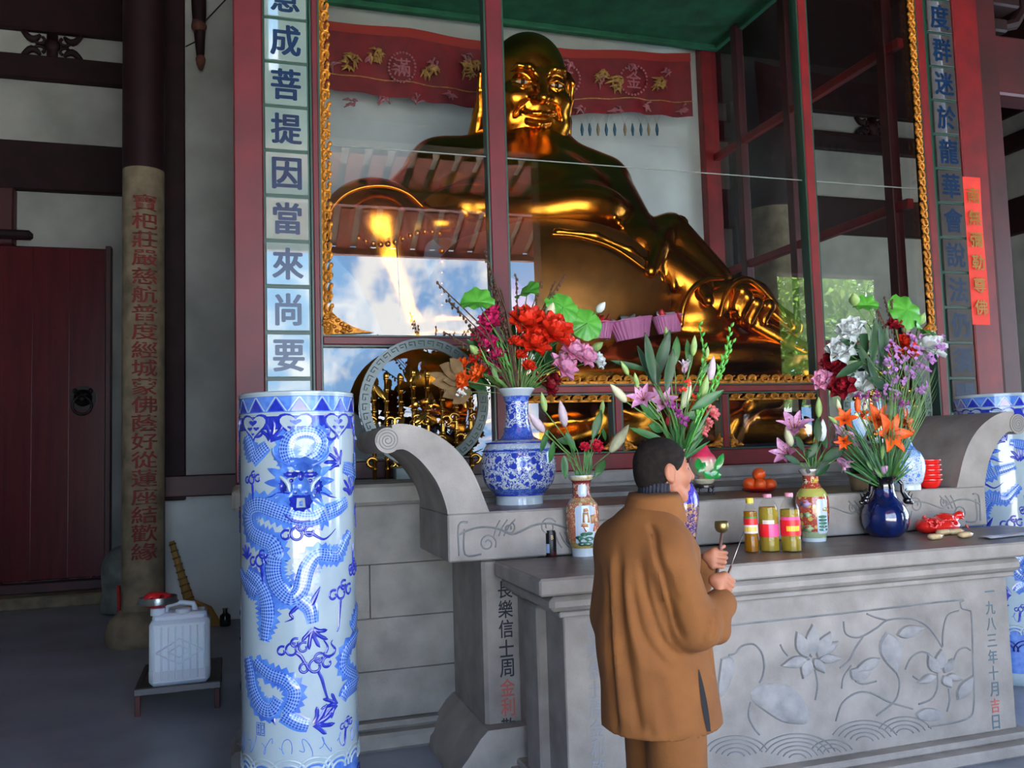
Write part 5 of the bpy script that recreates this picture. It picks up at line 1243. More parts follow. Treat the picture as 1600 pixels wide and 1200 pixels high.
t = thing('dried_lotus_spray', 'brown dried leaf spray at the left side of the big bouquet', 'foliage', tuple(b.m))
for x0,y0,x1,y1,w_ in ((726,590,684,572,14),(724,600,672,600,12),(728,606,690,622,12),(722,586,700,560,11),(718,600,668,584,8),(735,610,705,632,10),(730,596,690,596,10)): link('leaf', blade(b.pos(x0,y0,0), b.pos(x1,y1,-.05), w_*k1, .1, b.rs), m_dry, t, True, fix=False)
mb = MB(); stemtube(mb, b.base(), b.pos(726,598,0), .004); link('stem', mb, m_twig, t)
b.spray('tiny white blossoms hanging at the left of the vase', [(722,612)], 'white', 14, 6, 7)
# --- lily buds in the ship vase
b = Bouquet(c2, k2, (913,744), 12, 'lilies')
for x, y, r, c, d, lb in ((849,628,15,'g',(-.25,-.2,1),'upright green lily bud at the top left of the ship vase stems'),(879,646,20,'palepink',(-.25,-.2,1),'pale pink lily bud right of the upright green bud'),(838,660,20,'palepink',(-.75,-.3,.8),'pale pink lily bud leaning furthest left'),(941,636,11,'g',(.1,-.1,1),'slim green lily bud on the middle stem'),(968,685,24,'cream',(.55,-.2,.8),'large cream lily bud leaning right towards the monk')): b.flower('lily_bud',x,y,r,c,lb,d=d)
b.leaves('drooping leaves on the left lily stem of the ship vase','leaf',[(856,672,844,708,5),(865,690,858,725,5),(884,676,898,706,6),(870,688,898,690,6),(880,712,884,748,7)],m_leafg)
b.leaves('leaves on the middle lily stem of the ship vase','leaf',[(926,685,940,640,7),(920,742,918,700,7),(930,744,945,718,7),(900,735,912,752,7),(942,670,944,690,4)],m_leafg)
b.flower('blossom',932,696,12,'rose','small red rose behind the lily buds of the ship vase'); b.flower('blossom',914,697,8,'rose','tiny red rose left of the other red rose')
# --- lilies and gladioli behind the monk
b = Bouquet(c3, k3, (1062,700), 13, 'mixed lilies')
for x, y, r, c, d, lb in ((1004,622,24,'lilypink',(-.6,-.8,.4),'open pink lily at the left above the monk'),(1036,628,24,'lilypink',(-.3,-.9,.5),'open pink lily next right above the monk head'),(1070,575,16,'palepink',(-.1,-.4,1),'half open pale lily in the upper middle behind the monk')): b.flower('lily',x,y,r,c,lb,d=d,open_=.9 if y > 600 else .45)
for x, y, r, c, d, lb in ((966,614,20,'cream',(-.8,-.3,.7),'cream lily bud pointing left above the monk'),(1073,617,20,'cream',(.3,-.2,1),'cream lily bud above the purple orchids'),(1112,575,18,'palepink',(.1,-.2,1),'pale lily bud beside the left gladiolus'),(1101,605,18,'g',(.2,-.2,1),'green lily bud near the right gladiolus'),(1041,522,11,'g',(-.1,-.1,1),'green bud at the top left of the lilies'),(1084,540,15,'g',(.05,-.2,1),'broad green bud at the top middle'),(976,575,12,'g',(-.6,-.2,.9),'slim green bud far left over the glass'),(994,594,12,'g',(-.3,-.3,.9),'green bud below the slim one'),(1105,550,9,'g',(.1,-.1,1),'round green bud by the gladiolus stem'),(1046,656,9,'rose',(0,-.3,1),'small pink rosebud low over the monk head')): b.flower('lily_bud' if c != 'rose' else 'flower_bud',x,y,r,c,lb,d=d,name='lily_bud' if c != 'rose' else 'rosebud')
for x, y, r, lb in ((1096,668,14,'pink carnation beside the peach ornament'),(1113,643,13,'pink carnation right of the lilies, upper one'),(1108,659,8,'tiny pink carnation between two others')): b.flower('blossom',x,y,r,'coral',lb)
b.spray('magenta orchid cluster just above the monk head', [(1062,648),(1056,636),(1068,660),(1048,630)], 'purple', 9, 7, 7); b.spray('small coral blossoms among the lilies', [(1067,608),(1083,620),(1078,598)], 'red', 4, 6, 4)
b.leaves('broad dark leaves fanning left behind the monk','leaf',[(1022,600,1004,520,9),(1024,605,996,540,8),(1022,595,1046,515,10),(1015,580,956,562,5),(1028,600,1022,560,8),(1040,610,1050,545,9)],m_dkleaf)
b.leaves('grey green leaves at the top of the lilies behind the monk','leaf',[(1054,570,1056,525,7),(1078,575,1074,530,6),(1090,590,1108,568,5),(1080,640,1130,610,8),(1070,650,1098,648,7),(1030,655,1000,630,9),(1036,672,1010,665,8),(1040,690,985,668,6)],m_leafg)
for pts, lb in (([(1090,648),(1096,590),(1100,550),(1092,504)],'left green gladiolus spike bending over the lilies'),([(1095,640),(1120,585),(1136,545),(1142,508)],'tall right gladiolus spike nearest the peach'),([(1098,645),(1118,605),(1130,575),(1146,532)],'short gladiolus spike right beside the tall one')):
    t = thing('gladiolus_spike', lb, 'flower', tuple(b.m)); P = [b.pos(x,y,-.03) for x,y in pts]; mb = MB().tube([b.base()]+P, [.005,.006,.006,.005,.002], 6); link('stem', mb, m_lotus, t, True); q = MB()
    for i in range(16):
        u = i/15*2.9; j = min(int(u),2); c = P[j]*(1-(u-j))+P[j+1]*(u-j); d = np.array([(.6 if i % 2 else -.4),-.4,1.]); m2 = budmesh(c+d*.015, d, .055*(1-.03*i), .008); q.add(m2.v, m2.f)
    link('buds', q, m_lotus, t, True, kind='stuff')
b.filler('green stems and leaves behind the monk head', 1040,1108,650,700,40,.010,m_leafg,.16,True)
# --- pink lilies in the red vase
b = Bouquet(c4, k4, (1272,734), 14, 'pink lilies')
for x, y, r, d, o, lb in ((1241,667,28,(-.35,-.6,.9),.9,'wide open pink lily at the top left of the red vase'),(1228,708,25,(-.9,-.5,.35),.85,'pink lily drooping left of the red vase'),(1316,684,30,(.35,-.7,.6),1.0,'wide open pink lily at the right of the red vase'),(1316,722,18,(.3,-.5,-.5),.6,'pale pink lily hanging down at right of the red vase')): b.flower('lily',x,y,r,'lilypink',lb,d=d,open_=o)
for x, y, r, c, d, lb in ((1232,682,18,'cream',(-.5,-.4,.8),'cream lily bud under the top left pink lily'),(1285,672,18,'white',(-.2,-.4,.9),'white half open bud in the middle of the pink lilies'),(1279,636,15,'g',(0,-.1,1),'tall green lily bud over the red vase')): b.flower('lily_bud',x,y,r,c,lb,d=d)
b.leaves('green leaves among the pink lilies','leaf',[(1255,705,1244,680,6),(1270,728,1258,700,8),(1278,690,1276,652,7),(1284,720,1320,700,9),(1290,700,1284,672,6),(1262,715,1278,690,6),(1250,725,1225,712,6),(1295,725,1270,745,6)],m_dkleaf)
# --- orange lilies in the dark blue vase
b = Bouquet(c5, k5, (1385,748), 15, 'orange lilies')
for x, y, r, d, o, lb in ((1372,654,22,(-.4,-.9,.3),1.0,'orange lily at the upper left of the four'),(1391,678,30,(-.1,-1,.15),1.05,'largest orange lily in front, lowest of the cluster'),(1413,660,22,(.5,-.8,.2),1.0,'orange lily at the right edge of the cluster'),(1320,655,18,(-.5,-.8,.4),.9,'orange lily standing apart at the far left'),(1318,690,14,(-.6,-.6,-.2),.8,'small orange lily drooping behind the pink one'),(1348,648,12,(-.1,-.6,.8),.7,'small orange lily behind the upper left one')): b.flower('lily',x,y,r,'orange',lb,d=d,open_=o)
for x, y, r, c, d, lb in ((1310,634,11,'cream',(-.3,-.2,1),'cream bud left above the orange lilies'),(1340,630,13,'orange',(0,-.1,1),'orange lily bud tallest above the cluster'),(1353,630,11,'cream',(.25,-.1,1),'cream bud next to the orange bud'),(1301,656,10,'g',(-.8,-.2,.5),'green bud pointing left beside the far left orange lily'),(1380,734,10,'lilypink',(.1,-.8,.5),'pink bud at the mouth of the dark blue vase'),(1368,737,7,'lilypink',(-.3,-.8,.4),'tiny pink bud at the mouth of the dark blue vase')): b.flower('lily_bud' if y < 700 else 'flower_bud',x,y,r,c,lb,d=d)
b.filler('grassy lily foliage rising from the dark blue vase', 1315,1420,665,735,120,.006,m_leafg,.12,True); b.filler('broad pale leaves at the lip of the dark blue vase', 1350,1400,705,742,14,.014,m_stem,.12)
b.spray('lilac statice sprays behind the orange lilies', [(1395,545),(1410,560),(1398,575),(1420,585),(1430,548),(1440,575),(1405,595),(1440,610),(1468,540),(1452,560),(1385,565),(1390,610),(1425,530)], 'lilac', 16, 6, 9)
b.spray('purple statice just above the orange lilies', [(1352,620),(1372,622),(1398,622),(1410,628),(1340,618)], 'purple', 12, 5, 7)
b.filler('thin grey green statice stems', 1390,1455,590,650,40,.003,m_stem,.2,True)
# --- white peonies in the slender vase
b = Bouquet(c6, k6, (1418,634), 16, 'white peonies')
for x, y, r, c, lb in ((1330,512,21,'white','white silk peony at the upper left of the right bouquet'),(1314,544,22,'white','white silk peony at the left of the right bouquet'),(1337,598,24,'white','white silk peony lowest in the right bouquet'),(1451,536,28,'white','large white silk peony at the right edge by the case'),(1416,533,16,'red','red silk flower under the large lotus leaf'),(1398,546,16,'orange','orange silk flower left of the red one'),(1420,550,14,'red','deep red silk flower below the lotus leaf'),(1302,566,20,'dkred','dark red silk flower at the left of the right bouquet'),(1314,602,20,'dkred','dark red silk flower above the pink lilies'),(1354,562,10,'magenta','small magenta flower in the dark leaves'),(1284,592,16,'pink','pink flower at the far left of the right bouquet'),(1398,505,12,'dkred','dark red flower tucked under the leaf')): b.flower('peony' if r > 18 else 'blossom',x,y,r,c,lb)
for x, y, r, c, lb in ((1335,467,12,'g','white tipped lotus bud highest in the right bouquet'),(1417,511,11,'cream','cream bud below the large lotus leaf'),(1440,498,10,'g','green bud at the right of the large lotus leaf')): b.flower('flower_bud',x,y,r,c,lb)
for x, y, r, d, o, lb in ((1354,477,18,(-.3,-.7,.8),.5,'folded lotus leaf beside the highest bud'),(1417,484,28,(0,-1,.4),1,'large round lotus leaf at the top of the right bouquet'),(1440,514,20,(.5,-.5,.7),.5,'folded lotus leaf right of the large round one')): b.flower('lotus_leaf',x,y,r,None,lb,-.03,d,cat='leaf',open_=o)
b.leaves('broad dark leaves in the middle of the right bouquet','leaf',[(1350,560,1344,505,10),(1362,570,1360,500,10),(1372,580,1386,510,10),(1352,556,1300,560,7),(1348,565,1305,590,7),(1370,600,1340,535,9),(1378,620,1352,560,9),(1384,630,1380,570,8),(1350,575,1320,610,8),(1345,545,1308,532,6),(1378,560,1368,500,7),(1388,610,1352,590,8)],m_dkleaf)
b.twigs('dark budded twigs in front of the right glass pane', [(1370,480),(1382,465),(1392,470)])
# ------------------------------------------------------------------ the monk
MY = 2.97
m_robe = mat('ochre_robe', (122,75,29), .88, c2=(108,64,24), vs=7, bump=.12, bs=160)
m_skin = mat('skin', (164,106,78), .55, c2=(148,92,68), vs=22, sub=.06)
m_hair = mat('cropped_hair', (22,19,19), .8, c2=(40,33,29), vs=60, bump=.6, bs=500, spec=.15)
m_knit = mat('dark_knit', (40,42,54), .85, c2=(26,28,38), vs=60)
m_shoe = mat('grey_shoe', (96,92,90), .8)
base = at(1036,1440,y=MY); mk = thing('person', 'person in an ochre robe with cropped black hair standing before the altar', 'person', (base[0],MY,FL))
def A(px, py, dy=0): return at(px, py, y=MY+dy)
az = math.radians(86); f3 = np.array([math.sin(az), math.cos(az), 0]); s3 = np.array([math.cos(az), -math.sin(az), 0]); z3 = np.array([0,0,1.])
zhem = A(1040,1164,-.22)[2]
lo = np.minimum(A(905,1200,0), A(1165,1200,0))-np.array([.02,.36,0]); hi = np.maximum(A(905,760), A(1165,760))+np.array([.02,.36,.05]); lo[2] = zhem-.02
R = SDF(lo, hi, .0105)
R.cap(A(1014,880), A(1016,1000), .172, .178, .05); R.cap(A(1016,1000), A(1042,1260), .185, .235, .08)
R.cap(A(1058,985,-.02), A(1092,1260,-.02), .11, .125, .06); R.cap(A(962,846,.10), A(1040,850,-.12), .075, .085, .08); R.cap(A(1012,822), A(1015,860), .10, .16, .09)
R.cap(A(968,850,.12), A(958,960,.14), .08, .09, .05)
# near arm: upper sleeve, elbow, raised forearm
R.cap(A(1045,872,-.16), A(1088,980,-.21), .088, .074, .03); R.cap(A(1090,978,-.21), A(1126,944,-.15), .078, .058, .03)
R.cap(A(1080,985,-.20), A(1120,985,-.18), .055, .050, .03); R.ell(A(1075,985,-.2), (.05,.05,.04), .05)
# far arm reaching forward
R.cap(A(1040,880,.16), A(1075,950,.16), .08, .07, .04); R.cap(A(1072,950,.16), A(1098,888,.08), .065, .055, .03)
R.cut(2, zhem, 1)
v, f = R.mesh()
from mathutils.bvhtree import BVHTree
bv = BVHTree.FromPolygons([tuple(p) for p in v], [tuple(map(int,q)) for q in f])
def onrobe(px, py, off=.002):
    d = ray(px,py); d = d/np.linalg.norm(d); hit = bv.ray_cast(Vector(CAM), Vector(d)); 
    return (np.array(hit[0])-d*off) if hit[0] is not None else None
# folds pressed into and raised from the cloth along lines on its surface
def press(lines, V):
    V = np.array(V)
    cen = V.mean(0)
    for pts, amp, wd in lines:
        Q = [onrobe(x,y,0) for x,y in smooth(pts,26)]; Q = np.array([q for q in Q if q is not None])
        if len(Q) < 2: continue
        near = np.where(((V > Q.min(0)-3*wd) & (V < Q.max(0)+3*wd)).all(1))[0]
        D = np.linalg.norm(V[near][:,None,:]-Q[None],axis=2); j = D.argmin(1); d = D.min(1)
        tt = j/(len(Q)-1); fade = np.clip(np.minimum(tt/.15,(1-tt)/.12),0.12,1)
        nrm = V[near]-np.array([cen[0],cen[1],0]); nrm[:,2] = 0; nrm /= np.linalg.norm(nrm,axis=1)[:,None]+1e-9
        V[near] += nrm*(amp*fade*np.exp(-(d/wd)**2))[:,None]
    return V
v = press([([(1012,815),(1022,836),(1028,870),(1040,905),(1049,940),(1058,975),(1072,1004)],-.022,.013),([(966,850),(969,960),(985,1070),(1000,1150)],-.014,.020),([(983,900),(1000,985),(1030,1030),(1052,1044)],-.012,.016),
    ([(948,890),(954,1040),(964,1150)],-.012,.016),([(1000,870),(1014,940),(1040,1008),(1066,1028)],-.013,.014),([(1006,1040),(1014,1100),(1018,1158)],-.008,.018),([(1108,1014),(1120,1060)],-.012,.014),
    ([(956,870),(961,1000),(974,1140)],.010,.016),([(976,880),(990,985),(1010,1070),(1022,1150)],.012,.020),([(1008,900),(1024,960),(1046,1010)],.010,.014),([(1044,1040),(1056,1100),(1060,1158)],.008,.03),
    ([(1040,890),(1050,918),(1060,940)],-.010,.010),([(1119,950),(1119,975),(1112,1000)],-.010,.008),([(1108,960),(1104,985),(1096,1004)],-.008,.008),([(1114,955),(1112,980),(1105,1000)],.007,.007),([(1066,880),(1078,930),(1090,965)],.006,.02),([(1130,955),(1134,975),(1130,995)],-.007,.007)], v)
rb = link('robe', (v,f), m_robe, mk, True)
bv = BVHTree.FromPolygons([tuple(p) for p in v], [tuple(map(int,q)) for q in f])
# side slit showing the dark garment, stitched seams
rows = []
for t in np.linspace(0,1,16):
    xc, yc, hw = 1092+17*t, 1046+104*t, 4.6*math.sin(PI*min(1,t*.85+.02))**.8
    a_, b_ = onrobe(xc-hw,yc,.004), onrobe(xc+hw,yc,.004)
    if a_ is not None and b_ is not None: rows.append((a_, (a_+b_)/2, b_))
if len(rows) > 3:
    mb = MB(); n = len(rows); mb.add([p for r_ in rows for p in r_], [(3*i+j,3*i+j+1,3*i+j+4,3*i+j+3) for i in range(n-1) for j in range(2)]); link('side_slit', mb, mat('black_cloth',(18,16,20),.9), mk, True, fix=False)
for pts in ([(1018,835),(1022,858),(1030,900),(1038,940)],[(948,1138),(968,1158),(1010,1160),(1070,1161)],[(1114,1146),(1142,1140)]):
    Q = [onrobe(x,y,.0005) for x,y in pts]; Q = [q for q in Q if q is not None]
    if len(Q) > 1: link('seam', MB().tube(Q, .0018, 5), mat('robe_seam',(116,66,28),.9), mk, True)
# stand collar and knitted neck
nk = A(1022,790); up = np.array([.10,0,1.]); up /= np.linalg.norm(up)
def band(rf, rs, z0, z1, fl, th, a0, a1, c):
    def fn(u, v):
        a = a0+(a1-a0)*u; k = v*2 if v <= .5 else (1-v)*2; t = -th if v > .5 else th*0; q = 1+fl*(1-k); return c+f3*((rf*q+t)*math.cos(a))+s3*((rs*q+t)*math.sin(a))+up*(z0+(z1-z0)*k)
    return MB().grid(fn, 36, 8)
link('collar', band(.098,.094,-.06,.052,.30,.007,.30,2*PI-.30,nk), m_robe, mk, True)
kn = MB()
for i in range(30):
    a = 2*PI*i/30; kn.tube([nk+f3*.066*math.cos(a)+s3*.064*math.sin(a)+up*z_+f3*.012 for z_ in (-.01,.05,.082,.086)], [.0085,.0085,.008,.003], 6)
link('knitted_collar', kn, m_knit, mk, True)
# head
hz = math.radians(97); fh = np.array([math.sin(hz), math.cos(hz), -.04]); sh_ = np.array([math.cos(hz), -math.sin(hz), 0]); C = A(1036,733)
def H(f_, s_, z_): return C+fh*f_+sh_*s_+z3*z_
Rh = np.stack([fh/np.linalg.norm(fh), sh_, np.cross(fh/np.linalg.norm(fh), sh_)*-1], 1)
Hd = SDF(C-.2, C+.2, .0042)
Hd.ell(H(-.012,0,.020), (.100,.078,.096), .01, rot=Rh); Hd.ell(H(.030,0,-.045), (.062,.062,.072), .03, rot=Rh)
Hd.ell(H(.066,0,-.098), (.024,.028,.022), .025); Hd.cap(H(-.028,0,-.06), H(-.045,0,-.19), .058, .060, .03)
for s in (-1,1):
    Hd.ell(H(.058,s*.038,-.028), .034, .025); Hd.cap(H(.086,s*.012,.020), H(.072,s*.045,.018), .010, .008, .015)
    Hd.ell(H(.088,s*.030,.0), (.014,.014,.011), .012, 'sub'); Hd.ell(H(.074,s*.031,-.001), .013, .004)
    Hd.cap(H(.020,s*.058,-.07), H(.060,s*.03,-.105), .022, .020, .02)
    Hd.ell(H(-.004,s*.079,-.012), (.020,.011,.034), .008); Hd.ell(H(.002,s*.090,-.010), (.011,.006,.021), .006, 'sub'); Hd.ell(H(.004,s*.078,-.038), (.011,.010,.013), .008)
Hd.cap(H(.092,0,.015), H(.110,0,-.028), .009, .013, .012); Hd.ell(H(.096,.012,-.032), (.010,.008,.008), .008); Hd.ell(H(.096,-.012,-.032), (.010,.008,.008), .008)
Hd.cap(H(.088,-.018,-.060), H(.088,.018,-.060), .010, None, .008); Hd.cap(H(.085,-.016,-.072), H(.085,.016,-.072), .011, None, .008); Hd.cap(H(.100,-.02,-.066), H(.100,.02,-.066), .003, None, .006, 'sub')
v, f = Hd.mesh(); hd = link('head', (v,f), m_skin, mk, True)
Hr = SDF(C-.2, C+.2, .0042)
Hr.ell(H(-.012,0,.021), (.1035,.0815,.0995), .01, rot=Rh); Hr.ell(H(-.045,0,-.035), (.062,.066,.06), .03, rot=Rh)
Hr.ell(H(.115,0,-.055), (.098,.125,.118), .012, 'sub'); Hr.ell(H(.010,-.09,-.022), (.020,.03,.040), .008, 'sub'); Hr.ell(H(.010,.09,-.022), (.020,.03,.040), .008, 'sub')
Hr.cut(2, C[2]-.075, 1)
v, f = Hr.mesh(); link('hair', (v,f), m_hair, hd, True)
for s in (-1,1):
    link('eye', MB().sphere(H(.078,s*.031,0), .0125, 10, 8), mat('eye_dark_brown',(40,28,24),.2), hd, True); link('eyebrow', MB().tube([H(.094,s*.014,.024),H(.090,s*.03,.030),H(.074,s*.05,.024)],[.003,.004,.002],6), m_hair, hd, True)
# legs and shoes
T = SDF(np.array([base[0]-.3,MY-.36,FL]), np.array([base[0]+.36,MY+.36,zhem+.12]), .014)
for sg, x in ((-1,1020),(1,1056)):
    p0 = A(x,1140,sg*-.10); T.cap(p0, np.array([p0[0],p0[1],FL+.07]), .108, .095, .05)
T.cut(2, FL+.055, 1)
v, f = T.mesh(); link('trousers', (v,f), m_robe, mk, True)
for sg, x in ((-1,1020),(1,1056)):
    p0 = A(x,1140,sg*-.10); mb = MB(); q = np.array([p0[0],p0[1],FL+.035])+f3*.05; mb.sphere(q, (.135,.055,.042), 16, 10, rot=np.stack([f3,s3,z3],1)); mb.box(q[0]-.12,q[0]+.12,q[1]-.04,q[1]+.04,FL,FL+.02,.008); link('shoe', mb, m_shoe, mk, True)
# hands: five separate fingers each, closed on the bell handle and the striker
b0, b1 = A(1119,912,.03), A(1128,832,.03); q0_, q1_ = A(1130,918,-.13), A(1162,831,-.08)
def hand(c, axis, out, side, thumb):
    """fist round a rod: axis = rod direction, out = towards the fingertips side, side = where the palm is"""
    axis = axis/np.linalg.norm(axis); out = out-(out@axis)*axis; out /= np.linalg.norm(out); side = np.cross(axis, out)*side
    G = SDF(c-.085, c+.085, .0032); G.cap(c-out*.012-side*.026+axis*.026, c-out*.012-side*.026-axis*.026, .018, .017, .012); G.ell(c-out*.035-side*.018, .026, .02)
    for i, (L_, r_) in enumerate(((1.0,.0085),(1.08,.009),(1.0,.0085),(.85,.0075))):
        o = axis*(.027-.018*i); k0 = c+o-out*.004-side*.030; k1 = c+o+out*.024*L_-side*.012; k2 = c+o+out*.020*L_+side*.013; k3 = c+o+out*.001+side*.018
        G.poly([k0,k1,k2,k3], [r_*1.1,r_,r_*.92,r_*.8], .003)
    t0 = c-out*.03-side*.012+axis*.02; G.poly([t0, c-out*.012+side*.014+axis*.036, c+out*.006+side*.022+axis*.050*thumb], [.013,.010,.0085], .006)
    return G.mesh()
cL = b0*.52+b1*.48; v, f = hand(cL, b1-b0, np.array([.6,-.7,0]), 1, 1.0); hl = link('hand', (v,f), m_skin, mk, True)
cR = q0_*.97+q1_*.03; v, f = hand(cR, q1_-q0_, np.array([.8,-.35,-.2]), 1, 1.0); link('hand', (v,f), m_skin, mk, True)
ar = SDF(np.minimum(A(1085,950,-.2),A(1140,860,.15))-.08, np.maximum(A(1085,950,-.2),A(1140,860,.2))+.08, .005)
ar.cap(A(1122,946,-.15), cR-np.array([.012,0,.012]), .032, .026, .01); v, f = ar.mesh(); link('wrist', (v,f), m_skin, mk, True)
a2_ = SDF(np.minimum(A(1085,950,-.2),A(1140,860,.15))-.08, np.maximum(A(1085,950,-.2),A(1140,860,.2))+.08, .005)
a2_.cap(A(1096,890,.08), cL-np.array([.025,-.01,.004]), .032, .026, .01); v, f = a2_.mesh(); link('wrist', (v,f), m_skin, mk, True)
# hand bell and striker
m_brass = mat('aged_brass', (150,132,84), .32, .9, c2=(112,98,62), vs=30); m_rod = mat('dark_handle', (96,64,56), .4, c2=(70,46,42), vs=30)
bl = thing('hand_bell', 'small brass bowl bell on a slim wooden handle in the monk left hand', 'bell', tuple(b0))
link('handle', MB().tube([b0,(b0*.5+b1*.5),b1],[.0065,.006,.0055],10), m_rod, bl, True)
kb = b1; link('bowl', MB().lathe([(.004,-.002),(.014,.0),(.022,.007),(.0265,.019),(.027,.032),(.0245,.043),(.0225,.043),(.0245,.032),(.0235,.019),(.018,.010),(.004,.006)], kb, 28), m_brass, bl, True)
skr = thing('bell_striker', 'thin metal striker rod held upright in the monk right hand', 'striker', tuple(q0_))
link('grip', MB().tube([q0_-(q1_-q0_)*.1,q0_*.62+q1_*.38],[.005,.0042],8), m_rod, skr, True); link('rod', MB().tube([q0_*.62+q1_*.38,q1_],[.0022,.0018],6), mat('steel_rod',(170,166,160),.3,.9), skr, True)
# ------------------------------------------------------------------ offerings and small things
def top(px, py, z): return at(px, py, z=z)
# longevity peach on its bowl and stand
p = top(1101,772,ZB+.003); k = dep(p)/FPX
ps = thing('wooden_stand', 'small dark carved wooden stand under the peach ornament', 'stand', tuple(p)); m_ebony = mat('ebony',(36,24,26),.35,coat=.3)
mb = MB(); mb.lathe([(15*k,10*k),(16*k,11*k),(16*k,14*k),(13*k,15*k)], p, 24); link('top', mb, m_ebony, ps, 'auto')
for i in range(4):
    a = .6+i*PI/2; d = np.array([math.cos(a),math.sin(a),0]); link('leg', MB().tube([p+d*12*k+z3*12*k,p+d*16*k+z3*7*k,p+d*14*k+z3*3*k,p+d*17*k+z3*1.5*k],[.009,.008,.006,.007],7), m_ebony, ps, True)
c = p+z3*15.2*k; pe = thing('peach_ornament', 'pink and cream peach ornament with green leaves right of the monk face', 'ornament', tuple(c))
link('bowl', MB().lathe([(9*k,0),(14*k,2*k),(17*k,7*k),(16*k,9*k),(8*k,9.5*k),(6*k,12*k)], c, 28), mat('cream_glaze',(206,200,170),.2,coat=.5), pe, 'auto')
S = SDF(c-np.array([.2,.2,.02]), c+np.array([.2,.2,.32]), .006); pc = c+z3*32*k
S.ell(pc, (22*k,20*k,21*k), .02); S.poly([pc+z3*14*k, pc+z3*22*k+np.array([3*k,0,0]), pc+z3*27*k+np.array([4*k,0,0])], [12*k,6*k,2*k], .03)
S.poly([pc+np.array([6*k,-22*k,-18*k]),pc+np.array([7*k,-23*k,0]),pc+np.array([7*k,-16*k,18*k])], .006, .03, 'sub')
v, f = S.mesh()
mp = bpy.data.materials.new('peach_glaze'); mp.use_nodes = True; nt_ = mp.node_tree; pb = nt_.nodes['Principled BSDF']; pb.inputs['Roughness'].default_value = .18; pb.inputs['Coat Weight'].default_value = .5
tc = nd(nt_,'ShaderNodeTexCoord'); sp = nd(nt_,'ShaderNodeSeparateXYZ'); rr = nd(nt_,'ShaderNodeMapRange'); rr.inputs[1].default_value = 30*k; rr.inputs[2].default_value = 48*k
cr_ = nd(nt_,'ShaderNodeValToRGB'); cr_.color_ramp.elements[0].color = lin((232,220,186)); cr_.color_ramp.elements[1].color = lin((222,56,96)); cr_.color_ramp.elements[1].position = .8
nt_.links.new(tc.outputs['Object'], sp.inputs[0]); nt_.links.new(sp.outputs[2], rr.inputs[0]); nt_.links.new(rr.outputs[0], cr_.inputs['Fac']); nt_.links.new(cr_.outputs['Color'], pb.inputs['Base Color'])
link('peach', (v,f), mp, pe, True)
m_gg = mat('green_glaze',(40,160,70),.2,c2=(28,120,54),vs=20,coat=.5); rs = random.Random(3)
for (x0,y0,x1,y1) in ((1092,735,1088,715),(1098,738,1112,748),(1118,735,1128,708),(1106,742,1126,744),(1090,738,1100,722),(1112,742,1122,735)):
    link('leaf', blade(at(x0,y0,y=pc[1]-20*k), at(x1,y1,y=pc[1]-22*k), 6*k, .25, rs, 7), m_gg, pe, True, fix=False)
# plate of wrapped oranges
p = top(1186,768,ZB+.004); k = dep(p)/FPX
pt = link('plate', MB().lathe([(14*k,0),(22*k,3*k),(26*k,5.5*k),(25*k,6.5*k),(15*k,3.5*k),(.5*k,3*k)], p, 32), mat('red_plastic',(214,44,36),.3,c2=(196,36,30),vs=8), None, 'auto'); tag(pt, 'shallow red plastic plate under the pile of wrapped oranges', 'plate')
m_or = mat('orange_peel',(236,96,30),.4,c2=(222,76,24),vs=20,bump=.15,bs=300); m_film = glass_mat('cling_film',(1,.97,.95,1),1.3,.1,True)
for x, y, dy, lb in ((1171,756,.0,'wrapped orange at the left of the red plate'),(1187,757,-.04,'wrapped orange at the front middle of the red plate'),(1203,757,.01,'wrapped orange at the right of the red plate'),(1186,741,-.01,'wrapped orange on top of the pile'),(1193,757,.06,'wrapped orange hidden at the back of the red plate')):
    c = at(x,y,y=p[1]+dy); r_ = 10.5*k; t = thing('orange', lb, 'fruit', (c[0],c[1],c[2]-r_), 'wrapped oranges')
    link('peel', MB().sphere(c, (r_,r_,r_*.92), 20, 12), m_or, t, True)
    fl = MB(); fl.sphere(c, (r_*1.05,r_*1.05,r_*.98), 16, 10); fl.v = [tuple(np.array(q)+rs.uniform(-1,1)*r_*.03) for q in fl.v]; link('film', fl, m_film, t, fix=False)
    link('film_twist', MB().tube([c+z3*r_*.9,c+z3*r_*1.12+np.array([.004,0,0]),c+z3*r_*1.25+np.array([.012,-.004,0])],[.006,.004,.010],6), m_film, t)
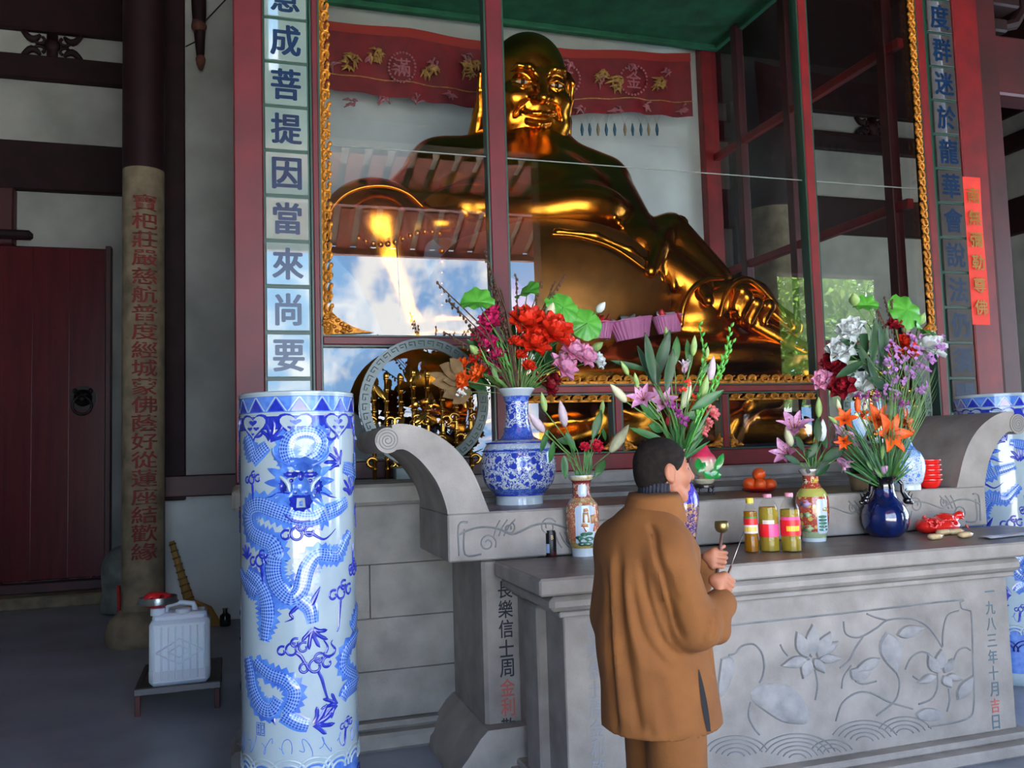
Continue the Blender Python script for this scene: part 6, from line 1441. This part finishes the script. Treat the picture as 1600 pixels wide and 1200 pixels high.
# cooking oil bottles
m_pet = glass_mat('clear_plastic',(.97,.97,.95,1),1.5,.03,True)
def oilmat(nm, c): 
    m = mat(nm, c, .05); p_ = m.node_tree.nodes['Principled BSDF']; p_.inputs['Transmission Weight'].default_value = .6; p_.inputs['IOR'].default_value = 1.1; return m
m_oil = oilmat('pale_oil',(226,196,70)); m_oild = oilmat('dark_oil',(214,140,20)); m_lr = mat('label_red',(226,28,40),.4); m_lp = mat('label_pink',(236,90,150),.4); m_ly = mat('label_yellow',(250,206,60),.4); m_lw = mat('label_white',(236,226,214),.4); m_lg = mat('label_green',(50,130,60),.4)
def bottle(px, py, prof_px, oil, capm, label, capy, lab, fill):
    p = top(px,py,ZT+.0035); k = dep(p)/FPX; t = thing('oil_bottle', label, 'bottle', tuple(p), 'oil bottles on the altar table')
    P = smooth([(r*k,(py-y)*k) for r,y in prof_px],3); link('shell', MB().lathe([(P[0][0]*.8,0)]+P, p, 32, True, True), m_pet, t, 'auto')
    q = [(r*.955,z+ .002) for r,z in P if z < (py-fill)*k]; link('oil', MB().lathe([(q[0][0]*.8,.002)]+q+[(q[-1][0]*.5,q[-1][1]+.0005)], p, 32), oil, t, 'auto')
    r0 = prof_px[-1][0]*1.05; link('cap', MB().lathe([(r0*k,(py-capy[0])*k),(r0*1.12*k,(py-capy[0]+.5)*k),(r0*1.12*k,(py-capy[1])*k),(r0*.95*k,(py-capy[1]+.8)*k)], p, 24), capm, t, 'auto')
    vf = math.atan2(-p[1],-p[0])
    for (a0_,a1_,y0,y1,m) in lab:
        def rad(y):
            for (ra,ya),(rb_,yb) in zip(prof_px[:-1],prof_px[1:]):
                if (ya-y)*(yb-y) <= 0: return ra+(rb_-ra)*(y-ya)/(yb-ya+1e-9)
        mb = MB(); mb.grid(lambda u,v: (p[0]+(rad(y0+(y1-y0)*v)*k+.0012)*math.cos(vf+a0_+(a1_-a0_)*u), p[1]+(rad(y0+(y1-y0)*v)*k+.0012)*math.sin(vf+a0_+(a1_-a0_)*u), p[2]+(py-(y0+(y1-y0)*v))*k), 12, 3); link('label', mb, m, t, True, fix=False)
    return t, p, k
bottle(1175,863,[(11,861),(11,845),(10.2,838),(10.5,832),(10.5,808),(10.5,800),(8,794),(5,789),(5,784)],m_oild,mat('yellow_cap',(240,206,60),.3),'slim brown oil bottle with yellow cap, leftmost of the three',(787,779),[(-1.5,1.5,833,820,m_lw),(-1.5,1.5,820,810,m_lr),(-1.5,1.5,810,807,m_lg),(-1.2,.9,830,823,m_ly)],798)
pr = [(15.5,860),(15.5,842),(14.8,838),(15.2,834),(15.2,812),(15.2,800),(13,790),(8,782),(5.5,778),(5.5,775)]
bottle(1203,861,pr,m_oil,mat('pink_cap',(240,150,170),.3),'oil bottle with red and pink label, middle of the three',(778,773),[(-1.5,.0,838,818,m_lr),(.0,1.4,838,818,m_lp),(-.6,.6,818,812,m_lw)],792)
t3, p3, k3b = bottle(1237,861,pr,m_oil,_mats['pink_cap'],'oil bottle with red and yellow label next to the red vase',(777,771),[(-1.5,1.5,836,812,m_lr),(-.4,1.0,829,821,m_ly),(-1.2,1.2,812,807,m_lp)],796)
# drink can with two straws
p = top(860,869,ZT+.0035); k = dep(p)/FPX; cn_ = thing('drink_can', 'black and red drink can with two straws left of the ship vase', 'can', tuple(p))
link('can_body', MB().lathe([(8.5*k,0),(10*k,2*k),(10.3*k,4*k),(10.3*k,36*k),(8.8*k,39.5*k),(8.8*k,40.5*k),(8*k,40*k),(7.5*k,39*k),(.5*k,39*k)], p, 32), mat('can_print',(22,20,24),.3,.4,c2=(90,40,36),vs=14,lo=.55,hi=.62), cn_, 'auto')
vf = math.atan2(-p[1],-p[0]); mb = MB(); mb.grid(lambda u,v: (p[0]+10.45*k*math.cos(vf-.9+.8*u),p[1]+10.45*k*math.sin(vf-.9+.8*u),p[2]+(6+14*v)*k),6,1); link('barcode_panel', mb, mat('can_panel',(150,170,206),.4), cn_, True, fix=False)
mb = MB(); put_glyph(mb,'B',lambda u,v,w_: (p[0]+(10.4*k+w_)*math.cos(vf+.35+u/(10.4*k)),p[1]+(10.4*k+w_)*math.sin(vf+.35+u/(10.4*k)),p[2]+30*k+v),.02,.024,.01,.0008); link('letter', mb, mat('can_gold',(196,170,110),.4), cn_)
for a, b_ in ((858,854),(862,862)):
    link('straw', MB().tube([at(a,832,y=p[1]),at(a-1,820,y=p[1])],.0035,6), m_ebony, cn_, True)
# stack of red bowls, flower pot
m_rb = mat('red_bowl',(230,36,30),.25,c2=(214,28,24),vs=6,coat=.3)
p = top(1453,762,ZB+.003); k = dep(p)/FPX
for i in range(5):
    z0 = i*7.6*k; o = link('red_bowl', MB().lathe([(11*k,z0),(14.5*k,z0+4*k),(16.5*k,z0+9*k),(17*k,z0+11*k),(19.3*k,z0+12*k),(19.3*k,z0+13.5*k),(16.4*k,z0+13*k),(15*k,z0+5.5*k),(3*k,z0+2.5*k)], p, 32), m_rb, None, 'auto'); tag(o, ('lowest red plastic bowl of the stack by the right arm','second red bowl from the bottom of the stack','middle red bowl of the stack by the right arm','fourth red bowl from the bottom of the stack','topmost red bowl of the stack by the right arm')[i], 'bowl', 'stacked red bowls')
p = top(1343,766,ZB+.003); k = dep(p)/FPX; pot = thing('flower_pot', 'plain beige flower pot with dark leaves behind the dark blue vase', 'plant pot', tuple(p))
link('pot', MB().lathe([(12*k,0),(15*k,22*k),(16*k,22*k),(16*k,26*k),(13.5*k,26*k),(12*k,20*k),(.5*k,20*k)], p, 28), mat('beige_clay',(150,132,104),.8,c2=(126,110,88),vs=8), pot, 'auto')
for i in range(12):
    a = i*2.4; b_ = p+z3*20*k; e = b_+np.array([math.cos(a)*22*k,math.sin(a)*14*k,(20+10*rs.random())*k]); link('leaf', blade(b_, e, 6*k, .2, rs, 6), m_dkleaf, pot, True, fix=False)
# red plastic bag, wrapped cakes, paper packet
p = top(1468,832,ZT+.004); k = dep(p)/FPX
S = SDF(p-np.array([.24,.14,0]), p+np.array([.26,.16,.18]), .0055)
S.ell(p+np.array([-.07,0,.045]), (.095,.08,.052), .03); S.ell(p+np.array([.05,.01,.055]), (.085,.07,.064), .03); S.ell(p+np.array([0,-.03,.04]), (.12,.06,.042), .02); S.poly([p+np.array([.09,0,.07]),p+np.array([.13,.01,.085]),p+np.array([.165,0,.10])],[.035,.02,.026],.02)
for i in range(110):
    a = rs.uniform(0,6.28); q = p+np.array([rs.uniform(-.15,.13),rs.uniform(-.09,.03),rs.uniform(.03,.10)]); e = q+np.array([math.cos(a)*.05,rs.uniform(-.02,.02),math.sin(a)*.025]); S.cap(q,e,.007,.002,.010,'add' if i % 3 == 0 else 'sub')
S.cut(2, p[2]+.001, 1); v, f = S.mesh(); o = link('plastic_bag', (v,f), mat('red_film',(226,40,30),.22,c2=(206,28,24),vs=9,coat=.4), None, True); tag(o, 'crumpled bright red plastic bag lying at the right end of the table', 'bag')
m_cake = mat('pale_cake',(244,220,168),.55,c2=(226,190,130),vs=20)
for x, y, an, lb in ((1461,843,.1,'pale wrapped cake in front of the red bag, leftmost'),(1474,836,.15,'pale wrapped cake behind the leftmost one'),(1492,835,-.2,'pale wrapped cake touching the right end of the bag'),(1508,840,.12,'pale wrapped cake furthest right on the table')):
    p = top(x,y,ZT+.0035); k = dep(p)/FPX; c = p+z3*4.5*k; d = np.array([math.cos(an),math.sin(an),0]); n_ = np.array([-d[1],d[0],0]); t = thing('wrapped_cake', lb, 'cake', tuple(p), 'wrapped cakes')
    mb = MB(); mb.obox(c,d,n_,z3,12*k,7*k,4.2*k,3.2*k); link('cake', mb, m_cake, t, True); mb = MB(); mb.obox(c,d,n_,z3,13.5*k,7.4*k,4.45*k,3*k); link('wrapper', mb, m_film, t, True, fix=False)
p = top(1570,838,ZT+.0035); k = dep(p)/FPX; pk = thing('paper_packet', 'flat white paper packet with red print at the far right of the table', 'packet', tuple(p))
def pf(u, v): return p+np.array([(u-.5)*.36, (v-.5)*.10+.05*(u-.5), .004+.010*math.sin(PI*v)*(.6+.4*math.sin(9*u))])
link('paper', MB().grid(pf, 14, 4), mat('white_paper',(226,230,236),.6,c2=(206,212,220),vs=9), pk, True, fix=False)
link('red_print', MB().grid(lambda u,v: pf(.62+.3*u,.4+.05*v)+np.array([0,0,.0015]),4,1), mat('red_print',(206,60,60),.6), pk, fix=False)
link('clear_window', MB().grid(lambda u,v: pf(-.06+.12*u,v)+np.array([0,0,.008]),4,4), m_film, pk, fix=False)
# baskets of offerings on the statue's lap (inside the case)
m_bk = mat('mauve_plastic',(226,140,190),.4,c2=(206,120,170),vs=8)
for x, y, w_, h_, tl_, lb, fill in ((936,522,24,26,.0,'mauve plastic basket with red packets, left of three on the lap','red'),(989,522,36,30,.16,'largest mauve plastic basket holding wrapped silver packets','silver'),(1046,512,24,26,.12,'mauve plastic basket at the right beside the golden hand','red')):
    p = at(x,y+8,y=6.95); k = dep(p)/FPX; t = thing('offering_basket', lb, 'basket', tuple(p), 'offering baskets on the lap'); mb = MB(); d = np.array([math.cos(tl_),0,math.sin(tl_)]); n_ = np.array([-d[2],0,d[0]])
    def bf(a, v): r_ = (w_*(.72+.28*v)+.7*(1 if int(a/(2*PI)*56+.5) % 2 else 0))*k; return p+d*r_*math.cos(a)+np.array([0,1,0])*r_*.8*math.sin(a)+n_*h_*k*v
    link('basket', MB().grid(lambda u,v: bf(2*PI*u,v), 112, 4), m_bk, t, False, fix=False); link('rim', MB().tube([bf(2*PI*i/40,1.0) for i in range(41)],.008,6,False), m_bk, t, True); link('base', MB().add([bf(2*PI*i/24,.04) for i in range(24)],[tuple(range(24))]), m_bk, t, fix=False)
    mm = mat('red_packet',(206,40,44),.4) if fill == 'red' else mat('silver_film',(206,206,210),.25,.5,c2=(176,170,180),vs=12)
    for j in range(6):
        c = p+n_*h_*k*(.8+.25*rs.random())+d*rs.uniform(-.6,.6)*w_*k+np.array([0,rs.uniform(-.4,.3)*w_*k,0]); link('packet', MB().obox(c,frame((rs.gauss(0,1),rs.gauss(0,1),1.))[:,0],frame((rs.gauss(0,1),.3,1.))[:,1],frame((.3,rs.gauss(0,1),1.))[:,2],.07,.05,.03,.012), mm if j % 3 else mat('white_packet',(216,206,210),.4), t, True)
c = at(792,484,y=6.9); k = dep(c)/FPX; S = SDF(c-.4,c+np.array([.4,.4,.4]),.016); S.ell(c,(45*k,40*k,42*k),.03); S.ell(c+z3*30*k,(20*k,18*k,22*k),.08); v, f = S.mesh(); o = link('pink_dome', (v,f), mat('dusky_pink',(236,160,172),.5,c2=(236,140,140),vs=2), None, True); tag(o, 'large round dusky pink dome behind the case post and flowers', 'dome')  # plain rounded pink dome inside the case
# cord added inside the case to stand for a reflection in the glass
a, b_ = at(619,366,y=6.62), at(626,500,y=6.62); pcx = thing('reflected_cord', 'thin dark cord with a knotted end standing for a reflection in the left pane', 'cord', tuple(b_)); link('cord', MB().tube([a,a*.5+b_*.5,b_],.006,6), mat('dark_cord',(60,56,54),.8), pcx); link('tassel', MB().tube([b_+z3*.06,b_,b_-z3*.03],[.012,.018,.006],7), _mats['dark_cord'], pcx, True)
# ring framed gilt lotus stands
m_ring = mat('pale_green_ring',(84,100,94),.3,c2=(66,82,78),vs=8); m_lt = mat('bright_gilt',(222,176,84),.22,1.0,c2=(196,140,56),vs=14)
def lotus_stand(px, py, R_, yy, label, seed, tex):
    c = at(px,py,y=yy); k = dep(c)/FPX; rs = random.Random(seed); t = thing('round_gilt_screen', label, 'ornament', (c[0],yy,ZD), 'round gilt screens'); r1, r2 = R_*k, R_*.84*k; n = 56; mb = MB(); vs = []; 
    for i in range(n):
        a = 2*PI*i/n
        for r_, d in ((r1,-.02),(r1,.02),(r2,.02),(r2,-.02)): vs.append((c[0]+r_*math.cos(a), yy+d, c[2]+r_*math.sin(a)))
    link('ring', mb.add(vs,[(i*4+j,i*4+(j+1)%4,((i+1)%n)*4+(j+1)%4,((i+1)%n)*4+j) for i in range(n) for j in range(4)]), m_ring, t, 'auto')
    kf = MB()
    for i in range(40):
        a = 2*PI*i/40; q = lambda rr, aa: (c[0]+rr*math.cos(aa), yy-.022, c[2]+rr*math.sin(aa)); w_ = 2*PI/40
        kf.tube([q(r2*1.05,a),q(r2*1.14,a),q(r2*1.14,a+w_*.6),q(r2*1.09,a+w_*.6),q(r2*1.09,a+w_*.3)],.0035,4)
    link('key_fret', kf, mat('fret_line',(64,84,80),.5), t, kind='stuff')
    link('foot', MB().box(c[0]-r1*.5,c[0]+r1*.5,yy-.05,yy+.05,ZD if yy > 6.25 else ZB+.004,max(c[2]-r1+.02,ZB+.08),.01), m_ring, t)
    return t, c, k, r1, r2, rs
t, c, k, r1, r2, rs_ = lotus_stand(664,630,102,6.12,'round gilt lotus screen behind the left scroll arm of the altar',5,1)
for i, x in enumerate((583,603,625,645,667,690,711,733)):
    a = at(x,590+3*(i % 3)-i*1.2,y=6.2); b_ = np.array([a[0],6.2,ZD]); mb = MB()
    mb.tube([b_,b_*.5+a*.5,a],[.016,.014,.015],8)
    for q in np.linspace(.1,1,9): mb.sphere(b_*(1-q)+a*q, (.024,.024,.014), 8, 5)
    mb.sphere(a+z3*.02,(.022,.022,.03),8,6)
    link('gilt_baluster', mb, m_lt, t, True)
    for j in range(3):
        h0 = .12+.2*j; s = 1 if (i+j) % 2 else -1; q = b_*(1-h0)+a*h0
        link('gilt_scroll', MB().tube([q+np.array([s*(.015+.05*math.sin(u)*(1-.1*u)),-.03,.055*(1-math.cos(u))*.8*(1-.08*u)]) for u in np.linspace(0,4.6,10)],[.013]*8+[.010,.006],7), m_lt, t, True)
for i in range(14):
    a = rs_.uniform(0,6.28); rr = r2*math.sqrt(rs_.random())*.85; q = np.array([c[0]+rr*math.cos(a), 6.16, c[2]+rr*math.sin(a)]); link('gilt_leaf', blade(q, q+np.array([rs_.uniform(-.1,.1),-.02,rs_.uniform(-.04,.12)]), .022, .2, rs_, 6), m_lt, t, True, fix=False)
t, c, k, r1, r2, rs_ = lotus_stand(1386,640,84,6.10,'round gilt lotus screen behind the right bouquet',6,1)
for i in range(34):
    a = rs_.uniform(0,6.28); rr = r2*math.sqrt(rs_.random())*.92; q = np.array([c[0]+rr*math.cos(a), 6.12, c[2]+rr*math.sin(a)])
    if i % 2: link('gilt_bud', MB().sphere(q,(.026,.022,.03),9,6), m_lt, t, True)
    else: link('gilt_leaf', blade(q, q+np.array([rs_.uniform(-.1,.1),-.02,rs_.uniform(-.04,.12)]), .022, .2, rs_, 6), m_lt, t, True, fix=False)

# ------------------------------------------------------------------ left corner: bench, jug, funnel, broom and bottle
j0 = at(213,1120,z=FL); j1 = at(340,1106,z=FL); zb_ = at(213,1077,y=j0[1])[2]
bn = thing('low_bench', 'low dark metal framed bench carrying the white jug by the stone column', 'bench', ((j0[0]+j1[0])/2,j0[1]+.35,FL)); bd = .75; bw0, bw1 = j0[0]-.015, j1[0]+.02
m_bm = mat('bench_dark',(58,44,44),.5,c2=(40,32,34),vs=8)
link('top', MB().box(bw0+.03,bw1-.03,j0[1]+.02,j0[1]+bd-.02,zb_-.03,zb_-.012,.004), m_bm, bn)
for (xa_,xb_,ya_,yb_) in ((bw0,bw1,j0[1]-.015,j0[1]+.02),(bw0,bw1,j0[1]+bd-.02,j0[1]+bd+.015)): link('rail', MB().box(xa_,xb_,ya_,yb_,zb_-.045,zb_,.004), mat('bench_edge',(96,96,98),.45,.3), bn)
for xa_ in (bw0,bw1-.035): link('rail', MB().box(xa_,xa_+.035,j0[1]+.02,j0[1]+bd-.02,zb_-.045,zb_,.004), m_bm, bn)
for xa_ in (bw0+.005,bw1-.04):
    for ya_ in (j0[1]-.01,j0[1]+bd-.025): link('leg', MB().box(xa_,xa_+.035,ya_,ya_+.035,FL,zb_-.045,.004), mat('bench_leg',(92,40,38),.6,c2=(60,32,32),vs=8), bn)
ja = at(232,1076,z=zb_); jb = at(328,1066,z=zb_); k = dep(ja)/FPX; jx0, jx1 = ja[0], jb[0]; jy = ja[1]+.0; zt_ = at(232,972,y=jy)[2]; dp = .26
jg = thing('plastic_jug', 'translucent white plastic jug with moulded ribs standing on the low bench', 'jug', ((jx0+jx1)/2,jy+dp/2,zb_)); m_jug = mat('white_polythene',(232,240,250),.35,c2=(220,230,244),vs=4); m_jug.node_tree.nodes['Principled BSDF'].inputs['Subsurface Weight'].default_value = .25
hz_ = zt_-zb_
link('body', MB().box(jx0,jx1,jy,jy+dp,zb_+.001,zt_,.03), m_jug, jg, 'auto')
link('shoulder', MB().obox(((jx0+jx1)/2,jy+dp/2,zt_+.012),(1,0,0),(0,1,0),(0,0,1),(jx1-jx0)/2*.9,dp/2*.85,.03,.02), m_jug, jg, 'auto')
for i in range(8): x = jx0+.035+i*(jx1-jx0-.07)/7; link('rib', MB().box(x-.006,x+.006,jy-.005,jy+.01,zb_+hz_*.1,zb_+hz_*.9,.004), m_jug, jg, 'auto')
xm, zm = (jx0+jx1)/2, zb_+hz_*.52
dm = MB(); dm.tube([(xm-.15,jy-.004,zm),(xm,jy-.004,zm+.085),(xm+.15,jy-.004,zm),(xm,jy-.004,zm-.085),(xm-.15,jy-.004,zm)],.006,6); dm.tube([(xm-.07,jy-.004,zm),(xm,jy-.004,zm+.04),(xm+.07,jy-.004,zm),(xm,jy-.004,zm-.04),(xm-.07,jy-.004,zm)],.005,6); link('moulded_diamond', dm, m_jug, jg, True)
link('liquid_line', MB().box(jx0-.0015,jx1+.0015,jy-.0015,jy+dp+.0015,zb_+.008,zb_+hz_*.30,.03), mat('jug_liquid_zone',(206,212,224),.4), jg, 'auto', label='lower third darker where it holds liquid')
link('handle', MB().tube([(xm-.10,jy+.12,zt_+.03),(xm-.085,jy+.12,zt_+.085),(xm,jy+.12,zt_+.10),(xm+.085,jy+.12,zt_+.085),(xm+.10,jy+.12,zt_+.03)],[.022,.02,.018,.02,.022],10), m_jug, jg, True)
link('cap', MB().lathe([(.045,0),(.05,.005),(.05,.03),(.042,.036)], (xm+.02,jy+.05,zt_+.035), 24), m_jug, jg, 'auto')
fc = np.array([at(247,972,y=jy+.08)[0], jy+.08, zt_+.03]); kk = k
link('spout', MB().lathe([(.05,0),(.05,.045),(.044,.05)], fc, 20), m_jug, jg, 'auto')
m_zinc = mat('zinc',(150,162,162),.3,.85,c2=(120,130,130),vs=8)
zf0 = fc[2]+.052; zf1 = at(247,941,y=fc[1])[2]; fn_ = thing('metal_funnel', 'wide zinc funnel set in the neck of the white jug', 'funnel', (fc[0],fc[1],zf0))
link('cone', MB().lathe([(.022,0),(.03,.004),(.04,.02),(.075,.04),(.125,.075),(.128,zf1-zf0),(.133,zf1-zf0+.003),(.133,zf1-zf0-.004),(.12,.075),(.07,.044),(.02,.02)], (fc[0],fc[1],zf0), 36, False, False), m_zinc, fn_, 'auto'); link('rim', MB().tube([(fc[0]+.131*math.cos(a),fc[1]+.131*math.sin(a),zf1) for a in np.linspace(0,2*PI,33)],.006,6,False), m_zinc, fn_, True)
S = SDF((fc[0]-.15,fc[1]-.13,zf1-.06),(fc[0]+.15,fc[1]+.13,zf1+.12),.006); S.ell((fc[0]-.01,fc[1],zf1+.012),(.098,.09,.05),.02); S.ell((fc[0]-.03,fc[1]-.02,zf1+.042),(.055,.06,.03),.03); S.ell((fc[0]+.04,fc[1]-.02,zf1+.034),(.05,.06,.028),.03)
for i in range(8): S.cap((fc[0]+rs.uniform(-.09,.09),fc[1]-.07,zf1+rs.uniform(0,.05)),(fc[0]+rs.uniform(-.09,.09),fc[1]+.03,zf1+.05),.006,None,.02,'sub')
v, f = S.mesh(); o = link('red_cloth', (v,f), mat('red_cloth',(206,24,34),.7,c2=(176,16,28),vs=9), None, True); tag(o, 'bundled bright red cloth lying in the zinc funnel', 'cloth')
# broom leaning on the wall
yb = YB-.22; a, b_, c_ = at(268,846,y=yb+.08), at(296,940,y=yb), at(300,965,y=yb-.05); br = thing('straw_broom', 'straw broom with bound handle leaning on the wall behind the jug', 'broom', tuple(at(330,1000,y=yb-.1)))
m_straw = mat('straw',(176,140,72),.8,c2=(140,106,52),vs=14,bump=.4,bs=80,aniso=(20,20,2))
link('handle', MB().tube([a,a*.5+b_*.5,b_],[.028,.034,.055],12), m_straw, br, True)
for q in np.linspace(.05,.95,9):
    cc = a*(1-q)+b_*q; d = (b_-a)/np.linalg.norm(b_-a); link('binding', MB().tube([cc-d*.008,cc,cc+d*.008],[.033+.022*q,.036+.024*q,.033+.022*q],12), mat('binding_cord',(120,88,44),.8), br, True)
bt_ = [at(x,y,y=yb-.08) for x,y in ((288,1006),(356,1004),(350,985),(330,962),(312,942))]
hd_ = MB(); fan = []
for i in range(26):
    u = i/25; e = at(286+76*u, 1010-4*math.sin(PI*u)-4*u, y=yb-.10); hd_.tube([b_, b_*.45+at(300+52*u,962-2*u,y=yb-.05)*.55, e], [.04,.034,.022], 6)
link('bristles', hd_, m_straw, br, True, kind='stuff')
p = at(352,996,z=FL); p = np.array([p[0],YB-.35,FL]); pq = at(352,996,y=YB-.35); p[0] = pq[0]; k = dep(pq)/FPX
gb = thing('glass_bottle', 'small dark glass bottle standing by the wall right of the broom', 'bottle', tuple(p)); hh = max(.1, at(352,950,y=YB-.35)[2]-FL); m_dg = mat('dark_glass',(50,56,52),.1,c2=(40,46,42),vs=5); m_dg.node_tree.nodes['Principled BSDF'].inputs['Transmission Weight'].default_value = .5
link('body', MB().lathe([(.05,0),(.055,.01),(.055,hh*.55),(.05,hh*.62),(.024,hh*.74),(.022,hh*.93)], p, 24), m_dg, gb, 'auto'); link('neck_ring', MB().lathe([(.022,hh*.93),(.028,hh*.94),(.028,hh),(.018,hh)], p, 20), m_dg, gb, 'auto')
# sack and red stick beyond the column
p = at(178,900,y=11.0); mb = MB(); S = SDF((p[0]-.35,10.7,FL),(p[0]+.45,11.4,1.0),.02); q = at(186,893,y=11.0); S.ell((q[0]+.05,11.0,q[2]),(.24,.2,.30),.05); S.cap((q[0]+.02,11.0,q[2]-.2),(q[0],11.0,FL+.1),.18,.2,.1); v, f = S.mesh(); o = link('plastic_sack', (v,f), mat('grey_sack',(110,116,110),.5,c2=(70,76,72),vs=6), None, True); tag(o, 'grey plastic sack standing half hidden behind the stone column', 'sack')
a, b_ = at(185,915,y=10.6), at(188,966,y=10.6); o = link('red_stick', MB().tube([np.array([a[0],10.6,a[2]]),np.array([b_[0],10.55,FL+.0])],.02,8), mat('red_stick',(206,46,44),.5), None, True); tag(o, 'thin bright red stick standing at the left edge of the column', 'stick')
# hanging carved bracket end beside the column
br_ = thing('hanging_bracket', 'dark carved bracket end with rusty tip hanging at the top left', 'bracket', tuple(at(313,105,y=YB-.25))); yy = YB-.25
link('arm', MB().tube([at(309,-60,y=yy),at(311,20,y=yy),at(313,88,y=yy)],[.085,.075,.04],8), m_black, br_, True)
m_rust = mat('rusty_wood',(96,52,40),.8,c2=(64,38,32),vs=20)
link('collar', MB().tube([at(309,32,y=yy),at(311,42,y=yy),at(312,52,y=yy)],[.06,.085,.05],10), m_rust, br_, True); link('tip', MB().tube([at(313,84,y=yy),at(313.5,93,y=yy),at(313.5,100,y=yy),at(314,109,y=yy)],[.03,.055,.045,.012],10), m_rust, br_, True)
link('wire', MB().tube([at(290,73,y=yy),at(308,64,y=yy)],.008,5), m_black, br_); link('wire', MB().tube([at(318,36,y=yy),at(356,-4,y=yy)],.008,5), m_black, br_)
